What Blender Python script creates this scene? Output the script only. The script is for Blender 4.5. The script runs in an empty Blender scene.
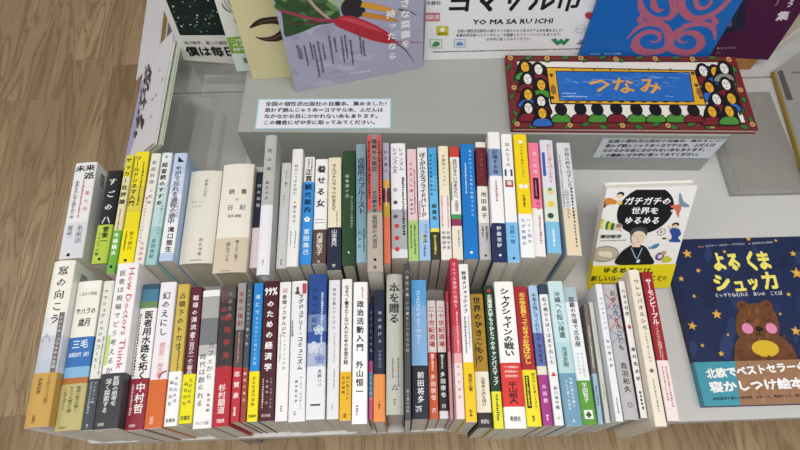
import bpy, math, random
from mathutils import Vector, Matrix, Euler
R = math.radians
S = bpy.context.scene
COL = S.collection
random.seed(7)

# ------------------------------------------------------------------ camera, world, lamps, exposure
cam_data = bpy.data.cameras.new('camera'); cam_data.sensor_width = 36; cam_data.lens = 36 * 575 / 800
cam_data.shift_x = -2 / 800; cam_data.clip_start = .02
cam = bpy.data.objects.new('camera', cam_data); COL.objects.link(cam)
cam.location = (0, 0, .885); cam.rotation_euler = (R(90 - 64.1), 0, 0)
S.camera = cam
world = bpy.data.worlds.new('shop_light'); S.world = world; world.use_nodes = True
world.node_tree.nodes['Background'].inputs[0].default_value = (.93, .96, 1, 1)
world.node_tree.nodes['Background'].inputs[1].default_value = .38
def ceiling_or_fill_lamp(x, y, sx, sy, power):                       # fluorescent strips of the shop ceiling, plus an added fill over the floor
    l = bpy.data.lights.new('ceiling_or_fill_light', 'AREA'); l.shape = 'RECTANGLE'; l.size = sx; l.size_y = sy; l.energy = power
    l.color = (1, .985, .96)
    o = bpy.data.objects.new('ceiling_or_fill_light', l); COL.objects.link(o); o.location = (x, y, 1.95)
for lx, ly, p in ((-1.3, -.25, 12), (.1, -.25, 23), (1.5, -.25, 14), (-2.6, 1.4, 15), (-1.3, 2.3, 2.5), (.1, 2.3, 2.5), (1.5, 2.3, 2.5)):  # the far-left lamp is added to brighten the floor
    ceiling_or_fill_lamp(lx, ly, 1.25, .7, p)
S.view_settings.view_transform = 'Standard'; S.view_settings.look = 'None'
S.cycles.transparent_max_bounces = 32
S.view_settings.exposure = 0; S.view_settings.gamma = 1; S.view_settings.use_curve_mapping = False

# ------------------------------------------------------------------ materials
ALB = 1.0
def lin(h):
    f = lambda c: c / 12.92 if c <= .04045 else ((c + .055) / 1.055) ** 2.4
    return tuple(min(.92, f(int(h[i:i + 2], 16) / 255) * ALB) for i in (0, 2, 4)) + (1,)
_mats = {}
def mat(h, rough=.5, grain=.05, scale=60, name='paper', spec=.25):
    key = (h, rough, grain, scale, name)
    if key in _mats: return _mats[key]
    m = bpy.data.materials.new(name + '_' + h); m.use_nodes = True
    n, l = m.node_tree.nodes, m.node_tree.links
    p = n['Principled BSDF']; p.inputs['Roughness'].default_value = rough
    p.inputs['Specular IOR Level'].default_value = spec
    c = lin(h)
    if grain:
        t = n.new('ShaderNodeTexCoord'); z = n.new('ShaderNodeTexNoise'); z.inputs['Scale'].default_value = scale
        z.inputs['Detail'].default_value = 3
        mx = n.new('ShaderNodeMix'); mx.data_type = 'RGBA'
        mx.inputs[6].default_value = tuple(v * (1 - grain) for v in c[:3]) + (1,)
        mx.inputs[7].default_value = tuple(min(.95, v * (1 + grain)) for v in c[:3]) + (1,)
        l.new(t.outputs['Object'], z.inputs['Vector']); l.new(z.outputs[0], mx.inputs[0]); l.new(mx.outputs[2], p.inputs['Base Color'])
    else: p.inputs['Base Color'].default_value = c
    _mats[key] = m
    return m
def ink(h): return mat(h, .5, 0, 60, 'ink')
def page_mat(h):
    key = ('page', h)
    if key in _mats: return _mats[key]
    m = bpy.data.materials.new('page_edges_' + h); m.use_nodes = True
    n, l = m.node_tree.nodes, m.node_tree.links; p = n['Principled BSDF']; p.inputs['Roughness'].default_value = .8
    t = n.new('ShaderNodeTexCoord'); mp = n.new('ShaderNodeMapping'); mp.inputs['Scale'].default_value = (900, 6, 6)
    z = n.new('ShaderNodeTexNoise'); z.inputs['Scale'].default_value = 1; z.inputs['Detail'].default_value = 2
    mx = n.new('ShaderNodeMix'); mx.data_type = 'RGBA'; c = lin(h)
    mx.inputs[6].default_value = tuple(v * .72 for v in c[:3]) + (1,); mx.inputs[7].default_value = tuple(min(.9, v * 1.15) for v in c[:3]) + (1,)
    l.new(t.outputs['Object'], mp.inputs['Vector']); l.new(mp.outputs[0], z.inputs['Vector']); l.new(z.outputs[0], mx.inputs[0])
    l.new(mx.outputs[2], p.inputs['Base Color']); _mats[key] = m
    return m
def acrylic(name, tint, alpha):
    m = bpy.data.materials.new(name); m.use_nodes = True; n, l = m.node_tree.nodes, m.node_tree.links
    n.remove(n['Principled BSDF']); out = n['Material Output']
    tr = n.new('ShaderNodeBsdfTransparent'); gl = n.new('ShaderNodeBsdfGlossy'); gl.inputs['Roughness'].default_value = .15
    tr.inputs[0].default_value = tint + (1,); gl.inputs[0].default_value = (.9, .9, .9, 1)
    fr = n.new('ShaderNodeFresnel'); fr.inputs[0].default_value = 1.45
    ma = n.new('ShaderNodeMath'); ma.operation = 'MULTIPLY'; ma.inputs[1].default_value = alpha
    mx = n.new('ShaderNodeMixShader'); l.new(fr.outputs[0], ma.inputs[0]); l.new(ma.outputs[0], mx.inputs[0]); l.new(tr.outputs[0], mx.inputs[1])
    l.new(gl.outputs[0], mx.inputs[2]); l.new(mx.outputs[0], out.inputs[0])
    return m

# ------------------------------------------------------------------ mesh helpers
class MB:
    def __init__(s): s.v = []; s.f = []; s.m = []; s.mats = []
    def mi(s, m):
        if m not in s.mats: s.mats.append(m)
        return s.mats.index(m)
    def face(s, pts, m):
        b = len(s.v); s.v += [tuple(p) for p in pts]; s.f.append(tuple(range(b, b + len(pts)))); s.m.append(s.mi(m))
    def add(s, verts, faces, m):
        b = len(s.v); s.v += [tuple(p) for p in verts]; k = s.mi(m)
        for f in faces: s.f.append(tuple(b + i for i in f)); s.m.append(k)
    def box(s, x0, x1, y0, y1, z0, z1, m):
        v = [(x, y, z) for z in (z0, z1) for y in (y0, y1) for x in (x0, x1)]
        s.add(v, [(0, 2, 3, 1), (4, 5, 7, 6), (0, 1, 5, 4), (2, 6, 7, 3), (0, 4, 6, 2), (1, 3, 7, 5)], m)
    def build(s, name, parent=None, bevel=0, xf=None, smooth=False):
        me = bpy.data.meshes.new(name)
        v = [tuple(xf @ Vector(p)) for p in s.v] if xf is not None else s.v
        me.from_pydata(v, [], s.f)
        for m in s.mats: me.materials.append(m)
        me.polygons.foreach_set('material_index', s.m); me.update()
        o = bpy.data.objects.new(name, me); COL.objects.link(o); o.parent = parent
        if smooth: me.polygons.foreach_set('use_smooth', [True] * len(me.polygons))
        if bevel:
            b = o.modifiers.new('bevel', 'BEVEL'); b.width = bevel; b.segments = 3; b.limit_method = 'ANGLE'
        return o
def tag(o, label, cat, group=None, kind=None):
    if label: o['label'] = label
    if cat: o['category'] = cat
    if group: o['group'] = group
    if kind: o['kind'] = kind
    return o
def empty(name, loc, rot=(0, 0, 0)):
    o = bpy.data.objects.new(name, None); COL.objects.link(o); o.location = loc; o.rotation_euler = rot; o.empty_display_size = .02
    return o

# ------------------------------------------------------------------ lettering
_curve = bpy.data.curves.new('lettering_source', 'FONT'); _curve.resolution_u = 1
_txt = bpy.data.objects.new('lettering_source', _curve); COL.objects.link(_txt)
def _outline(s, bold):
    _curve.body = s
    dg = bpy.context.evaluated_depsgraph_get(); dg.update()
    me = bpy.data.meshes.new_from_object(_txt.evaluated_get(dg))
    v = [(p.co.x, p.co.y) for p in me.vertices]; f = [tuple(q.vertices) for q in me.polygons]
    bpy.data.meshes.remove(me)
    d = bold; n = len(v); sh = ((d, d), (-d, d), (d, -d), (-d, -d)) if d > .0135 else ((d, 0), (-d, 0))
    f = [tuple(i + n * j for i in q) for j in range(len(sh)) for q in f]                 # heavier strokes: the outline laid down again
    v = [(x + a, y + b, j) for j, (a, b) in enumerate(sh) for x, y in v]                 # a little aside, each a hair higher
    return v, f
_v, _ = _outline('国', 0)
EMX = (min(p[0] for p in _v) + max(p[0] for p in _v)) / 2; EMY = (min(p[1] for p in _v) + max(p[1] for p in _v)) / 2
EM = (max(p[1] for p in _v) - min(p[1] for p in _v)) / .9
_gl = {}
def glyph(ch, bold=0):
    """outline of one character, centred on its em box, em = 1"""
    k = (ch, bold)
    if k not in _gl:
        v, f = _outline(ch, (bold * .025 or .013))
        full = ord(ch) > 0x2000
        if full and 0x3000 <= ord(ch) < 0xA000: cx = EMX; cy = EMY
        else:
            if v: cx = (min(p[0] for p in v) + max(p[0] for p in v)) / 2; cy = EMY if ord(ch) < 0x2000 else (min(p[1] for p in v) + max(p[1] for p in v)) / 2
            else: cx = cy = 0
        sc = 1 / EM
        if v and ord(ch) >= 0x2000 and not (0x3000 <= ord(ch) < 0xA000): sc = .95 / max(max(p[0] for p in v) - min(p[0] for p in v), max(p[1] for p in v) - min(p[1] for p in v), .01)
        _gl[k] = ([((p[0] - cx) * sc, (p[1] - cy) * sc, p[2]) for p in v], f)
    return _gl[k]
ROT = set('ー〜～-―・〔〕（）()…')
def vtext(s, size, step, bold=0, cx=0, top=0):
    """vertical line of characters running downward: list of (verts, faces)"""
    out = []
    for i, ch in enumerate(s):
        if ch in ' 　': continue
        v, f = glyph(ch, bold); cy = top - step * (i + .5)
        sy = min(size, step * 1.04)
        if ch in 'ー〜～-―…〔〕': v = [(p[1] * -1, -p[0], p[2]) for p in v]
        dx = .12 if ch in 'っッュョャゅょゃ' else 0
        out.append(([(cx + (p[0] + dx) * size, cy + p[1] * sy, p[2]) for p in v], f))
    return out
def line(s, bold=0):
    """a horizontal string as one outline, left at 0, em = 1, with its width"""
    v, f = _outline(s, (bold * .025 or .013))
    v = [(p[0] / EM, (p[1] - EMY) / EM, p[2]) for p in v]
    return v, f, (max(p[0] for p in v) if v else 0)

# ------------------------------------------------------------------ flat printing on a surface
class Art:
    """printed shapes in the (u, v) frame of a cover; every call lies a hair above the one before"""
    def __init__(s): s.items = []; s.k = 0
    def raw(s, v, f, h): s.items.append((v, f, h, s.k)); s.k += 1 + int(max((p[2] for p in v if len(p) > 2), default=0))
    def poly(s, pts, h): s.raw(list(pts), [tuple(range(len(pts)))], h)
    def rect(s, u0, v0, u1, v1, h): s.poly([(u0, v0), (u1, v0), (u1, v1), (u0, v1)], h)
    def ell(s, u, v, a, b, h, n=24, rot=0):
        c, d = math.cos(rot), math.sin(rot)
        s.poly([(u + a * math.cos(t) * c - b * math.sin(t) * d, v + a * math.cos(t) * d + b * math.sin(t) * c) for t in (2 * math.pi * i / n for i in range(n))], h)
    def stroke(s, pts, w, h):
        """a line of varying width; w a number or one per point"""
        n = len(pts); ws = w if isinstance(w, (list, tuple)) else [w] * n; L = []; Q = []
        for i in range(n):
            a = pts[max(0, i - 1)]; b = pts[min(n - 1, i + 1)]; dx, dy = b[0] - a[0], b[1] - a[1]; q = math.hypot(dx, dy) or 1
            L.append((pts[i][0] - dy / q * ws[i] / 2, pts[i][1] + dx / q * ws[i] / 2)); Q.append((pts[i][0] + dy / q * ws[i] / 2, pts[i][1] - dx / q * ws[i] / 2))
        s.raw(L + Q, [(i, i + n, i + n + 1, i + 1) for i in range(n - 1)], h)
    def curve(s, pts, w, h, n=8):
        P = [pts[0]] + list(pts) + [pts[-1]]; out = []; ws = []
        W = w if isinstance(w, (list, tuple)) else [w] * len(pts)
        for i in range(1, len(P) - 2):
            for j in range(n):
                t = j / n; a, b, c, d = P[i - 1], P[i], P[i + 1], P[i + 2]
                out.append(tuple(.5 * (2 * b[k] + (c[k] - a[k]) * t + (2 * a[k] - 5 * b[k] + 4 * c[k] - d[k]) * t * t + (3 * b[k] - a[k] - 3 * c[k] + d[k]) * t ** 3) for k in (0, 1)))
                ws.append(W[i - 1] * (1 - t) + W[i] * t)
        out.append(P[-2]); ws.append(W[-1]); s.stroke(out, ws, h)
    def blob(s, pts, h, n=6):
        m = len(pts); out = []
        for i in range(m):
            a, b, c, d = pts[i - 1], pts[i], pts[(i + 1) % m], pts[(i + 2) % m]
            for j in range(n):
                t = j / n
                out.append(tuple(.5 * (2 * b[k] + (c[k] - a[k]) * t + (2 * a[k] - 5 * b[k] + 4 * c[k] - d[k]) * t * t + (3 * b[k] - a[k] - 3 * c[k] + d[k]) * t ** 3) for k in (0, 1)))
        s.poly(out, h)
    def star(s, u, v, r, h, rot=0, n=5, q=.42):
        s.poly([(u + (r if i % 2 == 0 else r * q) * math.sin(rot + i * math.pi / n), v + (r if i % 2 == 0 else r * q) * math.cos(rot + i * math.pi / n)) for i in range(2 * n)], h)
    def text(s, t, u, v, size, h, bold=0, width=None, shear=0, rot=0, center=False):
        vs, f, w = line(t, bold)
        if not vs: return
        k = size if width is None else width / w
        c, d = math.cos(rot), math.sin(rot); o = -w / 2 if center else 0
        def X(p):
            x = (p[0] + o) * k + p[1] * size * shear; y = p[1] * size
            return (u + x * c - y * d, v + x * d + y * c, p[2])
        s.raw([X(p) for p in vs], f, h)
    def vtext(s, t, u, v, size, h, bold=0, step=None):
        for vs, f in vtext(t, size, step or size, bold, u, v): k0 = s.k; s.raw(vs, f, h); k1 = s.k; s.k = k0
        s.k += 4
    def dashes(s, u0, u1, v, size, h, seed=0):
        r = random.Random(seed); u = u0; vs = []; f = []
        while u < u1:
            w = size * r.uniform(.5, .9); b = len(vs); q = size * r.uniform(.3, .45)
            vs += [(u, v - q), (u + w, v - q), (u + w, v + q * .3), (u, v + q * .3)]; f.append((b, b + 1, b + 2, b + 3))
            u += w + size * .22
        if f: s.raw(vs, f, h)
    def vdashes(s, u, v0, v1, size, h, seed=0):
        r = random.Random(seed); v = v0; vs = []; f = []
        while v > v1:
            w = size * r.uniform(.5, .9); b = len(vs); q = size * r.uniform(.25, .5)
            vs += [(u - q, v - w), (u + q, v - w), (u + q, v), (u - q, v)]; f.append((b, b + 1, b + 2, b + 3)); v -= w + size * .25
        if f: s.raw(vs, f, h)
    def put(s, mb, X, step=.00003, base=.0001, clip=None):
        step = min(step, .0011 / max(1, s.k))
        for vs, f, h, k in s.items:
            if clip:
                u0, u1, v0, v1 = clip
                vs = [(min(max(p[0], u0), u1), min(max(p[1], v0), v1)) + tuple(p[2:]) for p in vs]
            mb.add([X(p[0], p[1], base + step * (k + (p[2] if len(p) > 2 else 0))) for p in vs], f, ink(h))

# ------------------------------------------------------------------ setting
def floor_material():
    m = bpy.data.materials.new('oak_floor'); m.use_nodes = True; n, l = m.node_tree.nodes, m.node_tree.links; p = n['Principled BSDF']
    def math_(op, a, b=None, c=None):
        q = n.new('ShaderNodeMath'); q.operation = op
        for i, v in enumerate((a, b, c)):
            if v is None: continue
            if isinstance(v, (int, float)): q.inputs[i].default_value = v
            else: l.new(v, q.inputs[i])
        return q.outputs[0]
    t = n.new('ShaderNodeTexCoord'); mp = n.new('ShaderNodeMapping'); mp.inputs['Rotation'].default_value = (0, 0, R(-4.5)); l.new(t.outputs['Object'], mp.inputs['Vector'])
    sx = n.new('ShaderNodeSeparateXYZ'); l.new(mp.outputs[0], sx.inputs[0]); X, Y = sx.outputs[0], sx.outputs[1]
    PW, PL = .178, 1.22
    ix = math_('FLOOR', math_('DIVIDE', math_('ADD', X, FLOOR_DX), PW))
    wn = n.new('ShaderNodeTexWhiteNoise'); wn.noise_dimensions = '1D'; l.new(ix, wn.inputs['W'])
    yo = math_('ADD', math_('ADD', Y, math_('MULTIPLY', wn.outputs[0], PL)), FLOOR_DY)
    iy = math_('FLOOR', math_('DIVIDE', yo, PL))
    wn2 = n.new('ShaderNodeTexWhiteNoise'); wn2.noise_dimensions = '2D'; cb = n.new('ShaderNodeCombineXYZ'); l.new(ix, cb.inputs[0]); l.new(iy, cb.inputs[1]); l.new(cb.outputs[0], wn2.inputs['Vector'])
    fx = math_('FRACT', math_('DIVIDE', math_('ADD', X, FLOOR_DX), PW)); fy = math_('FRACT', math_('DIVIDE', yo, PL))
    gap = math_('MAXIMUM', math_('LESS_THAN', fx, .006), math_('LESS_THAN', fy, .0016))
    # grain: noise stretched along the plank, shifted per plank
    cg = n.new('ShaderNodeCombineXYZ'); l.new(math_('ADD', math_('MULTIPLY', X, 1), math_('MULTIPLY', wn2.outputs[0], 31)), cg.inputs[0]); l.new(math_('MULTIPLY', Y, .11), cg.inputs[1]); l.new(math_('MULTIPLY', wn2.outputs[0], 17), cg.inputs[2])
    g1 = n.new('ShaderNodeTexNoise'); g1.inputs['Scale'].default_value = 11; g1.inputs['Detail'].default_value = 5; g1.inputs['Distortion'].default_value = .7; l.new(cg.outputs[0], g1.inputs['Vector'])
    cg2 = n.new('ShaderNodeCombineXYZ'); l.new(math_('ADD', X, math_('MULTIPLY', wn2.outputs[0], 31)), cg2.inputs[0]); l.new(math_('MULTIPLY', Y, .045), cg2.inputs[1])
    g2 = n.new('ShaderNodeTexNoise'); g2.inputs['Scale'].default_value = 170; g2.inputs['Detail'].default_value = 3; l.new(cg2.outputs[0], g2.inputs['Vector'])
    # cathedral rings
    rings = math_('ADD', math_('MULTIPLY', math_('SINE', math_('MULTIPLY', g1.outputs[0], 70)), .5), .5)
    rp = n.new('ShaderNodeValToRGB'); l.new(g1.outputs[0], rp.inputs[0])
    rp.color_ramp.elements[0].position = .3; rp.color_ramp.elements[0].color = lin('9c8262'); rp.color_ramp.elements[1].position = .72; rp.color_ramp.elements[1].color = lin('c9af88')
    def mixc(f, a, b, mode='MIX'):
        q = n.new('ShaderNodeMix'); q.data_type = 'RGBA'; q.blend_type = mode
        if isinstance(f, float): q.inputs[0].default_value = f
        else: l.new(f, q.inputs[0])
        for i, v in ((6, a), (7, b)):
            if isinstance(v, tuple): q.inputs[i].default_value = v
            else: l.new(v, q.inputs[i])
        return q.outputs[2]
    c = mixc(math_('MULTIPLY', math_('POWER', rings, 4), .62), rp.outputs[0], lin('84663f'))
    c = mixc(math_('MULTIPLY', math_('POWER', math_('SUBTRACT', 1, g2.outputs[0]), 2), .75), c, lin('806848'))
    tone = n.new('ShaderNodeMapRange'); tone.inputs[3].default_value = .86; tone.inputs[4].default_value = 1.04; l.new(wn2.outputs[0], tone.inputs[0])
    hs = n.new('ShaderNodeHueSaturation'); l.new(tone.outputs[0], hs.inputs['Value']); l.new(c, hs.inputs['Color'])
    c = mixc(math_('MULTIPLY', gap, .35), hs.outputs[0], lin('4a3c2e'))
    l.new(c, p.inputs['Base Color']); p.inputs['Roughness'].default_value = .38; p.inputs['Specular IOR Level'].default_value = .4
    bp = n.new('ShaderNodeBump'); bp.inputs['Strength'].default_value = .35; bp.inputs['Distance'].default_value = .004; l.new(g2.outputs[0], bp.inputs['Height']); l.new(bp.outputs[0], p.inputs['Normal'])
    return m
FLOOR_DX, FLOOR_DY = .02, .3
b = MB(); b.box(-4, 4, -2.5, 5.5, -.75, -.7, floor_material()); tag(b.build('floor'), 'wood plank floor of the shop', None, None, 'structure')

b = MB(); b.box(-4, 4, -2.5, 5.5, 2, 2.05, mat('dedede', .8, .02, 5, 'ceiling_panel')); tag(b.build('ceiling'), 'plain white shop ceiling', None, None, 'structure')
TAB = mat('c6c6c4', .6, .03, 25, 'laminate', .2); EDGE = mat('cfcdc8', .5, .03, 25, 'laminate_edge'); LEGM = mat('8e9092', .4, .03, 20, 'steel')
def table(name, x0, y0, wx, wy, yaw, label):
    t = empty(name, (x0, y0, -.7), (0, 0, yaw)); tag(t, label, 'table', 'display tables')
    b = MB(); r = .012; pts = []
    for cx, cy, a0 in ((wx - r, wy - r, 0), (r, wy - r, 90), (r, r, 180), (wx - r, r, 270)):
        pts += [(cx + r * math.cos(R(a0 + a)), cy + r * math.sin(R(a0 + a))) for a in range(0, 91, 15)]
    n = len(pts); b.face([(p[0], p[1], .7) for p in pts], TAB); b.face([(p[0], p[1], .676) for p in reversed(pts)], TAB)
    for i in range(n):
        p, q = pts[i], pts[(i + 1) % n]; b.face([(p[0], p[1], .676), (q[0], q[1], .676), (q[0], q[1], .7), (p[0], p[1], .7)], EDGE)
    b.build('table_top', t)
    for lx in (.06, wx - .1):
        for ly in (.06, wy - .1):
            b = MB(); b.box(lx, lx + .04, ly, ly + .04, 0, .676, LEGM); b.build('leg', t, .003)
    return t
table('display_table', -.458, .0785, 1.8, .629, R(2), 'grey laminate display table carrying both rows of books')
table('display_table', -.4801, .7115, 1.8, .64, R(2), 'grey laminate display table pushed behind the one with the book rows')
# the step that stands across the joint of the two tables
b = MB(); GREY = mat('a2a5a1', .6, .03, 30, 'step_board', .2)
b.box(0, .802, 0, .36, 0, .11, GREY); o = b.build('display_step', None, .002); o.location = (-.2685, .5455, .0); o.rotation_euler = (0, 0, R(-.57))
tag(o, 'low grey display step behind the back row of books', 'display step')

# ------------------------------------------------------------------ spine-up books
PAGE = 'ddd8ca'
def spine_profile(t, w, hard):
    """outer outline from the left fore-edge over the spine to the right one"""
    r = min(.0016, t * .22); bul = min(.003, t * .1) if hard else min(.0009, t * .03)
    zs = lambda x: w - bul * (2 * x / t) ** 2
    pts = [(-t / 2, 0)]
    z0 = w - bul - r
    for a in (0, 30, 60, 90):
        x = -t / 2 + r - r * math.cos(R(a)); pts.append((x, min(z0 + r * math.sin(R(a)), zs(x))))
    for i in range(1, 6):
        x = -t / 2 + r + (t - 2 * r) * i / 6; pts.append((x, zs(x)))
    return pts + [(-x, z) for x, z in pts[4::-1]], zs, r
NSP = 16
def wrap(mb, t, w, hard, y0, y1, cuts, th, off, side_l, side_r, inner, edge, colours):
    """a cover or a paper band folded over the spine"""
    P, zs, r = spine_profile(t, w, hard); n = len(P)
    out = [(x + (off if x > 0 else -off if x < 0 else 0), z + (off if z > w * .5 else 0)) for x, z in P]
    k = t / 2
    inn = [(x * (k - th) / k, min(z, w - th - (w - max(p[1] for p in P))) if z < w * .5 else z - th) for x, z in P]
    ys = [y0] + cuts + [y1]
    for a in range(len(ys) - 1):
        m = colours[a]
        for i in range(n - 1):
            mm = m if 0 < i < n - 2 else ((side_l[a] if isinstance(side_l, list) else side_l) if i == 0 else (side_r[a] if isinstance(side_r, list) else side_r))
            (x0, z0), (x1, z1) = out[i], out[i + 1]
            mb.face([(x0, ys[a], z0), (x0, ys[a + 1], z0), (x1, ys[a + 1], z1), (x1, ys[a], z1)], mm)
    for i in range(n - 1):
        (x0, z0), (x1, z1) = inn[i], inn[i + 1]
        mb.face([(x1, y0, z1), (x1, y1, z1), (x0, y1, z0), (x0, y0, z0)], inner)
        (a0, c0), (a1, c1) = out[i], out[i + 1]
        em = edge if edge else colours[0]
        mb.face([(a0, y0, c0), (a1, y0, c1), (x1, y0, z1), (x0, y0, z0)], em)
        mb.face([(a0, y1, c0), (x0, y1, z0), (x1, y1, z1), (a1, y1, c1)], edge if edge else colours[-1])
    for i in (0, n - 1):
        q = [(out[i][0], y0, out[i][1]), (inn[i][0], y0, inn[i][1]), (inn[i][0], y1, inn[i][1]), (out[i][0], y1, out[i][1])]
        mb.face(q if i else q[::-1], edge if edge else inner)
    return zs
def print_spine(mb, texts, t, L, zs, z_off, ya, yb, seed):
    """texts: (string, from, to, sideways, size, colour, bold), fractions of the stretch from ya (top) down to yb"""
    rng = random.Random(seed); H = ya - yb; lim = t / 2 * .93
    def P(x, y, k=0): x = max(-lim, min(lim, x)); return (x, y, zs(x) + z_off + k)
    for j, (s, f0, f1, cx, size, h, bold) in enumerate(texts):
        if not bold and size >= .4: bold = .6
        m = ink(h); top = ya - H * f0; bot = ya - H * f1; x = cx * t; k = j * .00003
        if s == '/':
            for a, b_, col in ((.08, .2, 'b8505c'), (.24, .36, 'b8505c'), (.16, .28, '6a8ac0'), (.36, .46, '6a8ac0')):
                for sg in (-1, 1):
                    y0, y1 = ya - H * a, ya - H * b_; dx = .0007; n = 8
                    q = [(sg * lim * (2 * i / n - 1), y0 + (y1 - y0) * i / n) for i in range(n + 1)]
                    mb.add([P(px_ + e, py_, .00006) for px_, py_ in q for e in (-dx, dx)], [(2 * i, 2 * i + 2, 2 * i + 3, 2 * i + 1) for i in range(n)], ink(col))
        elif s == '|':
            a = size * t / 2; xs = [x - a, x, x + a]
            mb.add([P(q, y, k) for y in (top, bot) for q in xs], [(0, 1, 4, 3), (1, 2, 5, 4)], m)
        elif s == '@':
            q = size * t / 2; n = 14
            mb.add([P(x + q * math.cos(6.2832 * i / n), top + q * math.sin(6.2832 * i / n), k) for i in range(n)], [tuple(range(n))], m)
        elif s[0] == '~':
            n = int(s[1:]); st = (top - bot) / n; q = size * t / 2 * .8; vs = []; f = []
            for i in range(n):
                y = top - st * i; w = st * rng.uniform(.55, .8); aa = q * rng.uniform(.6, 1); b = len(vs)
                vs += [P(x - aa, y, k), P(x + aa, y, k), P(x + aa, y - w, k), P(x - aa, y - w, k)]; f.append((b + 3, b + 2, b + 1, b))
                if rng.random() < .6: vs[b + 1] = P(x + aa * .3, y, k); vs[b + 2] = P(x + aa * .5, y - w, k)
            mb.add(vs, f, m)
        elif s[0] == '=':
            v, f, w = line(s[1:], bold); ww = size * t * .94; hh = top - bot
            sc = ww / w; sy = min(hh, sc * 1.6)
            mb.add([P(x - ww / 2 + p[0] * sc, (top + bot) / 2 + p[1] * sy, k + p[2] * 6e-6) for p in v], f, m)
        elif s[0] == '>':
            v, f, w = line(s[1:], bold); sc = (top - bot) / w; sx = size * t * 1.05
            mb.add([P(x + p[1] * sx, top - p[0] * sc, k + p[2] * 6e-6) for p in v], f, m)
        else:
            step = (top - bot) / len(s)
            for v, f in vtext(s, size * t, step, bold, x, top): mb.add([P(p[0], p[1], k + p[2] * 6e-6) for p in v], f, m)
def barcode(mb, t, w, L, v0, seed):
    r = random.Random(seed); x = t / 2 + .00025
    def q(y0, y1, z0, z1, m, k=0): mb.face([(x + k, y0, z0), (x + k, y1, z0), (x + k, y1, z1), (x + k, y0, z1)], m)
    for a, zt in ((L * .985, w * .88), (L * .985, w * .68)):
        q(a - .036, a - .004, zt - w * .17, zt, ink('f4f4f4')); y = a - .033
        while y < a - .008:
            d = r.choice((.0006, .0009, .0013)); q(y, y + d, zt - w * .14, zt - w * .02, ink('202024'), .0001); y += d + r.choice((.0006, .0010))
def spine_book(i, row, x, y, yaw, L, w, t, d):
    name = 'hardcover_book' if d['hard'] else 'paperback_book'
    root = empty(name, (x, y, 0), (0, 0, yaw))
    tag(root, d['label'], 'book', 'books in the back row' if row else 'books in the front row')
    bands = d['bands']; cols = [mat(c, .42, .02, 80) for _, c in bands][::-1]
    cuts = [L * (1 - f) for f, _ in bands[:-1]][::-1]
    first = bands[0][1]
    sl = [mat(d['ls'], .42, .02, 80)] * len(cols) if d['ls'] else cols; sr = [mat(d['rs'], .42, .02, 80)] * len(cols) if d['rs'] else cols
    th = .0022 if d['hard'] else .0006; th = min(th, t * .2)
    white = mat(d['edge'] or 'e6e4de', .6, .02, 80)
    mb = MB(); zs = wrap(mb, t, w, d['hard'], 0, L, cuts, th, 0, sl, sr, white, white if d['edge'] else None, cols)
    print_spine(mb, d['texts'], t, L, zs, .00012, L, 0, i)
    if d['code']: barcode(mb, t, w, L, 0, i)
    mb.build('cover', root)
    g = .003 if d['hard'] else .0006
    mb = MB(); z1 = w - th - (.0034 if d['hard'] else .0012); n = 8; a = t / 2 - th - .0001
    mb.box(-a, a, g, L - g, g, z1, page_mat(d['page'] or PAGE)); mb.build('page_block', root)
    if d['obi']:
        f0, h, tx = d['obi']; y1 = L * (1 - f0); mb = MB()
        hb = [(1, h)] if isinstance(h, str) else h
        cm = [mat(c, .38, .02, 80) for _, c in hb][::-1]; cc = [y1 * (1 - f) for f, _ in hb[:-1]][::-1]
        z2 = wrap(mb, t, w, d['hard'], .0003, y1, cc, 0, .00035, cm, cm, cm[0], None, cm)
        print_spine(mb, tx, t, L, z2, .0005, y1, 0, i + 500)
        mb.build('paper_band', root)
    return root
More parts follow.
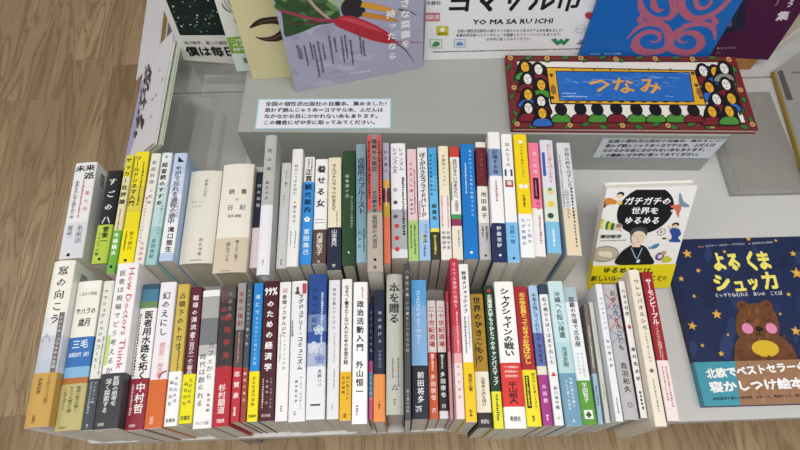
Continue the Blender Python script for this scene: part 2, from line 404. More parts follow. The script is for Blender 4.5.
BOOK_ROWS = [
    (1, -0.4821, 0.3210, 0.0953, 0.1644, 0.1126, 0.0336, 'thick white book with red side print, leftmost of the back row', [(1, 'e4e4e6')], [('=未来', 0.03, 0.1, 0, 0.95, '131316', 1), ('=派', 0.115, 0.19, 0.22, 0.5, '131316', 1), ('未来を共に考え語り合う本', 0.2, 0.6, -0.25, 0.2, '3a3a40', 0), ('~26', 0.2, 0.6, 0.05, 0.13, 'c0484a', 0), ('第七号', 0.3, 0.55, 0.28, 0.2, 'c0484a', 0)], (0.645, 'd6d6de', [('藤井修一', 0.08, 0.45, -0.2, 0.24, '55555e', 0), ('未来派', 0.08, 0.6, 0.2, 0.3, '6a6a78', 0), ('@', 0.9, 0, -0.1, 0.16, '131316', 0)]), {'rs': 'dddde0', 'code': 1}),
    (1, -0.4410, 0.3140, 0.0690, 0.1587, 0.1087, 0.0220, 'black spined book with bright green band in the back row', [(1, '25272c')], [('すごの八', 0.06, 0.62, 0.0, 0.55, 'd8d8d8', 1)], (0.6, 'b5cc4e', [('菅俊一', 0.05, 0.5, 0.1, 0.42, '131316', 1), ('アイデアの種', 0.2, 0.8, -0.25, 0.25, '131316', 0), ('@', 0.88, 0, 0, 0.2, '131316', 0)]), {}),
    (1, -0.4073, 0.2895, 0.0644, 0.1957, 0.1340, 0.0111, 'slim book with yellow head, cream middle and green band', [(0.2, 'd9d23c'), (1, 'dcd6a6')], [('サッカー批評論', 0.02, 0.45, 0, 0.75, '131316', 1), ('~20', 0.48, 0.66, 0, 0.3, '77777a', 0)], (0.66, '6cae45', [('今福龍太', 0.05, 0.6, 0, 0.62, 'f2f2f2', 1), ('@', 0.85, 0, 0, 0.4, '131316', 0)]), {}),
    (1, -0.3909, 0.3018, 0.0637, 0.1916, 0.1312, 0.0209, 'bright yellow book with black title in the back row, beside pale teal books', [(0.32, 'e8d92b'), (0.55, 'd8c84a'), (1, 'e6d51f')], [('ワールドシネマ入門', 0.04, 0.5, -0.22, 0.42, '131316', 1), ('~20', 0.1, 0.5, 0.25, 0.2, '4a3c20', 0)], (0.7, 'eddc17', [('金子修介', 0.05, 0.6, 0.15, 0.32, '4a4310', 0), ('~12', 0.05, 0.6, -0.2, 0.2, '4a4310', 0), ('@', 0.85, 0, 0, 0.22, '131316', 0)]), {'rs': 'c8a83c'}),
    (1, -0.3719, 0.2989, 0.0511, 0.1912, 0.1310, 0.0144, 'cream white book with red lettering next to a bright yellow one', [(1, 'e6e2d8')], [('家庭料理', 0.06, 0.3, 0, 0.5, '6a8a8a', 0), ('と戦後', 0.32, 0.48, 0.1, 0.38, '77777a', 0), ('暮らしのデザインのはじまり', 0.4, 0.8, -0.2, 0.26, '131316', 0), ('久保明教', 0.78, 0.95, 0.1, 0.35, 'b06a60', 0)], None, {}),
    (1, -0.3562, 0.3043, 0.0488, 0.1882, 0.1289, 0.0152, 'pale teal book fading upward to white, black title', [(0.28, 'e2e6e6'), (0.5, 'cfe0e0'), (0.68, 'b9d6d6'), (1, '9fc8c8')], [('@', 0.04, 0, 0, 0.3, '55b8a0', 0), ('超査読のすすめ', 0.09, 0.5, -0.05, 0.58, '131316', 1), ('ファイナンスの短編とアイデアの方法', 0.3, 0.75, 0.28, 0.22, '3a4a4a', 0), ('吉田尚記', 0.78, 0.95, 0, 0.4, '3a5a5a', 0)], None, {}),
    (1, -0.3377, 0.3120, 0.0443, 0.1825, 0.1250, 0.0202, 'pale blue book fading to white, black title, left of two thick cream volumes', [(0.2, 'b9cbe6'), (0.4, 'c9d6ea'), (0.65, 'dfe5ee'), (0.93, 'e9ebee'), (1, 'b9cbe6')], [('◣', 0.03, 0.1, 0.1, 0.5, '131316', 0), ('やがて忘れる過程の途中', 0.13, 0.68, 0, 0.5, '131316', 0), ('アイオワ日記', 0.45, 0.62, 0.32, 0.2, '131316', 0), ('滝口悠生', 0.7, 0.93, 0.1, 0.45, '131316', 1)], None, {'rs': 'a9c0e2'}),
    (1, -0.3017, 0.3155, 0.0409, 0.1574, 0.1078, 0.0497, 'thick plain cream book with tiny grey lettering, shorter of two cream volumes', [(1, 'dedbcf')], [('読書の日記', 0.1, 0.3, 0.05, 0.11, '55524a', 0), ('=本づくり\u3000スープ', 0.34, 0.37, -0.15, 0.4, '77746a', 0), ('=スープのパン', 0.39, 0.42, -0.15, 0.32, '77746a', 0), ('阿久津隆', 0.74, 0.93, 0.1, 0.11, '55524a', 0), ('=▬▬', 0.955, 0.975, 0.02, 0.35, '131316', 0)], None, {'hard': 1, 'page': 'd8d3c2'}),
    (1, -0.2457, 0.2954, 0.0426, 0.1803, 0.1235, 0.0479, 'thick white book with beige paper band, taller of two cream volumes', [(1, 'e6e1d6')], [('=読\u3000書', 0.25, 0.3, 0.05, 0.6, '4a4843', 0), ('=の', 0.33, 0.37, 0.05, 0.12, '4a4843', 0), ('=日\u3000記', 0.4, 0.45, 0.05, 0.6, '4a4843', 0), ('=阿久津隆', 0.49, 0.52, 0.02, 0.45, '77746a', 0)], (0.7, 'cfc2ae', [('書くように食う', 0.08, 0.7, 0.18, 0.13, '131316', 0), ('読んでいる', 0.14, 0.7, -0.08, 0.13, '131316', 0), ('=▬▬', 0.93, 0.97, -0.1, 0.35, '131316', 0)]), {'hard': 1, 'page': 'c9bda6'}),
    (1, -0.2151, 0.3070, 0.0417, 0.1615, 0.1106, 0.0119, 'slim navy and pale pink book half hidden left of a tall grey book', [(0.6, '2b3142'), (1, 'e6d8dc')], [('阿久津隆', 0.12, 0.4, 0, 0.5, 'c8c8d0', 0)], None, {}),
    (1, -0.1890, 0.2792, 0.0475, 0.2278, 0.1560, 0.0175, 'tall hardback, grey upper spine over white lower spine', [(0.53, 'b7b6b2'), (1, 'e4e4ea')], [('花の本', 0.09, 0.3, 0.0, 0.42, '3f3f42', 0), ('新井光史', 0.35, 0.5, -0.05, 0.32, '3f3f42', 0), ('~3', 0.9, 0.94, 0, 0.16, '77777a', 0)], None, {'hard': 1, 'rs': 'b0afab', 'edge': '8c8b88'}),
    (1, -0.1727, 0.3021, 0.0409, 0.1767, 0.1210, 0.0150, 'slim white book with tiny black title, right of a tall grey hardback', [(1, 'dedfe2')], [('テヘラン、編日', 0.08, 0.24, 0.05, 0.26, '131316', 0), ('一編集のくに', 0.3, 0.45, -0.05, 0.2, '77777a', 0), ('~6', 0.92, 0.97, 0, 0.2, '131316', 0)], None, {}),
    (1, -0.1549, 0.2999, 0.0343, 0.1959, 0.1342, 0.0163, 'white book with grey title and small yellow dot', [(1, 'e8e8e6')], [('暗がりで本を読む', 0.14, 0.42, -0.05, 0.34, '6a6a6a', 0), ('@', 0.48, 0, 0, 0.22, 'e0a83a', 0), ('徳永圭子', 0.5, 0.66, 0, 0.34, '4a4a4a', 0), ('~14', 0.72, 0.86, 0.2, 0.18, '77777a', 0), ('~12', 0.72, 0.84, -0.2, 0.18, '77777a', 0)], None, {}),
    (1, -0.1379, 0.3071, 0.0342, 0.1807, 0.1238, 0.0158, 'white topped book with bright blue band from title downward', [(0.25, 'e8e8e8'), (1, '3a8fd8')], [('~9', 0.02, 0.12, 0.25, 0.2, '131316', 0), ('~9', 0.02, 0.12, -0.05, 0.2, '131316', 0), ('正直', 0.12, 0.25, 0, 0.68, '131316', 1)], (0.25, '3a90dc', [('観光案内', 0.02, 0.4, 0, 0.66, '16243a', 1), ('✿', 0.42, 0.52, 0, 0.6, 'f2f2f2', 0), ('宮田珠己', 0.58, 0.9, 0, 0.55, 'f2f2f2', 0)]), {}),
    (1, -0.1190, 0.3089, 0.0342, 0.1768, 0.1211, 0.0198, 'white book with large black title over brown paper band', [(1, 'ececec')], [('着せる女', 0.05, 0.5, 0, 0.66, '131316', 1), ('=▂▂▂', 0.58, 0.6, 0, 0.8, '77777a', 0), ('=▂▂▂', 0.61, 0.63, 0, 0.8, '77777a', 0)], (0.69, '5d4b44', [('内澤旬子', 0.1, 0.75, 0, 0.46, 'e8e0d8', 0), ('~4', 0.9, 0.96, 0, 0.3, 'e8e0d8', 0)]), {}),
    (1, -0.0959, 0.2960, 0.0434, 0.1878, 0.1286, 0.0196, 'cream book with small black title over navy paper band', [(1, 'e6dfc4')], [('マルジナリアでつかまえて', 0.06, 0.5, -0.05, 0.4, '131316', 0), ('~10', 0.5, 0.63, 0.2, 0.16, '77777a', 0)], (0.64, '2c3245', [('山本貴光', 0.05, 0.45, 0, 0.42, 'd8d8d8', 0), ('~4', 0.86, 0.93, 0, 0.3, 'd8d8d8', 0)]), {}),
    (1, -0.0752, 0.3033, 0.0388, 0.1916, 0.1313, 0.0200, 'dark green book beside a navy banded cream one in the back row', [(1, '2f4a33')], [('植物園の丘', 0.22, 0.44, -0.12, 0.28, 'c8d0c4', 0), ('ヴィスワヴァの歩みから', 0.42, 0.7, 0.22, 0.22, 'b8c4b4', 0), ('@', 0.9, 0, 0, 0.16, 'c8d0c4', 0)], None, {'hard': 1}),
    (1, -0.0564, 0.3052, 0.0367, 0.1986, 0.1360, 0.0154, 'muted teal blue book left of a tall red one', [(0.12, '8aa2ae'), (0.8, '7fa0b2'), (1, '8fb4c6')], [('収容所のプルースト', 0.13, 0.62, 0, 0.72, '1e2c34', 0), ('~16', 0.74, 0.92, 0.22, 0.24, '2a4450', 0), ('岩津航', 0.74, 0.9, -0.2, 0.3, '2a4450', 0)], None, {}),
    (1, -0.0364, 0.2837, 0.0276, 0.2258, 0.1547, 0.0210, 'tall red and grey book above a taupe lower spine', [(1, '8c8886')], [('|', 0.01, 0.58, -0.36, 0.28, 'e0504e', 0), ('|', 0.01, 0.58, 0.36, 0.28, 'e0504e', 0), ('復興キル東京', 0.04, 0.3, 0, 0.4, '2a2626', 0), ('~24', 0.06, 0.55, 0.36, 0.22, '131316', 0), ('~24', 0.06, 0.5, -0.36, 0.22, '131316', 0), ('武田麟太郎', 0.44, 0.6, 0, 0.3, '131316', 0)], (0.6, 'b3a79c', [('最暗黒の大東京', 0.04, 0.62, 0, 0.36, '131316', 0), ('@', 0.8, 0, 0, 0.2, '131316', 0), ('~3', 0.9, 0.95, 0, 0.3, '131316', 0)]), {}),
    (1, -0.0205, 0.3028, 0.0248, 0.2018, 0.1383, 0.0096, 'slim lavender book with dark red middle and salmon foot', [(0.33, 'b8b2c8'), (0.4, 'e0b050'), (0.52, '6e3040'), (0.64, 'c8a040'), (1, 'e27a5a')], [('村を継ぐ', 0.06, 0.28, 0, 0.55, '3a3450', 0), ('~10', 0.4, 0.56, 0, 0.4, 'f0e0c0', 0)], None, {}),
    (1, -0.0032, 0.3134, 0.0167, 0.1938, 0.1328, 0.0230, 'white over silver grey book with round red photo dots', [(0.6, 'eaeaee'), (0.93, 'a9acb4'), (1, 'dadce2')], [('レインズム', 0.04, 0.26, 0.2, 0.34, '131316', 0), ('レインズムⅡ', 0.04, 0.28, -0.22, 0.34, '131316', 0), ('~24', 0.32, 0.82, 0.3, 0.24, '131316', 0), ('@', 0.43, 0, -0.22, 0.28, 'a8a8ac', 0), ('@', 0.54, 0, -0.22, 0.28, '55555a', 0), ('@', 0.66, 0, -0.22, 0.28, '55555a', 0), ('@', 0.74, 0, -0.15, 0.3, 'c83c44', 0), ('@', 0.84, 0, -0.15, 0.3, 'c83c44', 0), ('@', 0.93, 0, -0.15, 0.3, 'c83c44', 0)], None, {}),
    (1, 0.0167, 0.3102, 0.0109, 0.1887, 0.1292, 0.0143, 'slim pale pink book with light green band', [(1, 'e2c6cc')], [('おかあさん論', 0.12, 0.42, -0.1, 0.4, 'b84858', 0), ('~22', 0.2, 0.6, 0.25, 0.22, '6a5060', 0), ('伊藤恵美', 0.46, 0.62, -0.1, 0.3, '131316', 0)], (0.66, 'a9c97a', [('~18', 0.1, 0.85, 0.18, 0.26, '2c4a20', 0), ('~14', 0.1, 0.7, -0.2, 0.26, '2c4a20', 0)]), {}),
    (1, 0.0328, 0.3105, 0.0085, 0.1904, 0.1304, 0.0155, 'white book with pale blue yellow banded foot, black handwritten title', [(0.66, 'e6e4e6'), (1, 'a9c4e2')], [('ぼくが小さなプライドパレード', 0.05, 0.64, 0, 0.58, '131316', 1), ('~12', 0.5, 0.64, -0.35, 0.18, 'c03238', 0)], (0.69, '9fc0e6', [('ソフィア', 0.03, 0.3, 0.15, 0.4, '20408a', 0), ('▮▮', 0.3, 0.5, -0.1, 0.5, 'e8dc4a', 0), ('愛の声', 0.32, 0.55, 0.05, 0.4, '131316', 0), ('~8', 0.6, 0.9, 0, 0.3, '20408a', 0)]), {}),
    (1, 0.0481, 0.3124, 0.0062, 0.1891, 0.1295, 0.0128, 'sky blue book whose lower spine turns black', [(0.27, '4aa6e0'), (0.74, '6ab6e6'), (0.77, 'e8dc60'), (1, '3a3e2e')], [('ファイクとニュースが', 0.05, 0.42, 0.22, 0.36, '131316', 0), ('あふれる世界に生きる', 0.06, 0.46, -0.22, 0.36, '131316', 1), ('森達也', 0.52, 0.68, 0, 0.55, '131316', 1), ('~12', 0.8, 0.96, 0, 0.4, 'd8d060', 0)], None, {}),
    (1, 0.0634, 0.3108, -0.0031, 0.1921, 0.1316, 0.0154, 'cream spined book with faint pink lettering lower down', [(0.45, 'e9e2c6'), (1, 'ece4e0')], [('多様性のレッスン', 0.08, 0.38, 0, 0.38, '5a5442', 0), ('~16', 0.46, 0.74, 0.28, 0.24, 'c07a88', 0), ('~16', 0.46, 0.74, -0.28, 0.24, 'c07a88', 0), ('安積遊歩', 0.76, 0.92, -0.2, 0.36, '131316', 0), ('安積宇宙', 0.76, 0.92, 0.22, 0.36, '131316', 0)], None, {}),
    (1, 0.0797, 0.3116, -0.0080, 0.1907, 0.1306, 0.0148, 'white book with patchwork coloured edge and red head', [(0.1, 'c8443c'), (0.62, 'ece9e6'), (0.66, '4a9a62'), (0.72, '8a3a5a'), (1, 'e6dfcf')], [('|', 0.14, 0.34, -0.42, 0.14, 'e2c040', 0), ('|', 0.34, 0.5, -0.42, 0.14, '4a8a5a', 0), ('自分がきらいなあなたへ', 0.12, 0.48, 0, 0.48, '131316', 0), ('安積遊歩', 0.5, 0.6, 0.05, 0.38, '4a3a3a', 0), ('~10', 0.76, 0.9, 0.15, 0.25, '77777a', 0)], None, {}),
    (1, 0.0986, 0.3123, -0.0147, 0.1937, 0.1327, 0.0207, 'wide solid bright blue book with tiny white lettering', [(1, '1f78c8')], [('私たちはどんな世界を想像できるか', 0.05, 0.66, 0.2, 0.2, 'd8e6f2', 0), ('~18', 0.18, 0.46, -0.18, 0.16, 'c8dcf0', 0), ('@', 0.95, 0, 0, 0.2, 'e8f0f8', 0)], None, {}),
    (1, 0.1180, 0.3099, -0.0214, 0.1978, 0.1355, 0.0157, 'white book with maroon upper block and small grey foot band', [(0.05, 'e6e2da'), (0.4, '6d2a30'), (1, 'e9e6dd')], [('いかれころ', 0.1, 0.32, 0, 0.38, 'a06068', 0), ('池田晶子', 0.44, 0.68, 0.05, 0.52, '131316', 0)], (0.71, 'bdbcbe', [('~10', 0.1, 0.5, 0.2, 0.26, '131316', 0), ('~8', 0.1, 0.4, -0.15, 0.26, '131316', 0), ('@', 0.9, 0, 0, 0.22, '131316', 0)]), {}),
    (1, 0.1361, 0.3000, -0.0248, 0.2173, 0.1488, 0.0186, 'tall white book with slate blue panel and navy foot', [(0.14, 'ebebec'), (0.36, '7f94bc'), (0.72, 'eeeef0'), (1, '26335c')], [('記憶する体', 0.15, 0.35, 0, 0.42, '22304e', 0), ('~14', 0.4, 0.56, 0, 0.3, 'a03a44', 1), ('伊藤亜紗', 0.74, 0.9, 0, 0.36, 'f2f2f2', 0), ('@', 0.95, 0, 0, 0.2, 'f2f2f2', 0)], None, {'edge': 'cfd4dd'}),
    (1, 0.1551, 0.3008, -0.0280, 0.2142, 0.1467, 0.0170, 'tall white book with sky blue foot band and small red square', [(1, 'efefef')], [('ほんとうの', 0.07, 0.28, 0.02, 0.42, '4a4a50', 0), ('■', 0.29, 0.36, 0, 0.72, '38406c', 0), ('道', 0.3, 0.36, 0, 0.44, 'f2f2f2', 0), ('■', 0.375, 0.45, 0, 0.72, 'a83a3c', 0), ('徳', 0.38, 0.44, 0, 0.44, 'f2f2f2', 0)], (0.71, '7fbbe6', [('苫野一徳', 0.08, 0.55, 0, 0.4, '2a5a8a', 0), ('@', 0.9, 0, 0, 0.22, '1c3a5a', 0)]), {'edge': 'd6dade'}),
    (1, 0.1765, 0.3101, -0.0312, 0.2079, 0.1424, 0.0203, 'tall yellow book with white foot band and drawn faces', [(0.67, 'eed21c'), (1, 'eef0f0')], [('@', 0.07, 0, 0, 0.3, 'f2f2f2', 0), ('ヘイトをとめるレッスン', 0.08, 0.38, 0.05, 0.26, '4a4310', 0), ('@', 0.45, 0, -0.15, 0.36, 'f2f2f2', 0), ('@', 0.45, 0, 0.2, 0.32, 'f2f2f2', 0), ('~8', 0.52, 0.62, 0, 0.25, '131316', 0), ('ヘイト問か', 0.7, 0.9, 0.2, 0.28, '2a4a9a', 0), ('なぜ問題か', 0.7, 0.92, -0.2, 0.28, '2a4a9a', 0)], None, {'edge': 'e0e0e0'}),
    (1, 0.1964, 0.3159, -0.0443, 0.1929, 0.1322, 0.0164, 'pink upper spine with white lower half, black title plate', [(0.6, 'ee7f9c'), (1, 'efe9ea')], [('黒い感情', 0.08, 0.3, 0.05, 0.36, 'f8dce4', 0), ('|', 0.33, 0.52, 0.02, 0.5, '2a1a20', 0), ('~8', 0.35, 0.5, 0.02, 0.3, 'e06a88', 0), ('安田菜', 0.5, 0.62, 0.1, 0.34, '8a2a44', 0), ('~14', 0.66, 0.9, 0.15, 0.26, 'a06a78', 0)], None, {}),
    (1, 0.2176, 0.3209, -0.0423, 0.1930, 0.1322, 0.0201, 'lavender white book with orange title, cartoon head and blue foot', [(0.44, 'dcd9e6'), (0.74, 'd6e0d2'), (1, '7fbce2')], [('おいしいダイバーシティ', 0.04, 0.4, 0.15, 0.36, 'c87a3a', 1), ('|', 0.12, 0.34, -0.3, 0.22, '3a5ab0', 0), ('@', 0.48, 0, 0, 0.55, 'e8c89a', 0), ('@', 0.46, 0, 0, 0.3, '6a9a5a', 0), ('@', 0.59, 0, 0, 0.5, 'e6c84a', 0), ('@', 0.69, 0, -0.1, 0.45, '3a4a3a', 0), ('~10', 0.8, 0.95, 0, 0.26, 'e8f0f8', 0)], None, {'edge': 'd0cfd4'}),
    (1, 0.2458, 0.3178, -0.0353, 0.1916, 0.1312, 0.0213, 'pale grey book over a beige foot, rightmost of the back row', [(0.6, 'd6d8dd'), (1, 'e0d2b4')], [('学校の枠をはずした', 0.05, 0.42, 0.18, 0.36, '131316', 0), ('~18', 0.42, 0.94, 0.22, 0.2, '3a3a3a', 0), ('凸凹な子どもたち', 0.44, 0.7, -0.12, 0.26, '3a3a3a', 0), ('~20', 0.12, 0.6, -0.36, 0.14, '77777a', 0)], None, {'ls': 'c9ccd2'}),
    (0, -0.4457, 0.0837, 0.0932, 0.2196, 0.1504, 0.0290, 'large cream book with grey skyline and tan foot, leftmost of the front row', [(0.36, 'eceadf'), (0.48, 'dcdde0'), (0.62, 'c3c8d2'), (1, 'b9c1ce')], [('窓の向こう', 0.03, 0.42, 0.05, 0.46, '131316', 0), ('|', 0.34, 0.7, 0.32, 0.2, '6e6a6a', 0), ('ドクトル・コウキチの生涯', 0.36, 0.68, 0.32, 0.16, 'e6e2d6', 0), ('▲', 0.44, 0.54, -0.2, 0.5, 'a6adbb', 0)], (0.7, 'c39d54', [('ドイツ人がシベリアで八年間の', 0.05, 0.6, 0.25, 0.16, '3a2c10', 0), ('伊東信彦', 0.1, 0.4, -0.1, 0.2, '3a2c10', 0), ('石風社', 0.78, 0.92, -0.1, 0.16, '3a2c10', 0)]), {'hard': 1, 'rs': 'e6e6e4', 'code': 1}),
    (0, -0.4138, 0.0813, 0.0927, 0.1975, 0.1353, 0.0320, 'white book with blue desert photo and khaki foot in the front row', [(0.05, 'ecebe4'), (0.4, 'e9e7de'), (0.6, '3a72b4'), (0.67, '86b2d6'), (0.71, 'b0703c'), (1, 'b0703c')], [('=しあわせ物語', 0.08, 0.11, 0, 0.8, '8a8a80', 0), ('=サハラの', 0.19, 0.25, 0.02, 0.85, '131316', 0), ('=歳月', 0.27, 0.33, 0.02, 0.5, '131316', 0), ('=三毛', 0.42, 0.48, 0.0, 0.7, 'dfe9f2', 0), ('=妹尾加代〔訳〕', 0.5, 0.54, 0, 0.85, 'dfe9f2', 0)], (0.71, 'b8b078', [('物語の続きが開く', 0.06, 0.6, 0.22, 0.17, '3a3820', 0), ('サハラの輝きと闇', 0.06, 0.62, -0.04, 0.17, '3a3820', 0), ('～みずみずしく', 0.1, 0.55, -0.28, 0.15, '3a3820', 0), ('=石風社', 0.9, 0.95, -0.2, 0.3, '3a3820', 0)]), {}),
    (0, -0.3897, 0.0819, 0.0801, 0.1970, 0.1349, 0.0141, 'slim white book with charcoal foot, behind a pink lettered white one', [(1, 'dfe2d8')], [('アウシュヴィッツのコーヒー', 0.06, 0.62, -0.12, 0.42, '131316', 0), ('~20', 0.4, 0.66, 0.28, 0.2, '77777a', 0)], (0.68, '4a4e58', [('アイゼンの味', 0.06, 0.5, 0.15, 0.3, 'b8bcc6', 0), ('~12', 0.06, 0.7, -0.15, 0.3, '98a0ac', 0), ('~3', 0.88, 0.95, 0, 0.3, 'b8bcc6', 0)]), {}),
    (0, -0.3602, 0.0815, 0.0784, 0.2182, 0.1495, 0.0290, 'white book with pink vertical English lettering and charcoal band', [(1, 'edeaec')], [('医者は現場でどう考えるか', 0.04, 0.7, -0.18, 0.3, '131316', 0), ('|', 0.46, 0.64, -0.42, 0.2, 'b5d86a', 0), ('>How Doctors Think', 0.03, 0.67, 0.24, 0.34, 'c0586c', 0)], (0.69, '3f4145', [('医師の思考を', 0.06, 0.6, 0.2, 0.26, 'e8e8e8', 0), ('深く探索する', 0.1, 0.72, -0.12, 0.26, 'e8e8e8', 0), ('=石風社', 0.88, 0.94, -0.2, 0.3, 'd8d8d8', 0)]), {}),
    (0, -0.3331, 0.0822, 0.0769, 0.1930, 0.1322, 0.0229, 'white book with small landscape photo head and wine red band', [(0.04, '39586a'), (0.13, '4a7c98'), (0.18, '6a8a5a'), (1, 'eceaea')], [('医者用水路を拓く', 0.2, 0.68, 0.1, 0.5, '131316', 1), ('~22', 0.22, 0.66, -0.38, 0.16, '3a3a3a', 0)], (0.67, '8e2f3c', [('中村哲', 0.08, 0.7, 0.12, 0.52, 'f2f2f2', 0), ('~16', 0.1, 0.72, -0.3, 0.18, 'e6c8cc', 0), ('=石風社', 0.88, 0.94, -0.1, 0.36, 'f2f2f2', 0)]), {'edge': '6a2a34'}),
    (0, -0.3098, 0.0845, 0.0736, 0.1934, 0.1325, 0.0217, 'lavender white book with orange paper band in the front row', [(1, 'e6e3ea')], [('幻のえにし', 0.07, 0.4, -0.02, 0.5, '131316', 0), ('渡辺京二', 0.44, 0.56, 0.05, 0.36, 'd8644a', 0), ('発言集', 0.58, 0.68, 0.05, 0.36, 'd8644a', 0), ('◜', 0.62, 0.7, 0.25, 0.5, 'a0383a', 0)], (0.69, 'cf6a36', [('弦書房', 0.76, 0.92, -0.1, 0.22, 'f0d8c8', 0)]), {'edge': '7a2c28'}),
    (0, -0.2900, 0.0873, 0.0712, 0.1888, 0.1293, 0.0159, 'straw yellow book with white foot band', [(1, 'c9b055')], [('占領下のトカラ', 0.06, 0.5, 0, 0.55, '131316', 0), ('~20', 0.44, 0.64, 0.15, 0.22, '4a3c18', 0)], (0.64, 'eeeff0', [('木村応久流', 0.08, 0.6, 0.18, 0.3, '3a5a8a', 0), ('稲垣尚友', 0.14, 0.66, -0.18, 0.3, '3a3a3a', 0), ('=弦書房', 0.86, 0.93, 0, 0.8, '2a4a5a', 0)]), {'edge': 'c8b890'}),
    (0, -0.2733, 0.0908, 0.0709, 0.1825, 0.1250, 0.0156, 'dark maroon book with vivid yellow foot band', [(1, '5c2736')], [('戦場の漂流者', 0.06, 0.4, 0, 0.5, 'e6dfe0', 0), ('千二百分の一の二等兵', 0.38, 0.66, 0, 0.46, 'e6dfe0', 0)], (0.66, 'e6dc1f', [('木村応久流', 0.08, 0.62, 0.18, 0.3, '3a5a3a', 0), ('稲垣尚友', 0.14, 0.66, -0.18, 0.3, '4a4a20', 0), ('=弦書房', 0.84, 0.93, 0, 0.8, '2a4a2a', 0)]), {'edge': 'd8d0c0'}),
    (0, -0.2512, 0.0853, 0.0749, 0.1833, 0.1256, 0.0238, 'white book with grey street photo on its upper spine', [(0.05, 'e9e9e9'), (0.22, 'a5a6a8'), (0.42, '77787c'), (0.5, 'b9b9bb'), (1, 'ecebea')], [('カフェから', 0.4, 0.68, 0.2, 0.34, '131316', 0), ('時代は創られる', 0.48, 0.86, -0.2, 0.34, '131316', 0), ('飯田美樹', 0.76, 0.9, 0.25, 0.17, '131316', 0), ('=クルミド出版', 0.95, 0.98, 0, 0.75, '77777a', 0)], None, {}),
    (0, -0.2277, 0.0875, 0.0748, 0.1865, 0.1277, 0.0211, 'black and grey book with dark red foot and white lettering', [(0.1, '55514f'), (0.6, '3c383a'), (1, 'b02b36')], [('杉村顕道', 0.02, 0.28, -0.2, 0.34, 'a0433f', 0), ('怪談全集', 0.04, 0.26, 0.18, 0.3, '8a8482', 0), ('彩雨亭鬼談', 0.2, 0.66, 0.1, 0.42, 'a33c40', 0), ('杉村顕道', 0.72, 0.92, 0, 0.44, 'f0dcdc', 0), ('=荒蝦夷', 0.95, 0.98, 0, 0.5, 'f0dcdc', 0)], None, {'edge': '9c2c34'}),
    (0, -0.2105, 0.0923, 0.0676, 0.1860, 0.1274, 0.0116, 'slim grey book with red lettering and red foot', [(0.36, '9a9696'), (0.63, '55504f'), (1, 'b83440')], [('百年の復刻', 0.06, 0.34, 0, 0.62, '8c2a30', 0), ('~14', 0.38, 0.6, 0, 0.3, 'c88a8a', 0), ('志賀泉', 0.64, 0.86, 0, 0.62, 'f0dcdc', 1), ('~4', 0.9, 0.96, 0, 0.5, 'f0dcdc', 0)], None, {'edge': 'a83038'}),
    (0, -0.1999, 0.0927, 0.0646, 0.1881, 0.1288, 0.0071, 'slim charcoal book with brick red foot, left of a blue one', [(0.64, '4a5058'), (1, '98473f')], [('お互い様の倫理に', 0.06, 0.34, 0, 0.5, '98a0a8', 0), ('全てを', 0.34, 0.5, 0, 0.6, 'b8c0c8', 0), ('震災の海石', 0.66, 0.88, 0, 0.5, 'e6d8d0', 0)], None, {'edge': '8a3a38'}),
    (0, -0.1888, 0.0929, 0.0606, 0.1854, 0.1270, 0.0129, 'bright blue book with vivid yellow band, left of a maroon one', [(1, '2a86cc')], [('渚にて', 0.08, 0.26, 0, 0.5, 'd6e6f2', 0), ('あの日からの悠々と時間', 0.26, 0.62, 0, 0.32, 'c0d8ee', 0)], (0.66, 'ecdc1c', [('東北怪談列車編', 0.1, 0.7, 0, 0.36, '7a6a18', 0), ('=荒蝦夷', 0.86, 0.92, 0, 0.8, '131316', 0)]), {'edge': '2a5a8c'}),
    (0, -0.1713, 0.0940, 0.0582, 0.1869, 0.1280, 0.0198, 'dark maroon book with large white numeral title', [(1, '4c222a')], [('=99%', 0.04, 0.12, 0, 0.95, 'f0ecec', 1), ('のための経済学', 0.14, 0.68, 0.0, 0.5, 'f0ecec', 1), ('ミキ・マロ・テシル', 0.71, 0.92, 0.26, 0.15, 'd8c8c8', 0), ('佐藤靖・訳', 0.72, 0.9, 0, 0.15, 'd8c8c8', 0), ('~12', 0.72, 0.92, -0.26, 0.14, 'd8c8c8', 0), ('=堀之内出版', 0.95, 0.98, 0, 0.6, 'd8c8c8', 0)], None, {'edge': '2c3450'}),
    (0, -0.1523, 0.0938, 0.0569, 0.1859, 0.1273, 0.0158, 'white book with small red emblem and thin black title', [(1, 'e9e8ea')], [('▣', 0.03, 0.11, 0, 0.4, 'b05a4a', 0), ('愛郷ノスタルジア', 0.1, 0.42, -0.02, 0.4, '131316', 0), ('ルーカスへの手紙', 0.4, 0.66, 0.1, 0.25, '77777a', 0), ('~3', 0.9, 0.94, 0, 0.2, '131316', 0), ('~18', 0.4, 0.6, -0.25, 0.16, '77777a', 0)], None, {}),
    (0, -0.1325, 0.0930, 0.0551, 0.1877, 0.1286, 0.0214, 'white book with small red portrait head and bold black title', [(0.02, 'e9e9ec'), (1, 'e4e4ea')], [('♟', 0.02, 0.13, -0.12, 0.55, '5a4a4a', 0), ('|', 0.02, 0.1, 0.32, 0.26, 'b84a4a', 0), ('ラグジュアリー・コミュニズム', 0.1, 0.66, 0.12, 0.32, '131316', 1), ('~10', 0.3, 0.42, -0.38, 0.2, '4a4a4a', 0), ('アーロン・バスターニ', 0.7, 0.92, 0.22, 0.17, '131316', 0), ('橋本智弘訳', 0.72, 0.88, -0.05, 0.17, '131316', 0), ('~3', 0.93, 0.96, -0.1, 0.2, '77777a', 0)], None, {}),
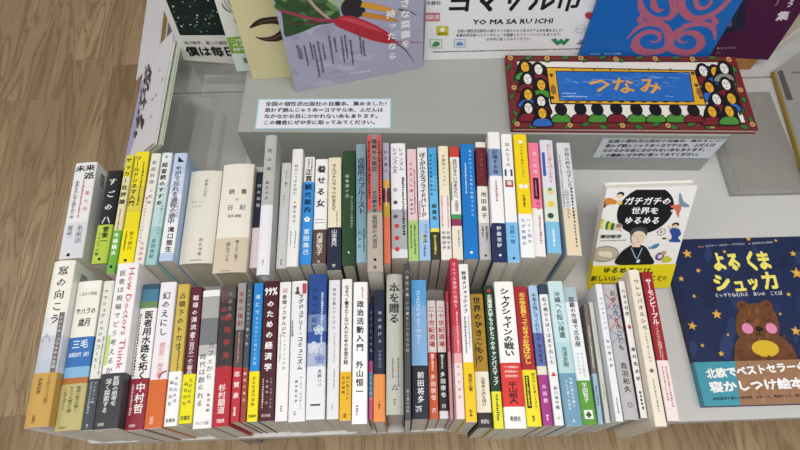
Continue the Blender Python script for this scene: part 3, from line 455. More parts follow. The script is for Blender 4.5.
    (0, -0.1088, 0.0951, 0.0439, 0.1942, 0.1330, 0.0240, 'wide dark blue book with pale wave pattern fading to white', [(0.3, '2c4c92'), (0.42, '6f86b6'), (0.5, '34549a'), (0.66, 'a9b4cc'), (1, 'e2e2e8')], [('大海への返信', 0.1, 0.42, -0.15, 0.34, '16264e', 0), ('~40', 0.14, 0.66, 0.28, 0.2, 'c6d0e6', 0), ('❀', 0.36, 0.46, 0.1, 0.6, 'c6cfe0', 0), ('❀', 0.48, 0.58, -0.15, 0.7, 'd2d8e6', 0), ('❀', 0.56, 0.66, 0.2, 0.6, '6f84b8', 0), ('青柳いづ', 0.68, 0.8, 0.2, 0.22, '3a4460', 0), ('=▬▬▬', 0.89, 0.92, 0.0, 0.55, '131316', 0)], None, {}),
    (0, -0.0877, 0.0961, 0.0361, 0.1862, 0.1276, 0.0157, 'plain light grey white book with faint slim title, right of a wave patterned one', [(1, 'dddfe2')], [('資本主義リアリズム', 0.06, 0.38, 0, 0.34, '4a4c52', 0), ('>Capitalist Realism', 0.4, 0.62, 0.1, 0.24, '9aa0a8', 0), ('~14', 0.66, 0.8, 0.1, 0.2, 'a0a4aa', 0), ('~4', 0.9, 0.94, 0, 0.3, 'a8acb2', 0)], None, {}),
    (0, -0.0715, 0.0944, 0.0281, 0.1887, 0.1293, 0.0142, 'white book with black title over mustard yellow band', [(1, 'ecebe6')], [('なるべく働きたくない人のためのお金の話', 0.05, 0.63, 0, 0.42, '131316', 1)], (0.68, 'e2b02c', [('弱い私たちの', 0.08, 0.6, 0.2, 0.28, '131316', 0), ('生存戦略', 0.08, 0.48, -0.18, 0.28, '131316', 0), ('~5', 0.86, 0.95, 0, 0.4, '131316', 0)]), {}),
    (0, -0.0535, 0.0903, 0.0227, 0.1885, 0.1291, 0.0194, 'wide white book with big bold black title, beside a slim navy and pink one', [(1, 'eff0f2')], [('~10', 0.04, 0.13, 0.15, 0.2, 'c06a4a', 0), ('政治活動入門', 0.14, 0.52, 0, 0.5, '131316', 1), ('外山恒一', 0.58, 0.82, 0, 0.5, '131316', 1), ('~4', 0.88, 0.95, -0.15, 0.22, '77777a', 0)], None, {}),
    (0, -0.0401, 0.0990, 0.0209, 0.1564, 0.1071, 0.0054, 'very slim navy book with pink and blue foot', [(0.52, '2a3560'), (0.62, 'd85a9a'), (0.82, '4aa6d8'), (1, 'e06aa0')], [('うつくしい人生', 0.06, 0.46, 0, 0.7, 'b8c0e0', 0), ('こどもに学ぶ', 0.6, 0.86, 0, 0.7, 'f2e0ec', 0)], None, {}),
    (0, -0.0286, 0.0934, 0.0194, 0.1765, 0.1209, 0.0148, 'dark navy book with plain orange foot band', [(1, '262c40')], [('海は逃げる', 0.16, 0.44, 0.05, 0.34, 'b8bed0', 0), ('ウチダゴウ', 0.48, 0.62, 0.05, 0.3, '98a0b8', 0)], (0.66, 'e2914e', [('三輪舎', 0.55, 0.74, 0, 0.24, '4a2c14', 0)]), {'edge': '2c2420'}),
    (0, -0.0089, 0.1013, 0.0083, 0.1891, 0.1296, 0.0224, 'wide sage grey hardback with brushed dark title', [(1, 'b9bab2')], [('本を贈る', 0.07, 0.38, -0.02, 0.64, '34403c', 1), ('~18', 0.62, 0.82, 0.22, 0.2, '6a6c66', 0), ('~14', 0.62, 0.76, -0.1, 0.2, '6a6c66', 0), ('△', 0.78, 0.86, 0, 0.4, '5a6a5a', 0), ('~3', 0.9, 0.94, 0, 0.2, '5a5c56', 0)], None, {'hard': 1, 'edge': 'a5a69e'}),
    (0, 0.0074, 0.0928, 0.0021, 0.2082, 0.1426, 0.0079, 'very slim dark grey book between sage and blue ones', [(1, '4a4b4e')], [('八百万の森', 0.04, 0.24, 0, 0.55, 'c0c0c2', 0), ('ソロ暮らし一〇〇〇日', 0.26, 0.6, 0, 0.5, 'c0c0c2', 0), ('旅と食の天秤', 0.82, 0.96, 0, 0.45, 'b0b0b2', 0)], None, {}),
    (0, 0.0232, 0.0965, 0.0008, 0.1859, 0.1273, 0.0213, 'sky blue upper spine over near black foot with white author name', [(0.2, '5aa0d6'), (0.64, '82aed8'), (1, '262a38')], [('さよならイェーサマー', 0.08, 0.5, -0.05, 0.38, 'd2e2f0', 0), ('前田将多', 0.68, 0.9, 0.05, 0.42, 'e8e8ec', 0), ('✈', 0.9, 0.97, -0.1, 0.4, 'e8e8ec', 0)], None, {'edge': '1e2230'}),
    (0, 0.0412, 0.0988, 0.0011, 0.1596, 0.1093, 0.0123, 'short orange and white book, left of its black twin', [(0.46, 'e6e0da'), (0.54, 'c8453a'), (1, 'd2613e')], [('二十世紀酒場', 0.05, 0.42, 0, 0.66, 'b83a30', 1), ('三', 0.45, 0.53, 0, 0.5, 'f2f2f2', 1), ('~12', 0.48, 0.62, 0, 0.4, 'f4e0d0', 0), ('多田欣也', 0.64, 0.86, 0, 0.56, 'f6e6dc', 1), ('✈', 0.9, 0.97, 0, 0.5, 'f2f2f2', 0)], None, {}),
    (0, 0.0545, 0.0994, 0.0019, 0.1590, 0.1089, 0.0117, 'short black footed white book, right of its orange twin', [(0.46, 'e0dad6'), (0.54, '2a2a2c'), (0.94, '2b2b2d'), (1, 'e6e6e6')], [('二十世紀酒場', 0.05, 0.42, 0, 0.66, 'b83a30', 1), ('一', 0.45, 0.53, 0, 0.5, 'f2f2f2', 1), ('~12', 0.48, 0.6, 0, 0.4, 'd8d8d8', 0), ('多田欣也', 0.62, 0.84, 0, 0.56, 'f2f2f2', 1), ('✈', 0.87, 0.94, 0, 0.5, 'f2f2f2', 0)], None, {}),
    (0, 0.0637, 0.0977, 0.0024, 0.1718, 0.1177, 0.0040, 'very slim deep pink book pressed against a taller red one', [(0.5, 'b84a58'), (1, 'd8a0a4')], [('~24', 0.1, 0.8, 0, 0.4, 'f0d0d4', 0)], None, {}),
    (0, 0.0723, 0.0941, 0.0030, 0.2132, 0.1460, 0.0105, 'tallest red book fading to pale pink foot in the front row', [(0.45, 'c23a4c'), (0.62, 'c85464'), (0.68, 'e0a8ac'), (1, 'e9d6d4')], [('てんてん哲学に出会う', 0.03, 0.34, 0, 0.5, 'ecc8cc', 0), ('~20', 0.36, 0.62, 0.1, 0.3, 'ecc8cc', 0), ('高木友朝倉', 0.68, 0.9, 0, 0.36, 'b86a74', 0)], None, {}),
    (0, 0.0855, 0.0909, 0.0031, 0.2091, 0.1432, 0.0136, 'tall white book with yellow lower band and black title', [(1, 'e9e9ea')], [('野球メジャックイブ', 0.05, 0.34, 0, 0.44, '131316', 1), ('~24', 0.36, 0.6, -0.1, 0.3, '4a4a5a', 0), ('~18', 0.36, 0.56, 0.25, 0.2, '77777a', 0)], (0.65, 'eac321', [('栗原正憲', 0.2, 0.5, 0.1, 0.4, '4a3c10', 0), ('~4', 0.8, 0.92, 0, 0.4, '4a3c10', 0)]), {}),
    (0, 0.1046, 0.0862, 0.0102, 0.1834, 0.1257, 0.0187, 'book with black on ochre upper spine, cream middle and black foot', [(0.04, '2e2a26'), (0.62, 'a8842c'), (0.9, 'ebe4d2'), (1, '2c2c30')], [('世界のひきこもり', 0.06, 0.56, 0.0, 0.55, '1c1814', 1), ('~12', 0.42, 0.58, -0.3, 0.2, '131316', 0), ('当事者の声を聞け', 0.66, 0.86, 0.05, 0.3, '131316', 0), ('=寿郎社', 0.94, 0.98, 0, 0.6, 'd8d8d8', 0)], None, {}),
    (0, 0.1213, 0.0846, 0.0075, 0.1888, 0.1294, 0.0123, 'dark green book with small yellow foot in the front row', [(0.76, '23402f'), (1, 'e0dc3a')], [('@', 0.04, 0, 0, 0.4, 'c03238', 0), ('北海道大学もうひとつのキャンパスマップ', 0.07, 0.72, 0, 0.54, 'e0e8e0', 1), ('~12', 0.78, 0.95, 0, 0.4, '3a4a1a', 0)], None, {'edge': 'c8c4a8'}),
    (0, 0.1418, 0.0845, 0.0053, 0.1936, 0.1326, 0.0263, 'wide white book with bright red band below bold black title', [(1, 'efeeec')], [('シャクシャインの戦い', 0.05, 0.54, 0, 0.5, '131316', 1)], (0.58, [(0.68, 'd23c38'), (1, 'efeeec')], [('=アイヌ民族最大の', 0.05, 0.09, 0, 0.8, 'f4d8d4', 0), ('=武装蜂起の', 0.12, 0.16, 0, 0.7, 'f4d8d4', 0), ('=全貌を読む', 0.19, 0.23, 0, 0.7, 'f4d8d4', 0), ('平山裕人', 0.3, 0.64, 0, 0.44, '3a1010', 0), ('=寿郎社', 0.82, 0.9, 0, 0.55, '131316', 0)]), {'rs': 'e0dfdd'}),
    (0, 0.1663, 0.0875, 0.0093, 0.1853, 0.1269, 0.0188, 'crimson book with bright yellow foot and black title plate', [(0.62, 'a52a34'), (1, 'ecdc2a')], [('北の学芸員とっておきの', 0.05, 0.4, 0.05, 0.46, 'ecd24a', 1), ('お宝ばなし', 0.4, 0.58, 0.0, 0.5, 'ecd24a', 1), ('|', 0.66, 0.88, -0.2, 0.3, '2a2a1c', 0), ('~14', 0.67, 0.87, -0.2, 0.2, 'ecdc2a', 0), ('観光ほんを楽しくする', 0.64, 0.88, 0.25, 0.22, '2a2a1c', 0), ('~3', 0.93, 0.97, 0, 0.3, '131316', 0)], None, {'edge': '7a2026'}),
    (0, 0.1836, 0.0888, 0.0078, 0.1849, 0.1267, 0.0127, 'slim pale blue book with magenta foot', [(0.36, 'aac6e4'), (0.6, '5c6ca8'), (0.66, 'e0d8c8'), (1, 'a03a86')], [('不老の残してくれたもの', 0.06, 0.42, 0, 0.5, '22305a', 0), ('竜沢雅美', 0.44, 0.58, 0, 0.4, '22305a', 0), ('水田委', 0.72, 0.86, 0, 0.42, 'f0dcec', 0), ('~3', 0.93, 0.97, 0, 0.3, 'f0dcec', 0)], None, {}),
    (0, 0.1975, 0.0886, 0.0102, 0.1874, 0.1284, 0.0117, 'white book with small red triangle and grey author name', [(0.08, '3a4660'), (1, 'e8e8ea')], [('虹の橋からぼくは走り出した', 0.1, 0.6, 0, 0.5, '3a3a44', 0), ('▲', 0.62, 0.7, 0, 0.6, 'c8404a', 0), ('森川海守嶋', 0.74, 0.9, 0, 0.4, '55555c', 0), ('▲', 0.93, 0.97, 0, 0.4, 'b0b870', 0)], None, {}),
    (0, 0.2151, 0.0876, 0.0123, 0.1917, 0.1313, 0.0205, 'wide pale aqua book with steel blue foot band', [(0.45, 'c3dde0'), (1, 'b0d2d8')], [('沖縄への短い帰還', 0.08, 0.42, 0, 0.4, '2c444c', 0), ('池澤夏樹', 0.48, 0.62, 0, 0.34, '2c444c', 0)], (0.66, '6f9ab4', [('沖縄に惹かれ通い', 0.08, 0.66, 0.14, 0.2, 'e0ecf2', 0), ('そして渡った日々', 0.12, 0.72, -0.14, 0.2, 'e0ecf2', 0), ('~5', 0.88, 0.93, 0, 0.24, 'e0ecf2', 0)]), {'edge': '8fb0bc'}),
    (0, 0.2365, 0.0895, 0.0167, 0.1832, 0.1255, 0.0182, 'pale blue white book with leafy green foot', [(0.12, 'a8bcc6'), (0.7, 'e6eaee'), (1, '5f9a3a')], [('那覇の市場で古本屋', 0.08, 0.46, 0, 0.42, '131316', 0), ('ひょっこり始めた', 0.5, 0.68, 0.15, 0.2, '77777a', 0), ('ウララの日々', 0.5, 0.66, -0.15, 0.2, '77777a', 0)], (0.7, '5c983a', [('宇田智子', 0.05, 0.5, 0.0, 0.38, 'f2f2f2', 0), ('■', 0.64, 0.9, 0.0, 0.62, 'eef0ea', 0), ('♠', 0.66, 0.88, 0, 0.45, '3a5a2a', 0)]), {'edge': 'b0b8bc'}),
    (0, 0.2551, 0.0919, -0.0182, 0.1610, 0.1103, 0.0067, 'slim taupe book with light blue foot, right of a green footed one', [(0.6, '77706a'), (1, '9fbcd6')], [('~20', 0.2, 0.56, 0, 0.4, 'd8d4ce', 0), ('~8', 0.7, 0.86, 0, 0.4, '3a4a5a', 0)], None, {}),
    (0, 0.2646, 0.0937, -0.0071, 0.1619, 0.1109, 0.0064, 'slim pale stone book with hardly visible title', [(1, 'cfd1c8')], [('~20', 0.15, 0.5, 0, 0.3, '9a9c94', 0), ('~6', 0.7, 0.82, 0, 0.3, '77777a', 0)], None, {}),
    (0, 0.2747, 0.0937, -0.0023, 0.1833, 0.1256, 0.0097, 'white lavender book with slim dark title, left of a grey one with crosses', [(1, 'e4e4ec')], [('バウムクーヘン', 0.1, 0.36, 0, 0.42, '3a3a4a', 0), ('谷川俊太郎', 0.42, 0.64, 0, 0.42, '3a3a4a', 0), ('~8', 0.84, 0.95, 0, 0.3, '5a5a6a', 0)], None, {}),
    (0, 0.2912, 0.0959, 0.0015, 0.1815, 0.1244, 0.0194, 'grey hardback crossed by thin red and blue pencil marks', [(1, 'b4b4b6')], [('おやときどきこども', 0.05, 0.52, 0.08, 0.44, '2c2c30', 0), ('鳥羽和久', 0.6, 0.82, 0.02, 0.44, '2c2c30', 0), ('◎', 0.86, 0.94, 0, 0.4, '8c8c90', 0), ('/', 0.1, 0.5, 0, 0.0, 'c0505a', 0)], None, {'hard': 1, 'edge': 'a8a49a'}),
    (0, 0.3064, 0.0979, -0.0088, 0.1836, 0.1257, 0.0087, 'slim white book with black title and red stamp', [(1, 'e9e6e8')], [('たまの河原', 0.06, 0.28, 0, 0.6, '131316', 0), ('♦', 0.3, 0.42, 0, 0.8, 'b84a50', 0), ('藤村拓太郎', 0.5, 0.76, 0, 0.6, '131316', 0), ('~5', 0.82, 0.95, 0, 0.5, '131316', 0)], None, {'rs': '3a2c34', 'ls': '4a3038'}),
    (0, 0.3192, 0.0859, -0.0090, 0.2060, 0.1411, 0.0147, 'cream book with black script title, beside a dark red one', [(0.02, 'e9e4da'), (1, 'e6dccb')], [('ウレシパオルシペ', 0.06, 0.42, 0.05, 0.46, '131316', 0), ('アイヌ文化で育んだ私の', 0.38, 0.62, 0.05, 0.24, '55504a', 0), ('✾', 0.64, 0.7, 0, 0.4, '3a3a3a', 0), ('~14', 0.72, 0.92, 0, 0.2, '77777a', 0)], None, {'edge': 'cfc3b0'}),
    (0, 0.3381, 0.0930, -0.0131, 0.1980, 0.1357, 0.0154, 'dark red book with pinkish white foot, rightmost of the front row', [(0.62, '97262f'), (1, 'e9d9d8')], [('サーモンピープル', 0.05, 0.38, 0.02, 0.56, 'f2e4e0', 1), ('アイヌのサケ漁復活にむけて', 0.38, 0.62, 0.0, 0.36, 'e6c8c4', 0), ('~16', 0.66, 0.92, 0.15, 0.22, 'b06a6a', 0), ('~14', 0.66, 0.88, -0.15, 0.2, 'b06a6a', 0)], None, {'ls': '2b3246'}),
]
for i, (row, x, y, yaw, L, w, t, label, bands, texts, obi, extra) in enumerate(BOOK_ROWS):
    d = dict(label=label, bands=bands, texts=texts, obi=obi, hard=0, rs=None, ls=None, edge=None, page=None, code=0); d.update(extra)
    spine_book(i, row, x, y, yaw, L, w, t, d)

# ------------------------------------------------------------------ things that show their face
def slab(mb, W, Hh, D, face, back, side, page=None, lip=.002, spine='left'):
    """a closed book or sheet in its own frame: u along x, v along y, cover at z = 0, depth below"""
    if page is None:
        mb.box(0, W, 0, Hh, -D, 0, side); mb.face([(0, 0, .00005), (W, 0, .00005), (W, Hh, .00005), (0, Hh, .00005)], face); return
    mb.box(0, W, 0, Hh, -lip, 0, face); mb.box(0, W, 0, Hh, -D, -D + lip, back)
    mb.box(0, lip, 0, Hh, -D + lip, -lip, side)
def frame_of(o, ux, up):
    ux = Vector(ux).normalized(); up = Vector(up).normalized(); nz = ux.cross(up).normalized()
    return Matrix(((ux.x, up.x, nz.x, o[0]), (ux.y, up.y, nz.y, o[1]), (ux.z, up.z, nz.z, o[2]), (0, 0, 0, 1)))
def lean_frame(bl, br, back):
    """frame of something standing on the edge bl-br and leaning backward by an angle"""
    ux = (Vector(br) - Vector(bl)).normalized(); hb = Vector((-ux.y, ux.x, 0)).normalized()
    return frame_of(bl, ux, hb * math.sin(R(back)) + Vector((0, 0, math.cos(R(back)))))
def face_book(name, label, M, W, Hh, D, colour, art, pages=True, lip=.002, back=None, side=None, band=None, cat='book', group=None, rough=.4, page='e2dccd'):
    root = empty(name, (0, 0, 0)); root.matrix_world = M
    tag(root, label, cat, group)
    mb = MB(); cm = mat(colour, rough, .02, 40); bk = mat(back or colour, .45, .02, 40); sd = mat(side or colour, .45, .02, 40)
    slab(mb, W, Hh, D, cm, bk, sd, True if pages else None, lip)
    art.put(mb, lambda u, v, k: (u, v, k), clip=(0, W, 0, Hh))
    mb.build('cover', root)
    if pages:
        p = MB(); p.box(lip + .0002, W - .002, .002, Hh - .002, -D + lip, -lip, page_mat(page)); p.build('page_block', root)
    if band:
        h0, h1, bc, ba = band; q = MB()
        q.box(-.0003, W + .0003, h0, h1, .0013, .0015, mat(bc, .35, .02, 40)); q.box(-.0004, -.0001, h0, h1, -D, .0015, mat(bc, .35, .02, 40))
        ba.put(q, lambda u, v, k: (u, v, k + .0015), clip=(0, W, h0, h1)); q.build('paper_band', root)
    return root
A = Art()
A.rect(0, 0, 0.2225, 0.0608, '9fd0da'); A.rect(.0022, .0018, 0.2225-.0022, 0.0608-.0018, 'e2e4ee')
A.text('全国の個性派出版社の自薦本、集めました！', 0.0129, 0.0503, 0.0093, '3a3a44', 1, 0.2016, 0, -0.0027)
A.text('思わず読んじゃう本＝ヨマサル本、ふだんは', 0.013, 0.0375, 0.0092, '3a3a44', 1, 0.1959, 0, -0.0026)
A.text('なかなかお目にかかれない本もあります。', 0.013, 0.0248, 0.0091, '3a3a44', 1, 0.1869, 0, -0.0025)
A.text('この機会にぜひ手に取ってみてください。', 0.013, 0.0123, 0.009, '3a3a44', 1, 0.183, 0, -0.0025)
face_book('notice_card', 'white notice card with pale blue edge lying on top of the display step', frame_of((-0.24016, 0.54954, 0.1111), (0.99999, 0.00524, 0.0), (-0.00524, 0.99999, 0.0)), 0.2225, 0.0608, .0006, 'e2e4ee', A, False, cat='notice')
A = Art()
A.rect(0, 0, 0.2035, 0.0563, 'a9cdd6'); A.rect(.0022, .0018, 0.2035-.0022, 0.0563-.0018, 'dcdee8')
A.text('全国の個性派出版社の自薦本、集めました！', 0.0116, 0.0496, 0.0101, '3a3a44', 1, 0.1864, 0, 0.0301)
A.text('思わず読んじゃう本＝ヨマサル本、ふだんは', 0.0114, 0.036, 0.0104, '3a3a44', 1, 0.181, 0, 0.0313)
A.text('なかなかお目にかかれない本もあります。', 0.0112, 0.022, 0.0106, '3a3a44', 1, 0.1704, 0, 0.033)
A.text('この機会にぜひ手に取ってみてください。', 0.011, 0.0077, 0.0109, '3a3a44', 1, 0.1672, 0, 0.0341)
face_book('notice_card', 'white notice card stuck on the front of the display step', frame_of((0.32798, 0.53837, 0.04303), (0.99995, -0.00995, 0.0), (0.0, 0.0, 1.0)), 0.2035, 0.0563, .0006, 'dcdee8', A, False, cat='notice')
A = Art()
A.blob([(0.0315, 0.0758), (0.0419, 0.0785), (0.0512, 0.0731), (0.0434, 0.0684)], 'aaa6be')
A.blob([(0.0804, 0.0584), (0.0949, 0.0622), (0.1083, 0.0544), (0.0977, 0.0478)], 'b6b6c8')
A.blob([(0.0343, 0.1206), (0.0539, 0.1255), (0.0715, 0.1158), (0.0569, 0.1072)], 'b6b6c8')
A.blob([(0.0996, 0.0587), (0.1107, 0.0616), (0.121, 0.0557), (0.113, 0.0506)], '9e9eb6')
A.blob([(0.0314, 0.1327), (0.0497, 0.1372), (0.0661, 0.1283), (0.0525, 0.1204)], 'b6b6c8')
A.blob([(0.1512, 0.0266), (0.157, 0.0282), (0.1626, 0.0249), (0.1584, 0.0222)], 'aaa6be')
A.blob([(-0.0251, 0.0527), (-0.0069, 0.0574), (0.0086, 0.0477), (-0.0052, 0.0395)], 'a4a4ba')
A.blob([(0.0733, 0.0381), (0.0926, 0.0431), (0.1104, 0.0326), (0.0963, 0.0236)], 'b6b6c8')
A.blob([(0.0603, 0.0278), (0.0725, 0.031), (0.0835, 0.0243), (0.0745, 0.0186)], '9e9eb6')
A.blob([(0.1859, 0.1065), (0.1924, 0.1082), (0.1988, 0.1049), (0.1943, 0.102)], '9e9eb6')
A.blob([(0.0267, 0.0571), (0.044, 0.0616), (0.0594, 0.0524), (0.0465, 0.0445)], 'a4a4ba')
A.blob([(0.0637, 0.0215), (0.0781, 0.0253), (0.0913, 0.0173), (0.0807, 0.0105)], 'aaa6be')
A.blob([(0.1015, 0.0528), (0.1209, 0.0579), (0.1393, 0.0474), (0.1251, 0.0384)], 'b2b2c6')
A.blob([(0.1676, -0.0331), (0.1844, -0.0285), (0.2011, -0.0385), (0.1891, -0.0468)], '9e9eb6')
A.blob([(0.1366, 0.0842), (0.1497, 0.0875), (0.1624, 0.0807), (0.1529, 0.0748)], 'aaa6be')
A.blob([(0.1068, 0.0306), (0.115, 0.0328), (0.1227, 0.0282), (0.1167, 0.0244)], 'aaa6be')
A.blob([(0.0456, 0.1333), (0.0572, 0.1361), (0.0676, 0.1305), (0.059, 0.1256)], 'b6b6c8')
A.blob([(-0.0094, 0.0454), (0.0021, 0.0484), (0.0119, 0.0423), (0.0032, 0.0371)], '9e9eb6')
A.blob([(-0.0132, 0.1038), (-0.0023, 0.1066), (0.007, 0.1011), (-0.0012, 0.0964)], 'b2b2c6')
A.blob([(-0.0082, 0.0746), (-0.0029, 0.0759), (0.0015, 0.0732), (-0.0024, 0.0709)], 'aaa6be')
A.blob([(0.035, 0.0208), (0.0563, 0.0264), (0.0755, 0.0146), (0.0597, 0.0046)], 'aaa6be')
A.blob([(0.0476, 0.1448), (0.0519, 0.1458), (0.0558, 0.1438), (0.0526, 0.142)], 'b2b2c6')
A.blob([(0.1227, 0.1293), (0.13, 0.1312), (0.1369, 0.1276), (0.1317, 0.1244)], 'b6b6c8')
A.blob([(0.0449, 0.1141), (0.0599, 0.1179), (0.0735, 0.1104), (0.0623, 0.1038)], 'a4a4ba')
A.blob([(0.0304, 0.0087), (0.0505, 0.014), (0.0685, 0.0027), (0.0535, -0.0068)], 'b6b6c8')
A.blob([(0.0554, 0.0174), (0.0667, 0.0204), (0.0769, 0.0141), (0.0686, 0.0088)], 'aaa6be')
A.blob([(0.1284, 0.1183), (0.1477, 0.1232), (0.1664, 0.1135), (0.1524, 0.105)], 'aaa6be')
A.blob([(0.0315, 0.0619), (0.0478, 0.066), (0.0622, 0.0575), (0.0502, 0.0501)], 'a4a4ba')
A.blob([(0.0824, 0.1064), (0.0915, 0.1087), (0.0998, 0.1041), (0.0932, 0.1001)], 'a4a4ba')
A.blob([(-0.017, 0.1064), (-0.0035, 0.1098), (0.008, 0.1031), (-0.0022, 0.0973)], 'b2b2c6')
A.blob([(0.0652, 0.0608), (0.0719, 0.0625), (0.078, 0.0589), (0.0731, 0.0559)], 'a4a4ba')
A.blob([(0.0808, 0.0426), (0.0913, 0.0454), (0.1009, 0.0397), (0.0933, 0.0349)], 'a4a4ba')
A.blob([(0.1555, 0.1236), (0.1607, 0.1249), (0.1658, 0.1223), (0.162, 0.12)], 'b2b2c6')
A.blob([(0.2003, 0.081), (0.2121, 0.0841), (0.2239, 0.0778), (0.2157, 0.0725)], 'aaa6be')
A.blob([(0.1216, 0.1092), (0.1289, 0.111), (0.1357, 0.1074), (0.1305, 0.1042)], 'a4a4ba')
A.blob([(0.1669, 0.0866), (0.1839, 0.0909), (0.2007, 0.0821), (0.1886, 0.0744)], 'b2b2c6')
A.blob([(0.1555, 0.1229), (0.1685, 0.1262), (0.1812, 0.1197), (0.1719, 0.114)], '9e9eb6')
A.blob([(0.0481, 0.1191), (0.0648, 0.1233), (0.0799, 0.115), (0.0675, 0.1078)], '9e9eb6')
A.blob([(0.0443, 0.0518), (0.0596, 0.0558), (0.0733, 0.0476), (0.062, 0.0406)], 'b2b2c6')
A.blob([(0.0082, 0.1141), (0.0177, 0.1164), (0.026, 0.1117), (0.0188, 0.1076)], '9e9eb6')
A.blob([(0.0738, 0.0151), (0.0814, 0.0172), (0.0884, 0.0129), (0.0828, 0.0093)], 'a4a4ba')
A.blob([(0.1472, 0.0977), (0.1605, 0.1011), (0.1735, 0.0943), (0.1639, 0.0883)], 'a4a4ba')
A.blob([(0.0362, 0.1358), (0.0485, 0.1389), (0.0594, 0.1329), (0.0503, 0.1277)], '9e9eb6')
A.blob([(0.0388, 0.0273), (0.0532, 0.0311), (0.066, 0.0232), (0.0554, 0.0165)], 'a4a4ba')
A.blob([(0.0525, 0.0252), (0.0586, 0.0269), (0.0641, 0.0235), (0.0596, 0.0206)], 'aaa6be')
A.blob([(0.0648, 0.1284), (0.0736, 0.1305), (0.0815, 0.1263), (0.0751, 0.1225)], 'a4a4ba')
A.blob([(0.0039, 0.204), (0.0023, 0.1785), (0.0072, 0.1581), (0.004, 0.122), (0.0091, 0.1166), (0.0338, 0.1204), (0.0555, 0.1266), (0.0814, 0.1268), (0.0916, 0.1402), (0.0808, 0.1624), (0.0746, 0.1901)], '33502c')
A.blob([(0.0315, 0.153), (0.0371, 0.1551), (0.044, 0.1491), (0.0372, 0.1476)], '4c7040')
A.blob([(0.0747, 0.1761), (0.0783, 0.1752), (0.083, 0.1687), (0.0785, 0.17)], '6f9460')
A.blob([(0.0721, 0.1631), (0.0807, 0.1612), (0.0921, 0.1456), (0.0813, 0.1487)], '5f8550')
A.blob([(-0.0029, 0.1741), (0.0048, 0.1747), (0.014, 0.1639), (0.0045, 0.1642)], '3f6236')
A.blob([(0.0322, 0.1412), (0.0405, 0.1403), (0.051, 0.126), (0.0406, 0.128)], '3f6236')
A.blob([(0.0107, 0.1829), (0.0144, 0.1829), (0.019, 0.1772), (0.0143, 0.1776)], '6f9460')
A.blob([(0.0692, 0.1497), (0.0731, 0.1501), (0.0782, 0.1445), (0.0734, 0.1446)], '5f8550')
A.blob([(0.0403, 0.1754), (0.0444, 0.1771), (0.0493, 0.1731), (0.0444, 0.1719)], '4c7040')
A.blob([(0.0694, 0.1432), (0.0758, 0.1486), (0.0838, 0.1452), (0.0762, 0.1405)], '6f9460')
A.blob([(0.0298, 0.1401), (0.0365, 0.146), (0.0445, 0.1431), (0.0366, 0.1379)], '6f9460')
A.blob([(0.0702, 0.1744), (0.0757, 0.1788), (0.0827, 0.1758), (0.076, 0.172)], '5f8550')
A.blob([(0.0645, 0.1885), (0.0712, 0.1878), (0.0801, 0.1768), (0.0716, 0.1783)], '4c7040')
A.blob([(0.0565, 0.1715), (0.0639, 0.1748), (0.0733, 0.1676), (0.0642, 0.1651)], '4c7040')
A.blob([(0.0318, 0.1401), (0.0365, 0.145), (0.042, 0.144), (0.0365, 0.1396)], '5f8550')
A.blob([(0.0032, 0.1891), (0.0108, 0.1968), (0.0196, 0.1956), (0.0106, 0.1886)], '4c7040')
A.blob([(0.0372, 0.1568), (0.0427, 0.1625), (0.0493, 0.1612), (0.0428, 0.1561)], '2a4426')
A.blob([(0.0456, 0.1493), (0.0522, 0.1553), (0.0603, 0.1525), (0.0524, 0.1472)], '3f6236')
A.blob([(0.0359, 0.1842), (0.0397, 0.1847), (0.0443, 0.1797), (0.0397, 0.1796)], '4c7040')
A.blob([(0.0447, 0.1876), (0.0509, 0.1891), (0.0588, 0.1817), (0.0511, 0.1809)], '6f9460')
A.blob([(0.0204, 0.1431), (0.0283, 0.1477), (0.0379, 0.1411), (0.0283, 0.1375)], '3f6236')
A.blob([(0.0437, 0.1461), (0.049, 0.1447), (0.0557, 0.1346), (0.0491, 0.1368)], '2a4426')
A.blob([(0.034, 0.1783), (0.0407, 0.1794), (0.0489, 0.1708), (0.0407, 0.1705)], '4c7040')
A.blob([(0.063, 0.1678), (0.0682, 0.1735), (0.0746, 0.1727), (0.0684, 0.1675)], '3f6236')
A.blob([(0.0172, 0.1349), (0.0267, 0.1424), (0.0379, 0.1374), (0.0266, 0.1308)], '2a4426')
A.curve([(0.0463, 0.1846), (0.057, 0.1595), (0.0767, 0.1311)], [0.0052, 0.0048, 0.0042], 'b09a94')
A.curve([(0.0699, 0.1798), (0.081, 0.1642), (0.0996, 0.1506)], 0.0039, 'a6c074')
A.curve([(0.0919, 0.1716), (0.1033, 0.1538)], 0.0033, '9ab868')
A.curve([(0.0046, 0.165), (0.0261, 0.1533), (0.0538, 0.1381), (0.0827, 0.129)], [0.0032, 0.0048, 0.0058, 0.0071], 'a03e58')
A.curve([(0.0073, 0.1421), (0.0295, 0.1348), (0.0563, 0.1322), (0.082, 0.1291)], [0.001, 0.0013, 0.0017, 0.002], '7a3048')
A.blob([(0.0948, 0.1536), (0.1044, 0.1645), (0.121, 0.1619), (0.1283, 0.1486), (0.1289, 0.1343), (0.118, 0.128), (0.1009, 0.1308), (0.0945, 0.1416)], '2a272c')
A.curve([(0.125, 0.1501), (0.1467, 0.1408), (0.1637, 0.1323), (0.181, 0.122)], [0.009, 0.0097, 0.0076, 0.001], 'd89c38')
A.curve([(0.1246, 0.1324), (0.1457, 0.1237), (0.1665, 0.1142), (0.1807, 0.1077)], [0.0071, 0.0092, 0.0071, 0.0014], 'c88830')
A.blob([(0.0807, 0.1294), (0.0875, 0.1345), (0.1013, 0.1349), (0.1179, 0.1272), (0.1447, 0.107), (0.1636, 0.0883), (0.174, 0.07), (0.1646, 0.0666), (0.1428, 0.0763), (0.1184, 0.0918), (0.0952, 0.1101), (0.083, 0.1205)], 'b02c3c')
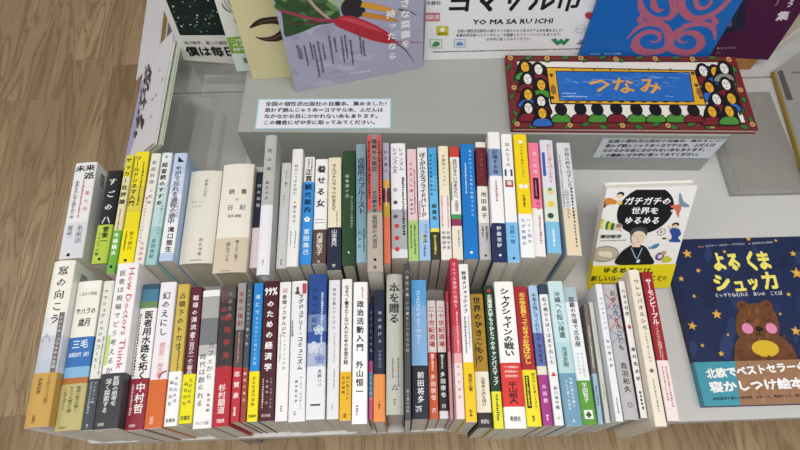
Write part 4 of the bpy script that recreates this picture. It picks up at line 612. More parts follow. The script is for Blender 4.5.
A.blob([(0.0905, 0.1306), (0.1043, 0.1301), (0.1242, 0.1187), (0.1444, 0.1027), (0.1546, 0.0916), (0.1371, 0.1008), (0.1135, 0.1172)], 'c64a58')
A.curve([(0.1008, 0.13), (0.0971, 0.1216), (0.0956, 0.1143)], 0.0007, '982838')
A.curve([(0.1089, 0.1241), (0.1052, 0.1156), (0.1038, 0.1082)], 0.0007, '982838')
A.curve([(0.1172, 0.119), (0.1136, 0.1104), (0.1122, 0.1029)], 0.0007, '982838')
A.curve([(0.1272, 0.1117), (0.1236, 0.1029), (0.1223, 0.0953)], 0.0007, '982838')
A.curve([(0.1373, 0.1042), (0.1338, 0.0954), (0.1326, 0.0877)], 0.0007, '982838')
A.curve([(0.1476, 0.095), (0.1441, 0.0859), (0.1429, 0.0781)], 0.0007, '982838')
A.curve([(0.1722, 0.0695), (0.1945, 0.0625), (0.2219, 0.0553)], [0.0038, 0.0019, 0.0008], 'b06878')
A.curve([(0.1721, 0.0686), (0.1905, 0.0473), (0.2058, 0.0161)], [0.0031, 0.0015, 0.0008], '7a3848')
A.curve([(0.1812, 0.1295), (0.1989, 0.1216), (0.2096, 0.1126)], [0.0022, 0.0015, 0.0007], '3a3038')
A.vtext('さな菜園を', 0.1915, 0.1476, 0.0156, 'f2f2f4', 1, 0.0196)
A.vtext('小', 0.1918, 0.1677, 0.0153, 'f2f2f4', 1, 0.0186)
A.vtext('持ったなら', 0.1687, 0.1337, 0.015, 'f2f2f4', 1, 0.0211)
A.vdashes(0.122, 0.0829, 0.0499, 0.0037, '5a5a70', 0)
A.vdashes(0.1175, 0.0982, 0.056, 0.0036, '5a5a70', 1)
A.vdashes(0.1018, 0.0884, 0.0349, 0.0036, '5a5a70', 2)
A.vdashes(0.0941, 0.0999, 0.0524, 0.0036, '5a5a70', 3)
A.vdashes(0.0882, 0.0986, 0.0434, 0.0036, '5a5a70', 4)
A.vdashes(0.0776, 0.0988, 0.0702, 0.0035, '5a5a70', 5)
A.vdashes(0.0697, 0.1037, 0.0473, 0.0035, '5a5a70', 6)
A.vdashes(0.0582, 0.0922, 0.06, 0.0035, '5a5a70', 7)
A.vdashes(0.0511, 0.0973, 0.0336, 0.0035, '5a5a70', 8)
A.vdashes(0.044, 0.0927, 0.0256, 0.0035, '5a5a70', 9)
A.vdashes(0.0393, 0.0983, 0.0648, 0.0035, '5a5a70', 10)
A.vdashes(0.0294, 0.0943, 0.0532, 0.0035, '5a5a70', 11)
A.vdashes(0.0223, 0.0897, 0.0685, 0.0035, '5a5a70', 12)
A.vdashes(0.0188, 0.0977, 0.0705, 0.0035, '5a5a70', 13)
A.text('学研菜園研究会', 0.093, 0.0192, 0.005, 'e6e6ee', 0, 0.037, 0, -0.0714)
face_book('magazine', 'lavender grey magazine with a red radish on its cover, standing on the display step', frame_of((-0.17867, 0.62589, 0.1105), (0.97128, 0.23793, 0.0), (-0.02074, 0.08465, 0.99619)), 0.2209, .297, .004, 'a9a9c0', A, True, .0006, cat='magazine', page='e6e6e6')
A = Art()
A.blob([(0.0184, 0.1027), (0.0252, 0.1118), (0.0382, 0.1191), (0.0551, 0.121), (0.0715, 0.1208), (0.0915, 0.1217), (0.0887, 0.0801), (0.0739, 0.0821), (0.0672, 0.1015), (0.0582, 0.1077), (0.039, 0.1081)], '36261e')
A.blob([(0.0226, 0.0864), (0.0339, 0.0841), (0.0493, 0.0859), (0.0614, 0.0935), (0.069, 0.1032), (0.0883, 0.1019), (0.0852, 0.0784), (0.0685, 0.0787), (0.0539, 0.0749), (0.0346, 0.0778)], '36261e')
A.curve([(0.0314, 0.1087), (0.0481, 0.1148), (0.0674, 0.1152)], [0.0004, 0.0011, 0.0011], '8a6a52')
A.curve([(0.0314, 0.0814), (0.049, 0.0806), (0.0642, 0.0876)], [0.0004, 0.0012, 0.0012], '8a6a52')
face_book('magazine', 'cream magazine with a dark claw drawing, half behind the radish magazine', frame_of((-0.25436, 0.6522, 0.1105), (0.9968, 0.07991, 0.0), (-0.01112, 0.13873, 0.99027)), .21, .297, .004, 'd6ce9f', A, True, .0006, cat='magazine', page='e6e6e6')
A = Art()
A.poly([(0.0004, 0.0706), (0.0325, 0.0718), (0.0506, 0.0718), (0.0441, 0.038), (0.0003, 0.0384)], '7ea63a')
A.poly([(0.0003, 0.0384), (0.0441, 0.038), (0.0415, -0.0103), (-0.0011, 0.0006)], 'd2dfdb')
A.text('ここが見どころ', 0.0053, 0.0644, 0.0068, 'eef2e6', 1, 0.0298, 0, -0.0221)
A.text('ベスト', 0.0062, 0.0554, 0.0089, 'eef2e6', 1, 0.0284, 0, -0.0206)
A.text('各地で発見', 0.0056, 0.0464, 0.007, 'eef2e6', 1, 0.027, 0, -0.0189)
A.curve([(0.0091, 0.1346), (0.0151, 0.1211), (0.0237, 0.1171)], 0.0011, '55524a')
A.curve([(0.0141, 0.1378), (0.0188, 0.1236), (0.0257, 0.1206)], 0.0011, '55524a')
A.curve([(0.0196, 0.1384), (0.0232, 0.126), (0.0276, 0.1249)], 0.0011, '55524a')
A.curve([(0.0091, 0.1303), (0.0118, 0.1231), (0.0197, 0.1164)], 0.0011, '55524a')
A.ell(0.0262, 0.1006, 0.0047, 0.0073, '8a5a3a', 20)
A.text('図', 0.0165, 0.0228, 0.0126, '3a3a3a', 0, 0.0077, 0, 0.0793)
face_book('paperback_book', 'white book with lime green badge, mostly behind the cream claw magazine', frame_of((-0.28386, 0.66964, 0.1105), (0.9982, 0.05996, 0.0), (-0.00835, 0.13892, 0.99027)), .12, .18, .01, 'dfe1da', A, cat='book')
A = Art()
A.poly([(0.0105, 0.1248), (0.0107, 0.0554), (0.1033, 0.0638), (0.1374, 0.2034), (0.0101, 0.194)], '17221f')
A.ell(0.0698, 0.0801, 0.008, 0.0039, '1c2f2a', 8)
A.ell(0.0758, 0.1011, 0.0049, 0.0045, '1c2f2a', 8)
A.ell(0.0585, 0.1222, 0.0068, 0.0041, '1a2a26', 8)
A.ell(0.0362, 0.1345, 0.0097, 0.0027, '1c2f2a', 8)
A.ell(0.0646, 0.0806, 0.0109, 0.0047, '1c2f2a', 8)
A.ell(0.0518, 0.0882, 0.0051, 0.0052, '1a2a26', 8)
A.ell(0.0184, 0.1128, 0.0081, 0.0053, '1c2f2a', 8)
A.ell(0.0989, 0.0973, 0.0073, 0.0049, '20352f', 8)
A.ell(0.03, 0.0946, 0.0108, 0.0045, '1c2f2a', 8)
A.ell(0.0495, 0.1215, 0.0104, 0.0052, '1c2f2a', 8)
A.ell(0.046, 0.0982, 0.0082, 0.0057, '1a2a26', 8)
A.ell(0.0508, 0.0933, 0.0105, 0.003, '1c2f2a', 8)
A.ell(0.0555, 0.1049, 0.009, 0.0057, '1a2a26', 8)
A.ell(0.0819, 0.1275, 0.0059, 0.003, '1a2a26', 8)
A.ell(0.0473, 0.0718, 0.0103, 0.0046, '20352f', 8)
A.ell(0.064, 0.0792, 0.0085, 0.0047, '20352f', 8)
A.ell(0.0951, 0.1204, 0.0059, 0.0051, '1c2f2a', 8)
A.ell(0.0279, 0.1111, 0.0064, 0.0051, '1c2f2a', 8)
A.ell(0.0434, 0.0888, 0.0092, 0.0033, '1a2a26', 8)
A.ell(0.0801, 0.083, 0.0082, 0.0043, '1a2a26', 8)
A.ell(0.074, 0.0781, 0.0047, 0.0059, '1c2f2a', 8)
A.ell(0.0634, 0.0848, 0.0048, 0.0033, '20352f', 8)
A.ell(0.0382, 0.1236, 0.0059, 0.003, '1a2a26', 8)
A.ell(0.0808, 0.1373, 0.0102, 0.0029, '1c2f2a', 8)
A.ell(0.0397, 0.1078, 0.0092, 0.0027, '1c2f2a', 8)
A.ell(0.0236, 0.0713, 0.0047, 0.0043, '1a2a26', 8)
A.ell(0.0814, 0.1393, 0.0063, 0.0037, '20352f', 8)
A.ell(0.0776, 0.1047, 0.0008, 0.0011, '8fa09a', 6)
A.ell(0.0168, 0.1037, 0.0012, 0.0014, '8fa09a', 6)
A.ell(0.0366, 0.0801, 0.0016, 0.0012, 'dfe4e0', 6)
A.ell(0.0609, 0.069, 0.0017, 0.0009, '8fa09a', 6)
A.ell(0.0702, 0.1007, 0.0008, 0.0014, '8fa09a', 6)
A.ell(0.0187, 0.1139, 0.0016, 0.0016, 'dfe4e0', 6)
A.ell(0.0656, 0.0933, 0.0009, 0.0019, 'dfe4e0', 6)
A.ell(0.0593, 0.1304, 0.0013, 0.0018, 'dfe4e0', 6)
A.ell(0.0733, 0.0964, 0.0014, 0.0016, '8fa09a', 6)
A.ell(0.0467, 0.0802, 0.0016, 0.0009, 'c8d0cc', 6)
A.ell(0.0777, 0.1008, 0.0016, 0.0012, '8fa09a', 6)
A.ell(0.0438, 0.133, 0.0008, 0.0013, '8fa09a', 6)
A.ell(0.0246, 0.0793, 0.0011, 0.0012, '8fa09a', 6)
A.ell(0.0428, 0.0778, 0.0007, 0.0014, 'c8d0cc', 6)
A.ell(0.0199, 0.0924, 0.0015, 0.0015, 'dfe4e0', 6)
A.ell(0.0134, 0.0837, 0.0014, 0.0016, '8fa09a', 6)
A.ell(0.0791, 0.0856, 0.0014, 0.001, '8fa09a', 6)
A.ell(0.0817, 0.1011, 0.0009, 0.001, '8fa09a', 6)
A.ell(0.0474, 0.1164, 0.0017, 0.0013, '8fa09a', 6)
A.ell(0.0989, 0.1143, 0.0013, 0.0014, 'dfe4e0', 6)
A.ell(0.054, 0.0998, 0.0015, 0.0019, 'dfe4e0', 6)
A.ell(0.0511, 0.0942, 0.0016, 0.0008, 'dfe4e0', 6)
A.ell(0.0377, 0.1241, 0.0014, 0.001, 'dfe4e0', 6)
A.ell(0.0201, 0.0755, 0.0019, 0.002, 'c8d0cc', 6)
A.ell(0.0506, 0.0669, 0.0018, 0.001, 'c8d0cc', 6)
A.ell(0.0758, 0.1358, 0.0011, 0.001, 'c8d0cc', 6)
A.ell(0.0652, 0.1371, 0.001, 0.0011, '8fa09a', 6)
A.ell(0.0805, 0.1304, 0.0017, 0.0014, 'c8d0cc', 6)
A.ell(0.0699, 0.0855, 0.0011, 0.0018, 'c8d0cc', 6)
A.ell(0.0897, 0.1096, 0.0016, 0.0013, 'c8d0cc', 6)
A.ell(0.0834, 0.1111, 0.0017, 0.0016, '8fa09a', 6)
A.ell(0.0501, 0.0868, 0.0013, 0.0013, 'dfe4e0', 6)
A.text('坂口恭平、第二の誕生', 0.0128, 0.0402, 0.0072, '4a4a4a', 0, 0.0782, 0, 0.0926)
A.text('僕は毎日', 0.0111, 0.0209, 0.0218, '1c1c1e', 1, 0.0876, 0, 0.0949)
face_book('paperback_book', 'book with speckled black cover and white title strip below, left of the display step', frame_of((-0.38735, 0.71, 0.094), (0.99526, -0.09728, 0.0), (0.01017, 0.10403, 0.99452)), .1, .188, .015, 'dddcd6', A, cat='book')
A = Art()
A.text('ヨマサル市', 0.031, 0.1187, 0.0475, '1c1c1f', 1, 0.2158, 0, -0.0073)
A.text('YO MA SA RU ICHI', 0.0775, 0.0778, 0.013, '1c1c1f', 1, 0.1307, 0, -0.0031)
A.text('全国の個性派出版社の選りすぐり読んじゃう本ヨマサル本を集めました！', 0.0528, 0.0605, 0.0069, '3c3c42', 0, 0.1765, 0, -0.0172)
A.text('各書店担当者へのインタビューを掲載したフリーペーパーもあります。', 0.0518, 0.052, 0.007, '3c3c42', 0, 0.1761, 0, -0.0173)
A.text('ぜひ手に取ってみてください。', 0.103, 0.0419, 0.0071, '3c3c42', 0, 0.0759, 0, -0.0049)
A.dashes(0.0149, 0.2871, 0.0184, 0.0048, '6a6a70', 5)
A.poly([(0.0183, 0.0715), (0.038, 0.071), (0.0393, 0.0517), (0.0193, 0.0522)], 'cdbf2a')
A.ell(0.0286, 0.0642, 0.0043, 0.0044, 'f0f0e0', 20)
A.text('編集室', 0.0215, 0.0565, 0.0053, '1c1c20', 0, 0.015, 0, -0.0266)
A.poly([(-0.0029, 0.0982), (0.0227, 0.0976), (0.0236, 0.0812), (-0.0024, 0.0818)], 'c47a84')
A.text('ISSUE', -0.001, 0.0896, 0.0106, 'f2e6e8', 1, 0.0233, 0, -0.0089)
A.text('文藝社', -0.0003, 0.1158, 0.0073, '5a5a5e', 0, 0.0236, 0, 0.0067)
A.poly([(0.0084, 0.0453), (0.0292, 0.0447), (0.0303, 0.0256), (0.0091, 0.0262)], '8fb894')
A.poly([(0.0098, 0.0436), (0.0279, 0.0431), (0.0288, 0.0274), (0.0104, 0.0279)], 'e2ece2')
A.blob([(0.0127, 0.0304), (0.0157, 0.0388), (0.0207, 0.0408), (0.0259, 0.0364), (0.0229, 0.0301)], '4a8a58')
A.poly([(0.049, 0.0442), (0.0684, 0.0437), (0.0699, 0.0262), (0.0503, 0.0268)], '8fb0d0')
A.poly([(0.0505, 0.0425), (0.0672, 0.042), (0.0684, 0.0278), (0.0515, 0.0282)], 'dfe8f0')
A.blob([(0.0533, 0.0314), (0.0562, 0.0387), (0.063, 0.0375), (0.0653, 0.0311)], '6a94c0')
A.poly([(0.2131, 0.0397), (0.2211, 0.0416), (0.226, 0.0352), (0.2296, 0.0414), (0.2363, 0.0349), (0.2381, 0.0412), (0.2455, 0.0389), (0.2383, 0.0263), (0.2321, 0.0308), (0.2262, 0.0266)], '2f8a5a')
A.blob([(0.258, 0.0869), (0.2597, 0.0926), (0.2681, 0.0914), (0.2727, 0.0865), (0.2714, 0.0797), (0.2629, 0.0809)], 'c4383c')
A.ell(0.2577, 0.0602, 0.0084, 0.0086, 'c4c8d0', 20)
A.ell(0.2577, 0.0602, 0.007, 0.0071, 'e6e7ea', 20)
A.dashes(0.251, 0.2636, 0.0604, 0.0041, '9aa0aa', 4)
A.text('ふる', 0.2591, 0.0322, 0.0107, '2c2c2e', 1, 0.0221, 0, 0.0113)
face_book('poster', 'white poster with bold black lettering standing behind the radish magazine', frame_of((0.03827, 0.69519, 0.1105), (0.99959, 0.02859, -0.0), (-0.00299, 0.10449, 0.99452)), .27, .21, .003, 'ebebee', A, False, cat='poster')
A = Art()
A.curve([(0.0701, 0.0462), (0.0796, 0.0689), (0.0988, 0.078), (0.123, 0.071), (0.139, 0.0493), (0.1433, 0.0279), (0.1284, 0.018), (0.1057, 0.0191), (0.0891, 0.0323), (0.0865, 0.0493), (0.0982, 0.0608), (0.1154, 0.0587), (0.1244, 0.0483), (0.1201, 0.0398), (0.1093, 0.0419)], [0.0013, 0.0084, 0.0104, 0.0125, 0.0134, 0.0134, 0.0125, 0.0146, 0.0146, 0.0113, 0.0104, 0.0079, 0.0063, 0.0042, 0.0013], 'b4627c')
A.curve([(0.2185, 0.0441), (0.2032, 0.0689), (0.1795, 0.078), (0.1561, 0.072), (0.1456, 0.0535), (0.1471, 0.0312), (0.1703, 0.018), (0.1921, 0.0191), (0.1986, 0.0334), (0.1885, 0.0504), (0.172, 0.0597), (0.1584, 0.0566), (0.1561, 0.0462), (0.1643, 0.0387), (0.1734, 0.0409)], [0.0013, 0.0084, 0.0105, 0.0126, 0.0134, 0.0134, 0.0126, 0.0146, 0.0146, 0.0113, 0.0105, 0.008, 0.0063, 0.0042, 0.0013], 'b4627c')
A.curve([(0.0615, 0.1293), (0.0737, 0.1062), (0.0951, 0.0879), (0.1188, 0.0859), (0.127, 0.0995), (0.1178, 0.1183), (0.1092, 0.132)], [0.0046, 0.0104, 0.0124, 0.0116, 0.0124, 0.0116, 0.0085], 'b4627c')
A.curve([(0.0832, 0.1293), (0.0887, 0.1146), (0.1001, 0.1033), (0.1093, 0.1062)], [0.0066, 0.0097, 0.0077, 0.0012], 'b4627c')
A.curve([(0.1254, 0.132), (0.1377, 0.1062), (0.1594, 0.0888), (0.1818, 0.0908), (0.1955, 0.1043), (0.2021, 0.1202), (0.2056, 0.132)], [0.0085, 0.0123, 0.0123, 0.0116, 0.0104, 0.0085, 0.0046], 'b4627c')
A.curve([(0.1474, 0.1293), (0.1578, 0.1127), (0.1689, 0.1071), (0.1765, 0.1146), (0.1741, 0.1284)], [0.0066, 0.0077, 0.0066, 0.0058, 0.0039], 'b4627c')
A.curve([(0.0792, 0.0995), (0.0781, 0.0849), (0.0962, 0.075)], [0.0048, 0.0099, 0.0048], 'b4627c')
A.curve([(0.1865, 0.0947), (0.2021, 0.08), (0.1933, 0.071)], [0.0048, 0.01, 0.0048], 'b4627c')
A.blob([(0.1151, 0.083), (0.1301, 0.0859), (0.1345, 0.0966), (0.1478, 0.0859), (0.1644, 0.083), (0.1524, 0.077), (0.1463, 0.0679), (0.1329, 0.077)], '1566b8')
A.text('オオカ\u3000カンバの絵', 0.0174, 0.0136, 0.0045, 'c8dcee', 0, 0.053, 0, 0.0211)
face_book('picture_book', 'bright blue picture book with a pink swirling ornament, standing on the display step', frame_of((0.30585, 0.69519, 0.1105), (1.0, 0.0, 0.0), (0.0, 0.08716, 0.99619)), 0.2248, .24, .008, '1566b8', A, cat='book')
A = Art()
A.poly([(-0.0004, 0.1201), (0.0306, 0.1225), (0.0594, 0.0667), (0.0266, 0.0485)], '20223c')
A.curve([(0.0041, 0.1205), (0.0141, 0.0958), (0.0254, 0.0605)], 0.0012, '3f4668')
A.curve([(0.0091, 0.1208), (0.0192, 0.0963), (0.0296, 0.0631)], 0.0012, '3f4668')
A.curve([(0.0141, 0.1212), (0.0242, 0.0967), (0.0338, 0.0656)], 0.0012, '3f4668')
A.curve([(0.0191, 0.1216), (0.0293, 0.0971), (0.038, 0.0681)], 0.0012, '3f4668')
A.poly([(0.0172, 0.0856), (0.0248, 0.0863), (0.0337, 0.0678), (0.0259, 0.0671)], '6a6088')
A.text('う', 0.103, 0.1202, 0.0163, 'e6dce2', 1, 0.0103, 0, 0.1755)
A.text('集', 0.0998, 0.0945, 0.0199, 'e6dce2', 1, 0.0201, 0, 0.1842)
A.curve([(0.0849, 0.1297), (0.0868, 0.1199), (0.0856, 0.1158)], 0.0012, 'c8b0c0')
A.text('食べごとうのえ', 0.0294, 0.0184, 0.0056, 'c8b0c0', 0, 0.0335, 0, 0.1405)
A.text('店', 0.0325, 0.0075, 0.008, '8a6a80', 0, 0.0087, 0, 0.2257)
face_book('paperback_book', 'dark maroon book with white lettering half behind the bright blue swirl book', frame_of((0.56854, 0.78017, 0.03), (0.99555, -0.09427, 0.0), (0.01312, 0.13855, 0.99027)), .135, .21, .012, '4b1640', A, cat='book')
t = empty('wooden_easel', (0.6357, 0.8038, 0)); tag(t, 'small wooden easel under the dark maroon book', 'book stand')
b = MB(); b.box(-.05, .05, -.034, .03, 0, .0278, mat('a8763c', .5, .08, 30, 'wood')); b.build('ledge', t, .001)
b = MB(); b.box(-.02, .02, .012, .024, .0278, .15, mat('a8763c', .5, .08, 30, 'wood')); b.build('prop', t, .001)
A = Art()
A.rect(.0, .0, 0.395, 0.1515, '74202a')
A.poly([(0.0174, 0.1395), (0.3759, 0.1412), (0.3797, 0.0126), (0.021, 0.0108)], '1e1a1c')
A.poly([(0.0186, 0.1378), (0.3734, 0.1394), (0.3776, 0.0146), (0.0225, 0.0127)], 'e4e0d6')
A.curve([(0.0082, 0.1456), (0.0087, 0.1149), (0.0095, 0.0809), (0.0057, 0.0478), (0.0092, 0.0087)], 0.0014, '35582c')
A.curve([(0.0089, 0.0048), (0.094, 0.0064), (0.1777, 0.0064), (0.2709, 0.0065), (0.3876, 0.0084)], 0.0013, '35582c')
A.curve([(0.0083, 0.1465), (0.0692, 0.1444), (0.1278, 0.1477), (0.1891, 0.1447), (0.2581, 0.1471), (0.3263, 0.146), (0.3824, 0.1457)], 0.0014, '35582c')
A.curve([(0.3824, 0.1457), (0.3839, 0.1014), (0.3846, 0.0637), (0.3853, 0.0273), (0.3882, 0.0108)], 0.0014, '35582c')
A.blob([(0.0314, 0.1441), (0.0402, 0.1411), (0.0477, 0.1496), (0.0389, 0.1526)], '14180f')
A.blob([(0.0327, 0.1445), (0.04, 0.1427), (0.0461, 0.149), (0.0391, 0.1509)], '3d6e34')
A.blob([(0.063, 0.1444), (0.0689, 0.1361), (0.0782, 0.1392), (0.0724, 0.1475)], '14180f')
A.blob([(0.0642, 0.144), (0.0694, 0.1377), (0.0767, 0.1397), (0.0719, 0.1459)], '3d6e34')
A.blob([(0.0946, 0.1447), (0.1033, 0.1417), (0.111, 0.1502), (0.1023, 0.1532)], '14180f')
A.blob([(0.0959, 0.1451), (0.1031, 0.1433), (0.1093, 0.1496), (0.1024, 0.1515)], '3d6e34')
A.blob([(0.1261, 0.145), (0.1318, 0.1367), (0.1412, 0.1398), (0.1356, 0.1481)], '14180f')
A.blob([(0.1274, 0.1446), (0.1323, 0.1383), (0.1397, 0.1403), (0.135, 0.1465)], '3d6e34')
A.blob([(0.1577, 0.1453), (0.1663, 0.1423), (0.1743, 0.1508), (0.1656, 0.1538)], '14180f')
A.blob([(0.159, 0.1457), (0.1662, 0.1439), (0.1726, 0.1502), (0.1657, 0.1521)], '3d6e34')
A.blob([(0.1893, 0.1456), (0.1947, 0.1373), (0.2042, 0.1404), (0.1988, 0.1487)], '14180f')
A.blob([(0.1905, 0.1452), (0.1953, 0.1389), (0.2027, 0.1409), (0.1982, 0.1471)], '3d6e34')
A.blob([(0.2208, 0.1459), (0.2294, 0.1429), (0.2376, 0.1514), (0.229, 0.1544)], '14180f')
A.blob([(0.2222, 0.1463), (0.2293, 0.1446), (0.2359, 0.1508), (0.2291, 0.1527)], '3d6e34')
A.blob([(0.2524, 0.1462), (0.2576, 0.1379), (0.2672, 0.141), (0.262, 0.1493)], '14180f')
A.blob([(0.2536, 0.1458), (0.2582, 0.1395), (0.2657, 0.1415), (0.2614, 0.1477)], '3d6e34')
A.blob([(0.284, 0.1465), (0.2924, 0.1435), (0.3008, 0.152), (0.2924, 0.155)], '14180f')
A.blob([(0.2853, 0.1469), (0.2924, 0.1452), (0.2992, 0.1514), (0.2924, 0.1533)], '3d6e34')
A.blob([(0.3156, 0.1468), (0.3205, 0.1385), (0.3302, 0.1416), (0.3252, 0.1499)], '14180f')
A.blob([(0.3167, 0.1464), (0.3212, 0.1401), (0.3287, 0.1421), (0.3246, 0.1483)], '3d6e34')
A.blob([(0.3471, 0.1471), (0.3555, 0.1441), (0.3641, 0.1526), (0.3558, 0.1556)], '14180f')
A.blob([(0.3485, 0.1475), (0.3555, 0.1458), (0.3624, 0.1521), (0.3557, 0.1539)], '3d6e34')
A.blob([(0.0263, 0.0049), (0.0324, -0.0032), (0.0419, -0.0004), (0.0359, 0.0078)], '14180f')
A.blob([(0.0276, 0.0045), (0.0329, -0.0016), (0.0404, 0.0002), (0.0354, 0.0062)], '3d6e34')
A.blob([(0.0547, 0.0052), (0.0637, 0.0026), (0.0713, 0.0108), (0.0623, 0.0135)], '14180f')
A.blob([(0.056, 0.0057), (0.0635, 0.0041), (0.0697, 0.0103), (0.0625, 0.0119)], '3d6e34')
A.blob([(0.083, 0.0055), (0.0888, -0.0026), (0.0984, 0.0002), (0.0926, 0.0083)], '14180f')
A.blob([(0.0842, 0.0051), (0.0894, -0.0011), (0.0969, 0.0007), (0.0921, 0.0067)], '3d6e34')
A.blob([(0.1113, 0.0057), (0.1203, 0.0031), (0.1282, 0.0114), (0.1192, 0.0141)], '14180f')
A.blob([(0.1127, 0.0062), (0.1201, 0.0047), (0.1265, 0.0108), (0.1193, 0.0125)], '3d6e34')
A.blob([(0.1397, 0.006), (0.1453, -0.0021), (0.155, 0.0007), (0.1494, 0.0089)], '14180f')
A.blob([(0.1409, 0.0056), (0.1459, -0.0005), (0.1534, 0.0012), (0.1488, 0.0073)], '3d6e34')
A.blob([(0.168, 0.0063), (0.1769, 0.0036), (0.185, 0.0119), (0.1761, 0.0146)], '14180f')
A.blob([(0.1694, 0.0067), (0.1768, 0.0052), (0.1833, 0.0114), (0.1762, 0.013)], '3d6e34')
A.blob([(0.1963, 0.0066), (0.2017, -0.0016), (0.2115, 0.0013), (0.2061, 0.0094)], '14180f')
A.blob([(0.1976, 0.0061), (0.2024, -0.0), (0.21, 0.0018), (0.2055, 0.0078)], '3d6e34')
A.blob([(0.2247, 0.0068), (0.2335, 0.0042), (0.2418, 0.0125), (0.233, 0.0152)], '14180f')
A.blob([(0.226, 0.0073), (0.2334, 0.0057), (0.2401, 0.0119), (0.233, 0.0136)], '3d6e34')
A.blob([(0.253, 0.0071), (0.2582, -0.001), (0.268, 0.0018), (0.2629, 0.0099)], '14180f')
A.blob([(0.2542, 0.0067), (0.2589, 0.0005), (0.2665, 0.0023), (0.2622, 0.0084)], '3d6e34')
A.blob([(0.2813, 0.0074), (0.2901, 0.0047), (0.2986, 0.013), (0.2899, 0.0157)], '14180f')
A.blob([(0.2827, 0.0078), (0.2901, 0.0063), (0.2969, 0.0125), (0.2899, 0.0141)], '3d6e34')
A.blob([(0.3097, 0.0077), (0.3146, -0.0005), (0.3245, 0.0023), (0.3196, 0.0105)], '14180f')
A.blob([(0.3109, 0.0072), (0.3154, 0.0011), (0.3231, 0.0029), (0.3189, 0.0089)], '3d6e34')
A.blob([(0.338, 0.0079), (0.3467, 0.0053), (0.3554, 0.0136), (0.3468, 0.0162)], '14180f')
A.blob([(0.3394, 0.0084), (0.3467, 0.0068), (0.3537, 0.013), (0.3467, 0.0147)], '3d6e34')
A.blob([(0.3664, 0.0082), (0.3711, 0.0001), (0.3811, 0.0029), (0.3764, 0.011)], '14180f')
A.blob([(0.3675, 0.0078), (0.3719, 0.0016), (0.3796, 0.0034), (0.3756, 0.0095)], '3d6e34')
A.blob([(0.0073, 0.1324), (-0.0001, 0.1275), (-0.0013, 0.1174), (0.006, 0.1222)], '14180f')
A.blob([(0.0066, 0.1312), (0.0008, 0.1268), (-0.0004, 0.1189), (0.0052, 0.123)], '3d6e34')
A.blob([(0.0101, 0.1063), (0.0105, 0.096), (0.0177, 0.0919), (0.0174, 0.1022)], '14180f')
A.blob([(0.0107, 0.1052), (0.0115, 0.0969), (0.017, 0.0933), (0.0164, 0.1013)], '3d6e34')
A.blob([(0.0087, 0.0704), (0.0016, 0.0659), (0.0004, 0.0563), (0.0075, 0.0608)], '14180f')
A.blob([(0.0081, 0.0693), (0.0025, 0.0652), (0.0013, 0.0577), (0.0067, 0.0616)], '3d6e34')
A.blob([(0.0042, 0.0356), (0.0046, 0.0259), (0.0116, 0.0221), (0.0112, 0.0318)], '14180f')
A.blob([(0.0048, 0.0346), (0.0055, 0.0268), (0.0108, 0.0235), (0.0103, 0.031)], '3d6e34')
A.blob([(0.0082, 0.0197), (0.0012, 0.0154), (0.0, 0.0062), (0.007, 0.0106)], '14180f')
A.blob([(0.0075, 0.0186), (0.002, 0.0147), (0.0008, 0.0076), (0.0061, 0.0112)], '3d6e34')
A.blob([(0.3845, 0.1316), (0.3828, 0.1206), (0.3895, 0.116), (0.3912, 0.127)], '14180f')
A.blob([(0.3849, 0.1303), (0.384, 0.1215), (0.389, 0.1176), (0.39, 0.1261)], '3d6e34')
A.blob([(0.3829, 0.0971), (0.374, 0.0925), (0.3705, 0.0818), (0.3793, 0.0864)], '14180f')
A.blob([(0.3819, 0.0959), (0.3748, 0.0916), (0.3717, 0.0833), (0.3785, 0.0873)], '3d6e34')
A.blob([(0.3843, 0.0678), (0.3827, 0.0574), (0.3892, 0.0531), (0.3909, 0.0635)], '14180f')
A.blob([(0.3847, 0.0666), (0.3839, 0.0583), (0.3887, 0.0546), (0.3897, 0.0626)], '3d6e34')
A.blob([(0.3835, 0.0433), (0.3749, 0.0389), (0.3714, 0.0288), (0.38, 0.0331)], '14180f')
A.blob([(0.3825, 0.0421), (0.3756, 0.0381), (0.3726, 0.0302), (0.3793, 0.0339)], '3d6e34')
A.blob([(0.3853, 0.0273), (0.3837, 0.0173), (0.3901, 0.0131), (0.3917, 0.0231)], '14180f')
A.blob([(0.3857, 0.0262), (0.3849, 0.0181), (0.3896, 0.0145), (0.3906, 0.0223)], '3d6e34')
A.ell(0.0082, 0.1456, 0.0058, 0.0071, '1c1410', 12)
A.ell(0.0082, 0.1456, 0.0048, 0.0058, 'c4935a', 12)
A.ell(0.0082, 0.1456, 0.0017, 0.0022, '8a5a34', 8)
A.ell(0.0096, 0.0817, 0.0057, 0.0067, '1c1410', 12)
A.ell(0.0096, 0.0817, 0.0047, 0.0055, 'c4935a', 12)
A.ell(0.0096, 0.0817, 0.0017, 0.0021, '8a5a34', 8)
A.ell(0.0092, 0.0079, 0.0055, 0.0063, '1c1410', 12)
A.ell(0.0092, 0.0079, 0.0045, 0.0051, 'c4935a', 12)
A.ell(0.0092, 0.0079, 0.0016, 0.002, '8a5a34', 8)
A.ell(0.071, 0.1453, 0.0058, 0.0071, '1c1410', 12)
A.ell(0.071, 0.1453, 0.0048, 0.0058, 'c4935a', 12)
A.ell(0.071, 0.1453, 0.0017, 0.0022, '8a5a34', 8)
A.ell(0.1291, 0.1468, 0.0058, 0.0071, '1c1410', 12)
A.ell(0.1291, 0.1468, 0.0048, 0.0058, 'c4935a', 12)
A.ell(0.1291, 0.1468, 0.0017, 0.0022, '8a5a34', 8)
A.ell(0.1891, 0.1447, 0.0058, 0.0071, '1c1410', 12)
A.ell(0.1891, 0.1447, 0.0048, 0.0058, 'c4935a', 12)
A.ell(0.1891, 0.1447, 0.0017, 0.0022, '8a5a34', 8)
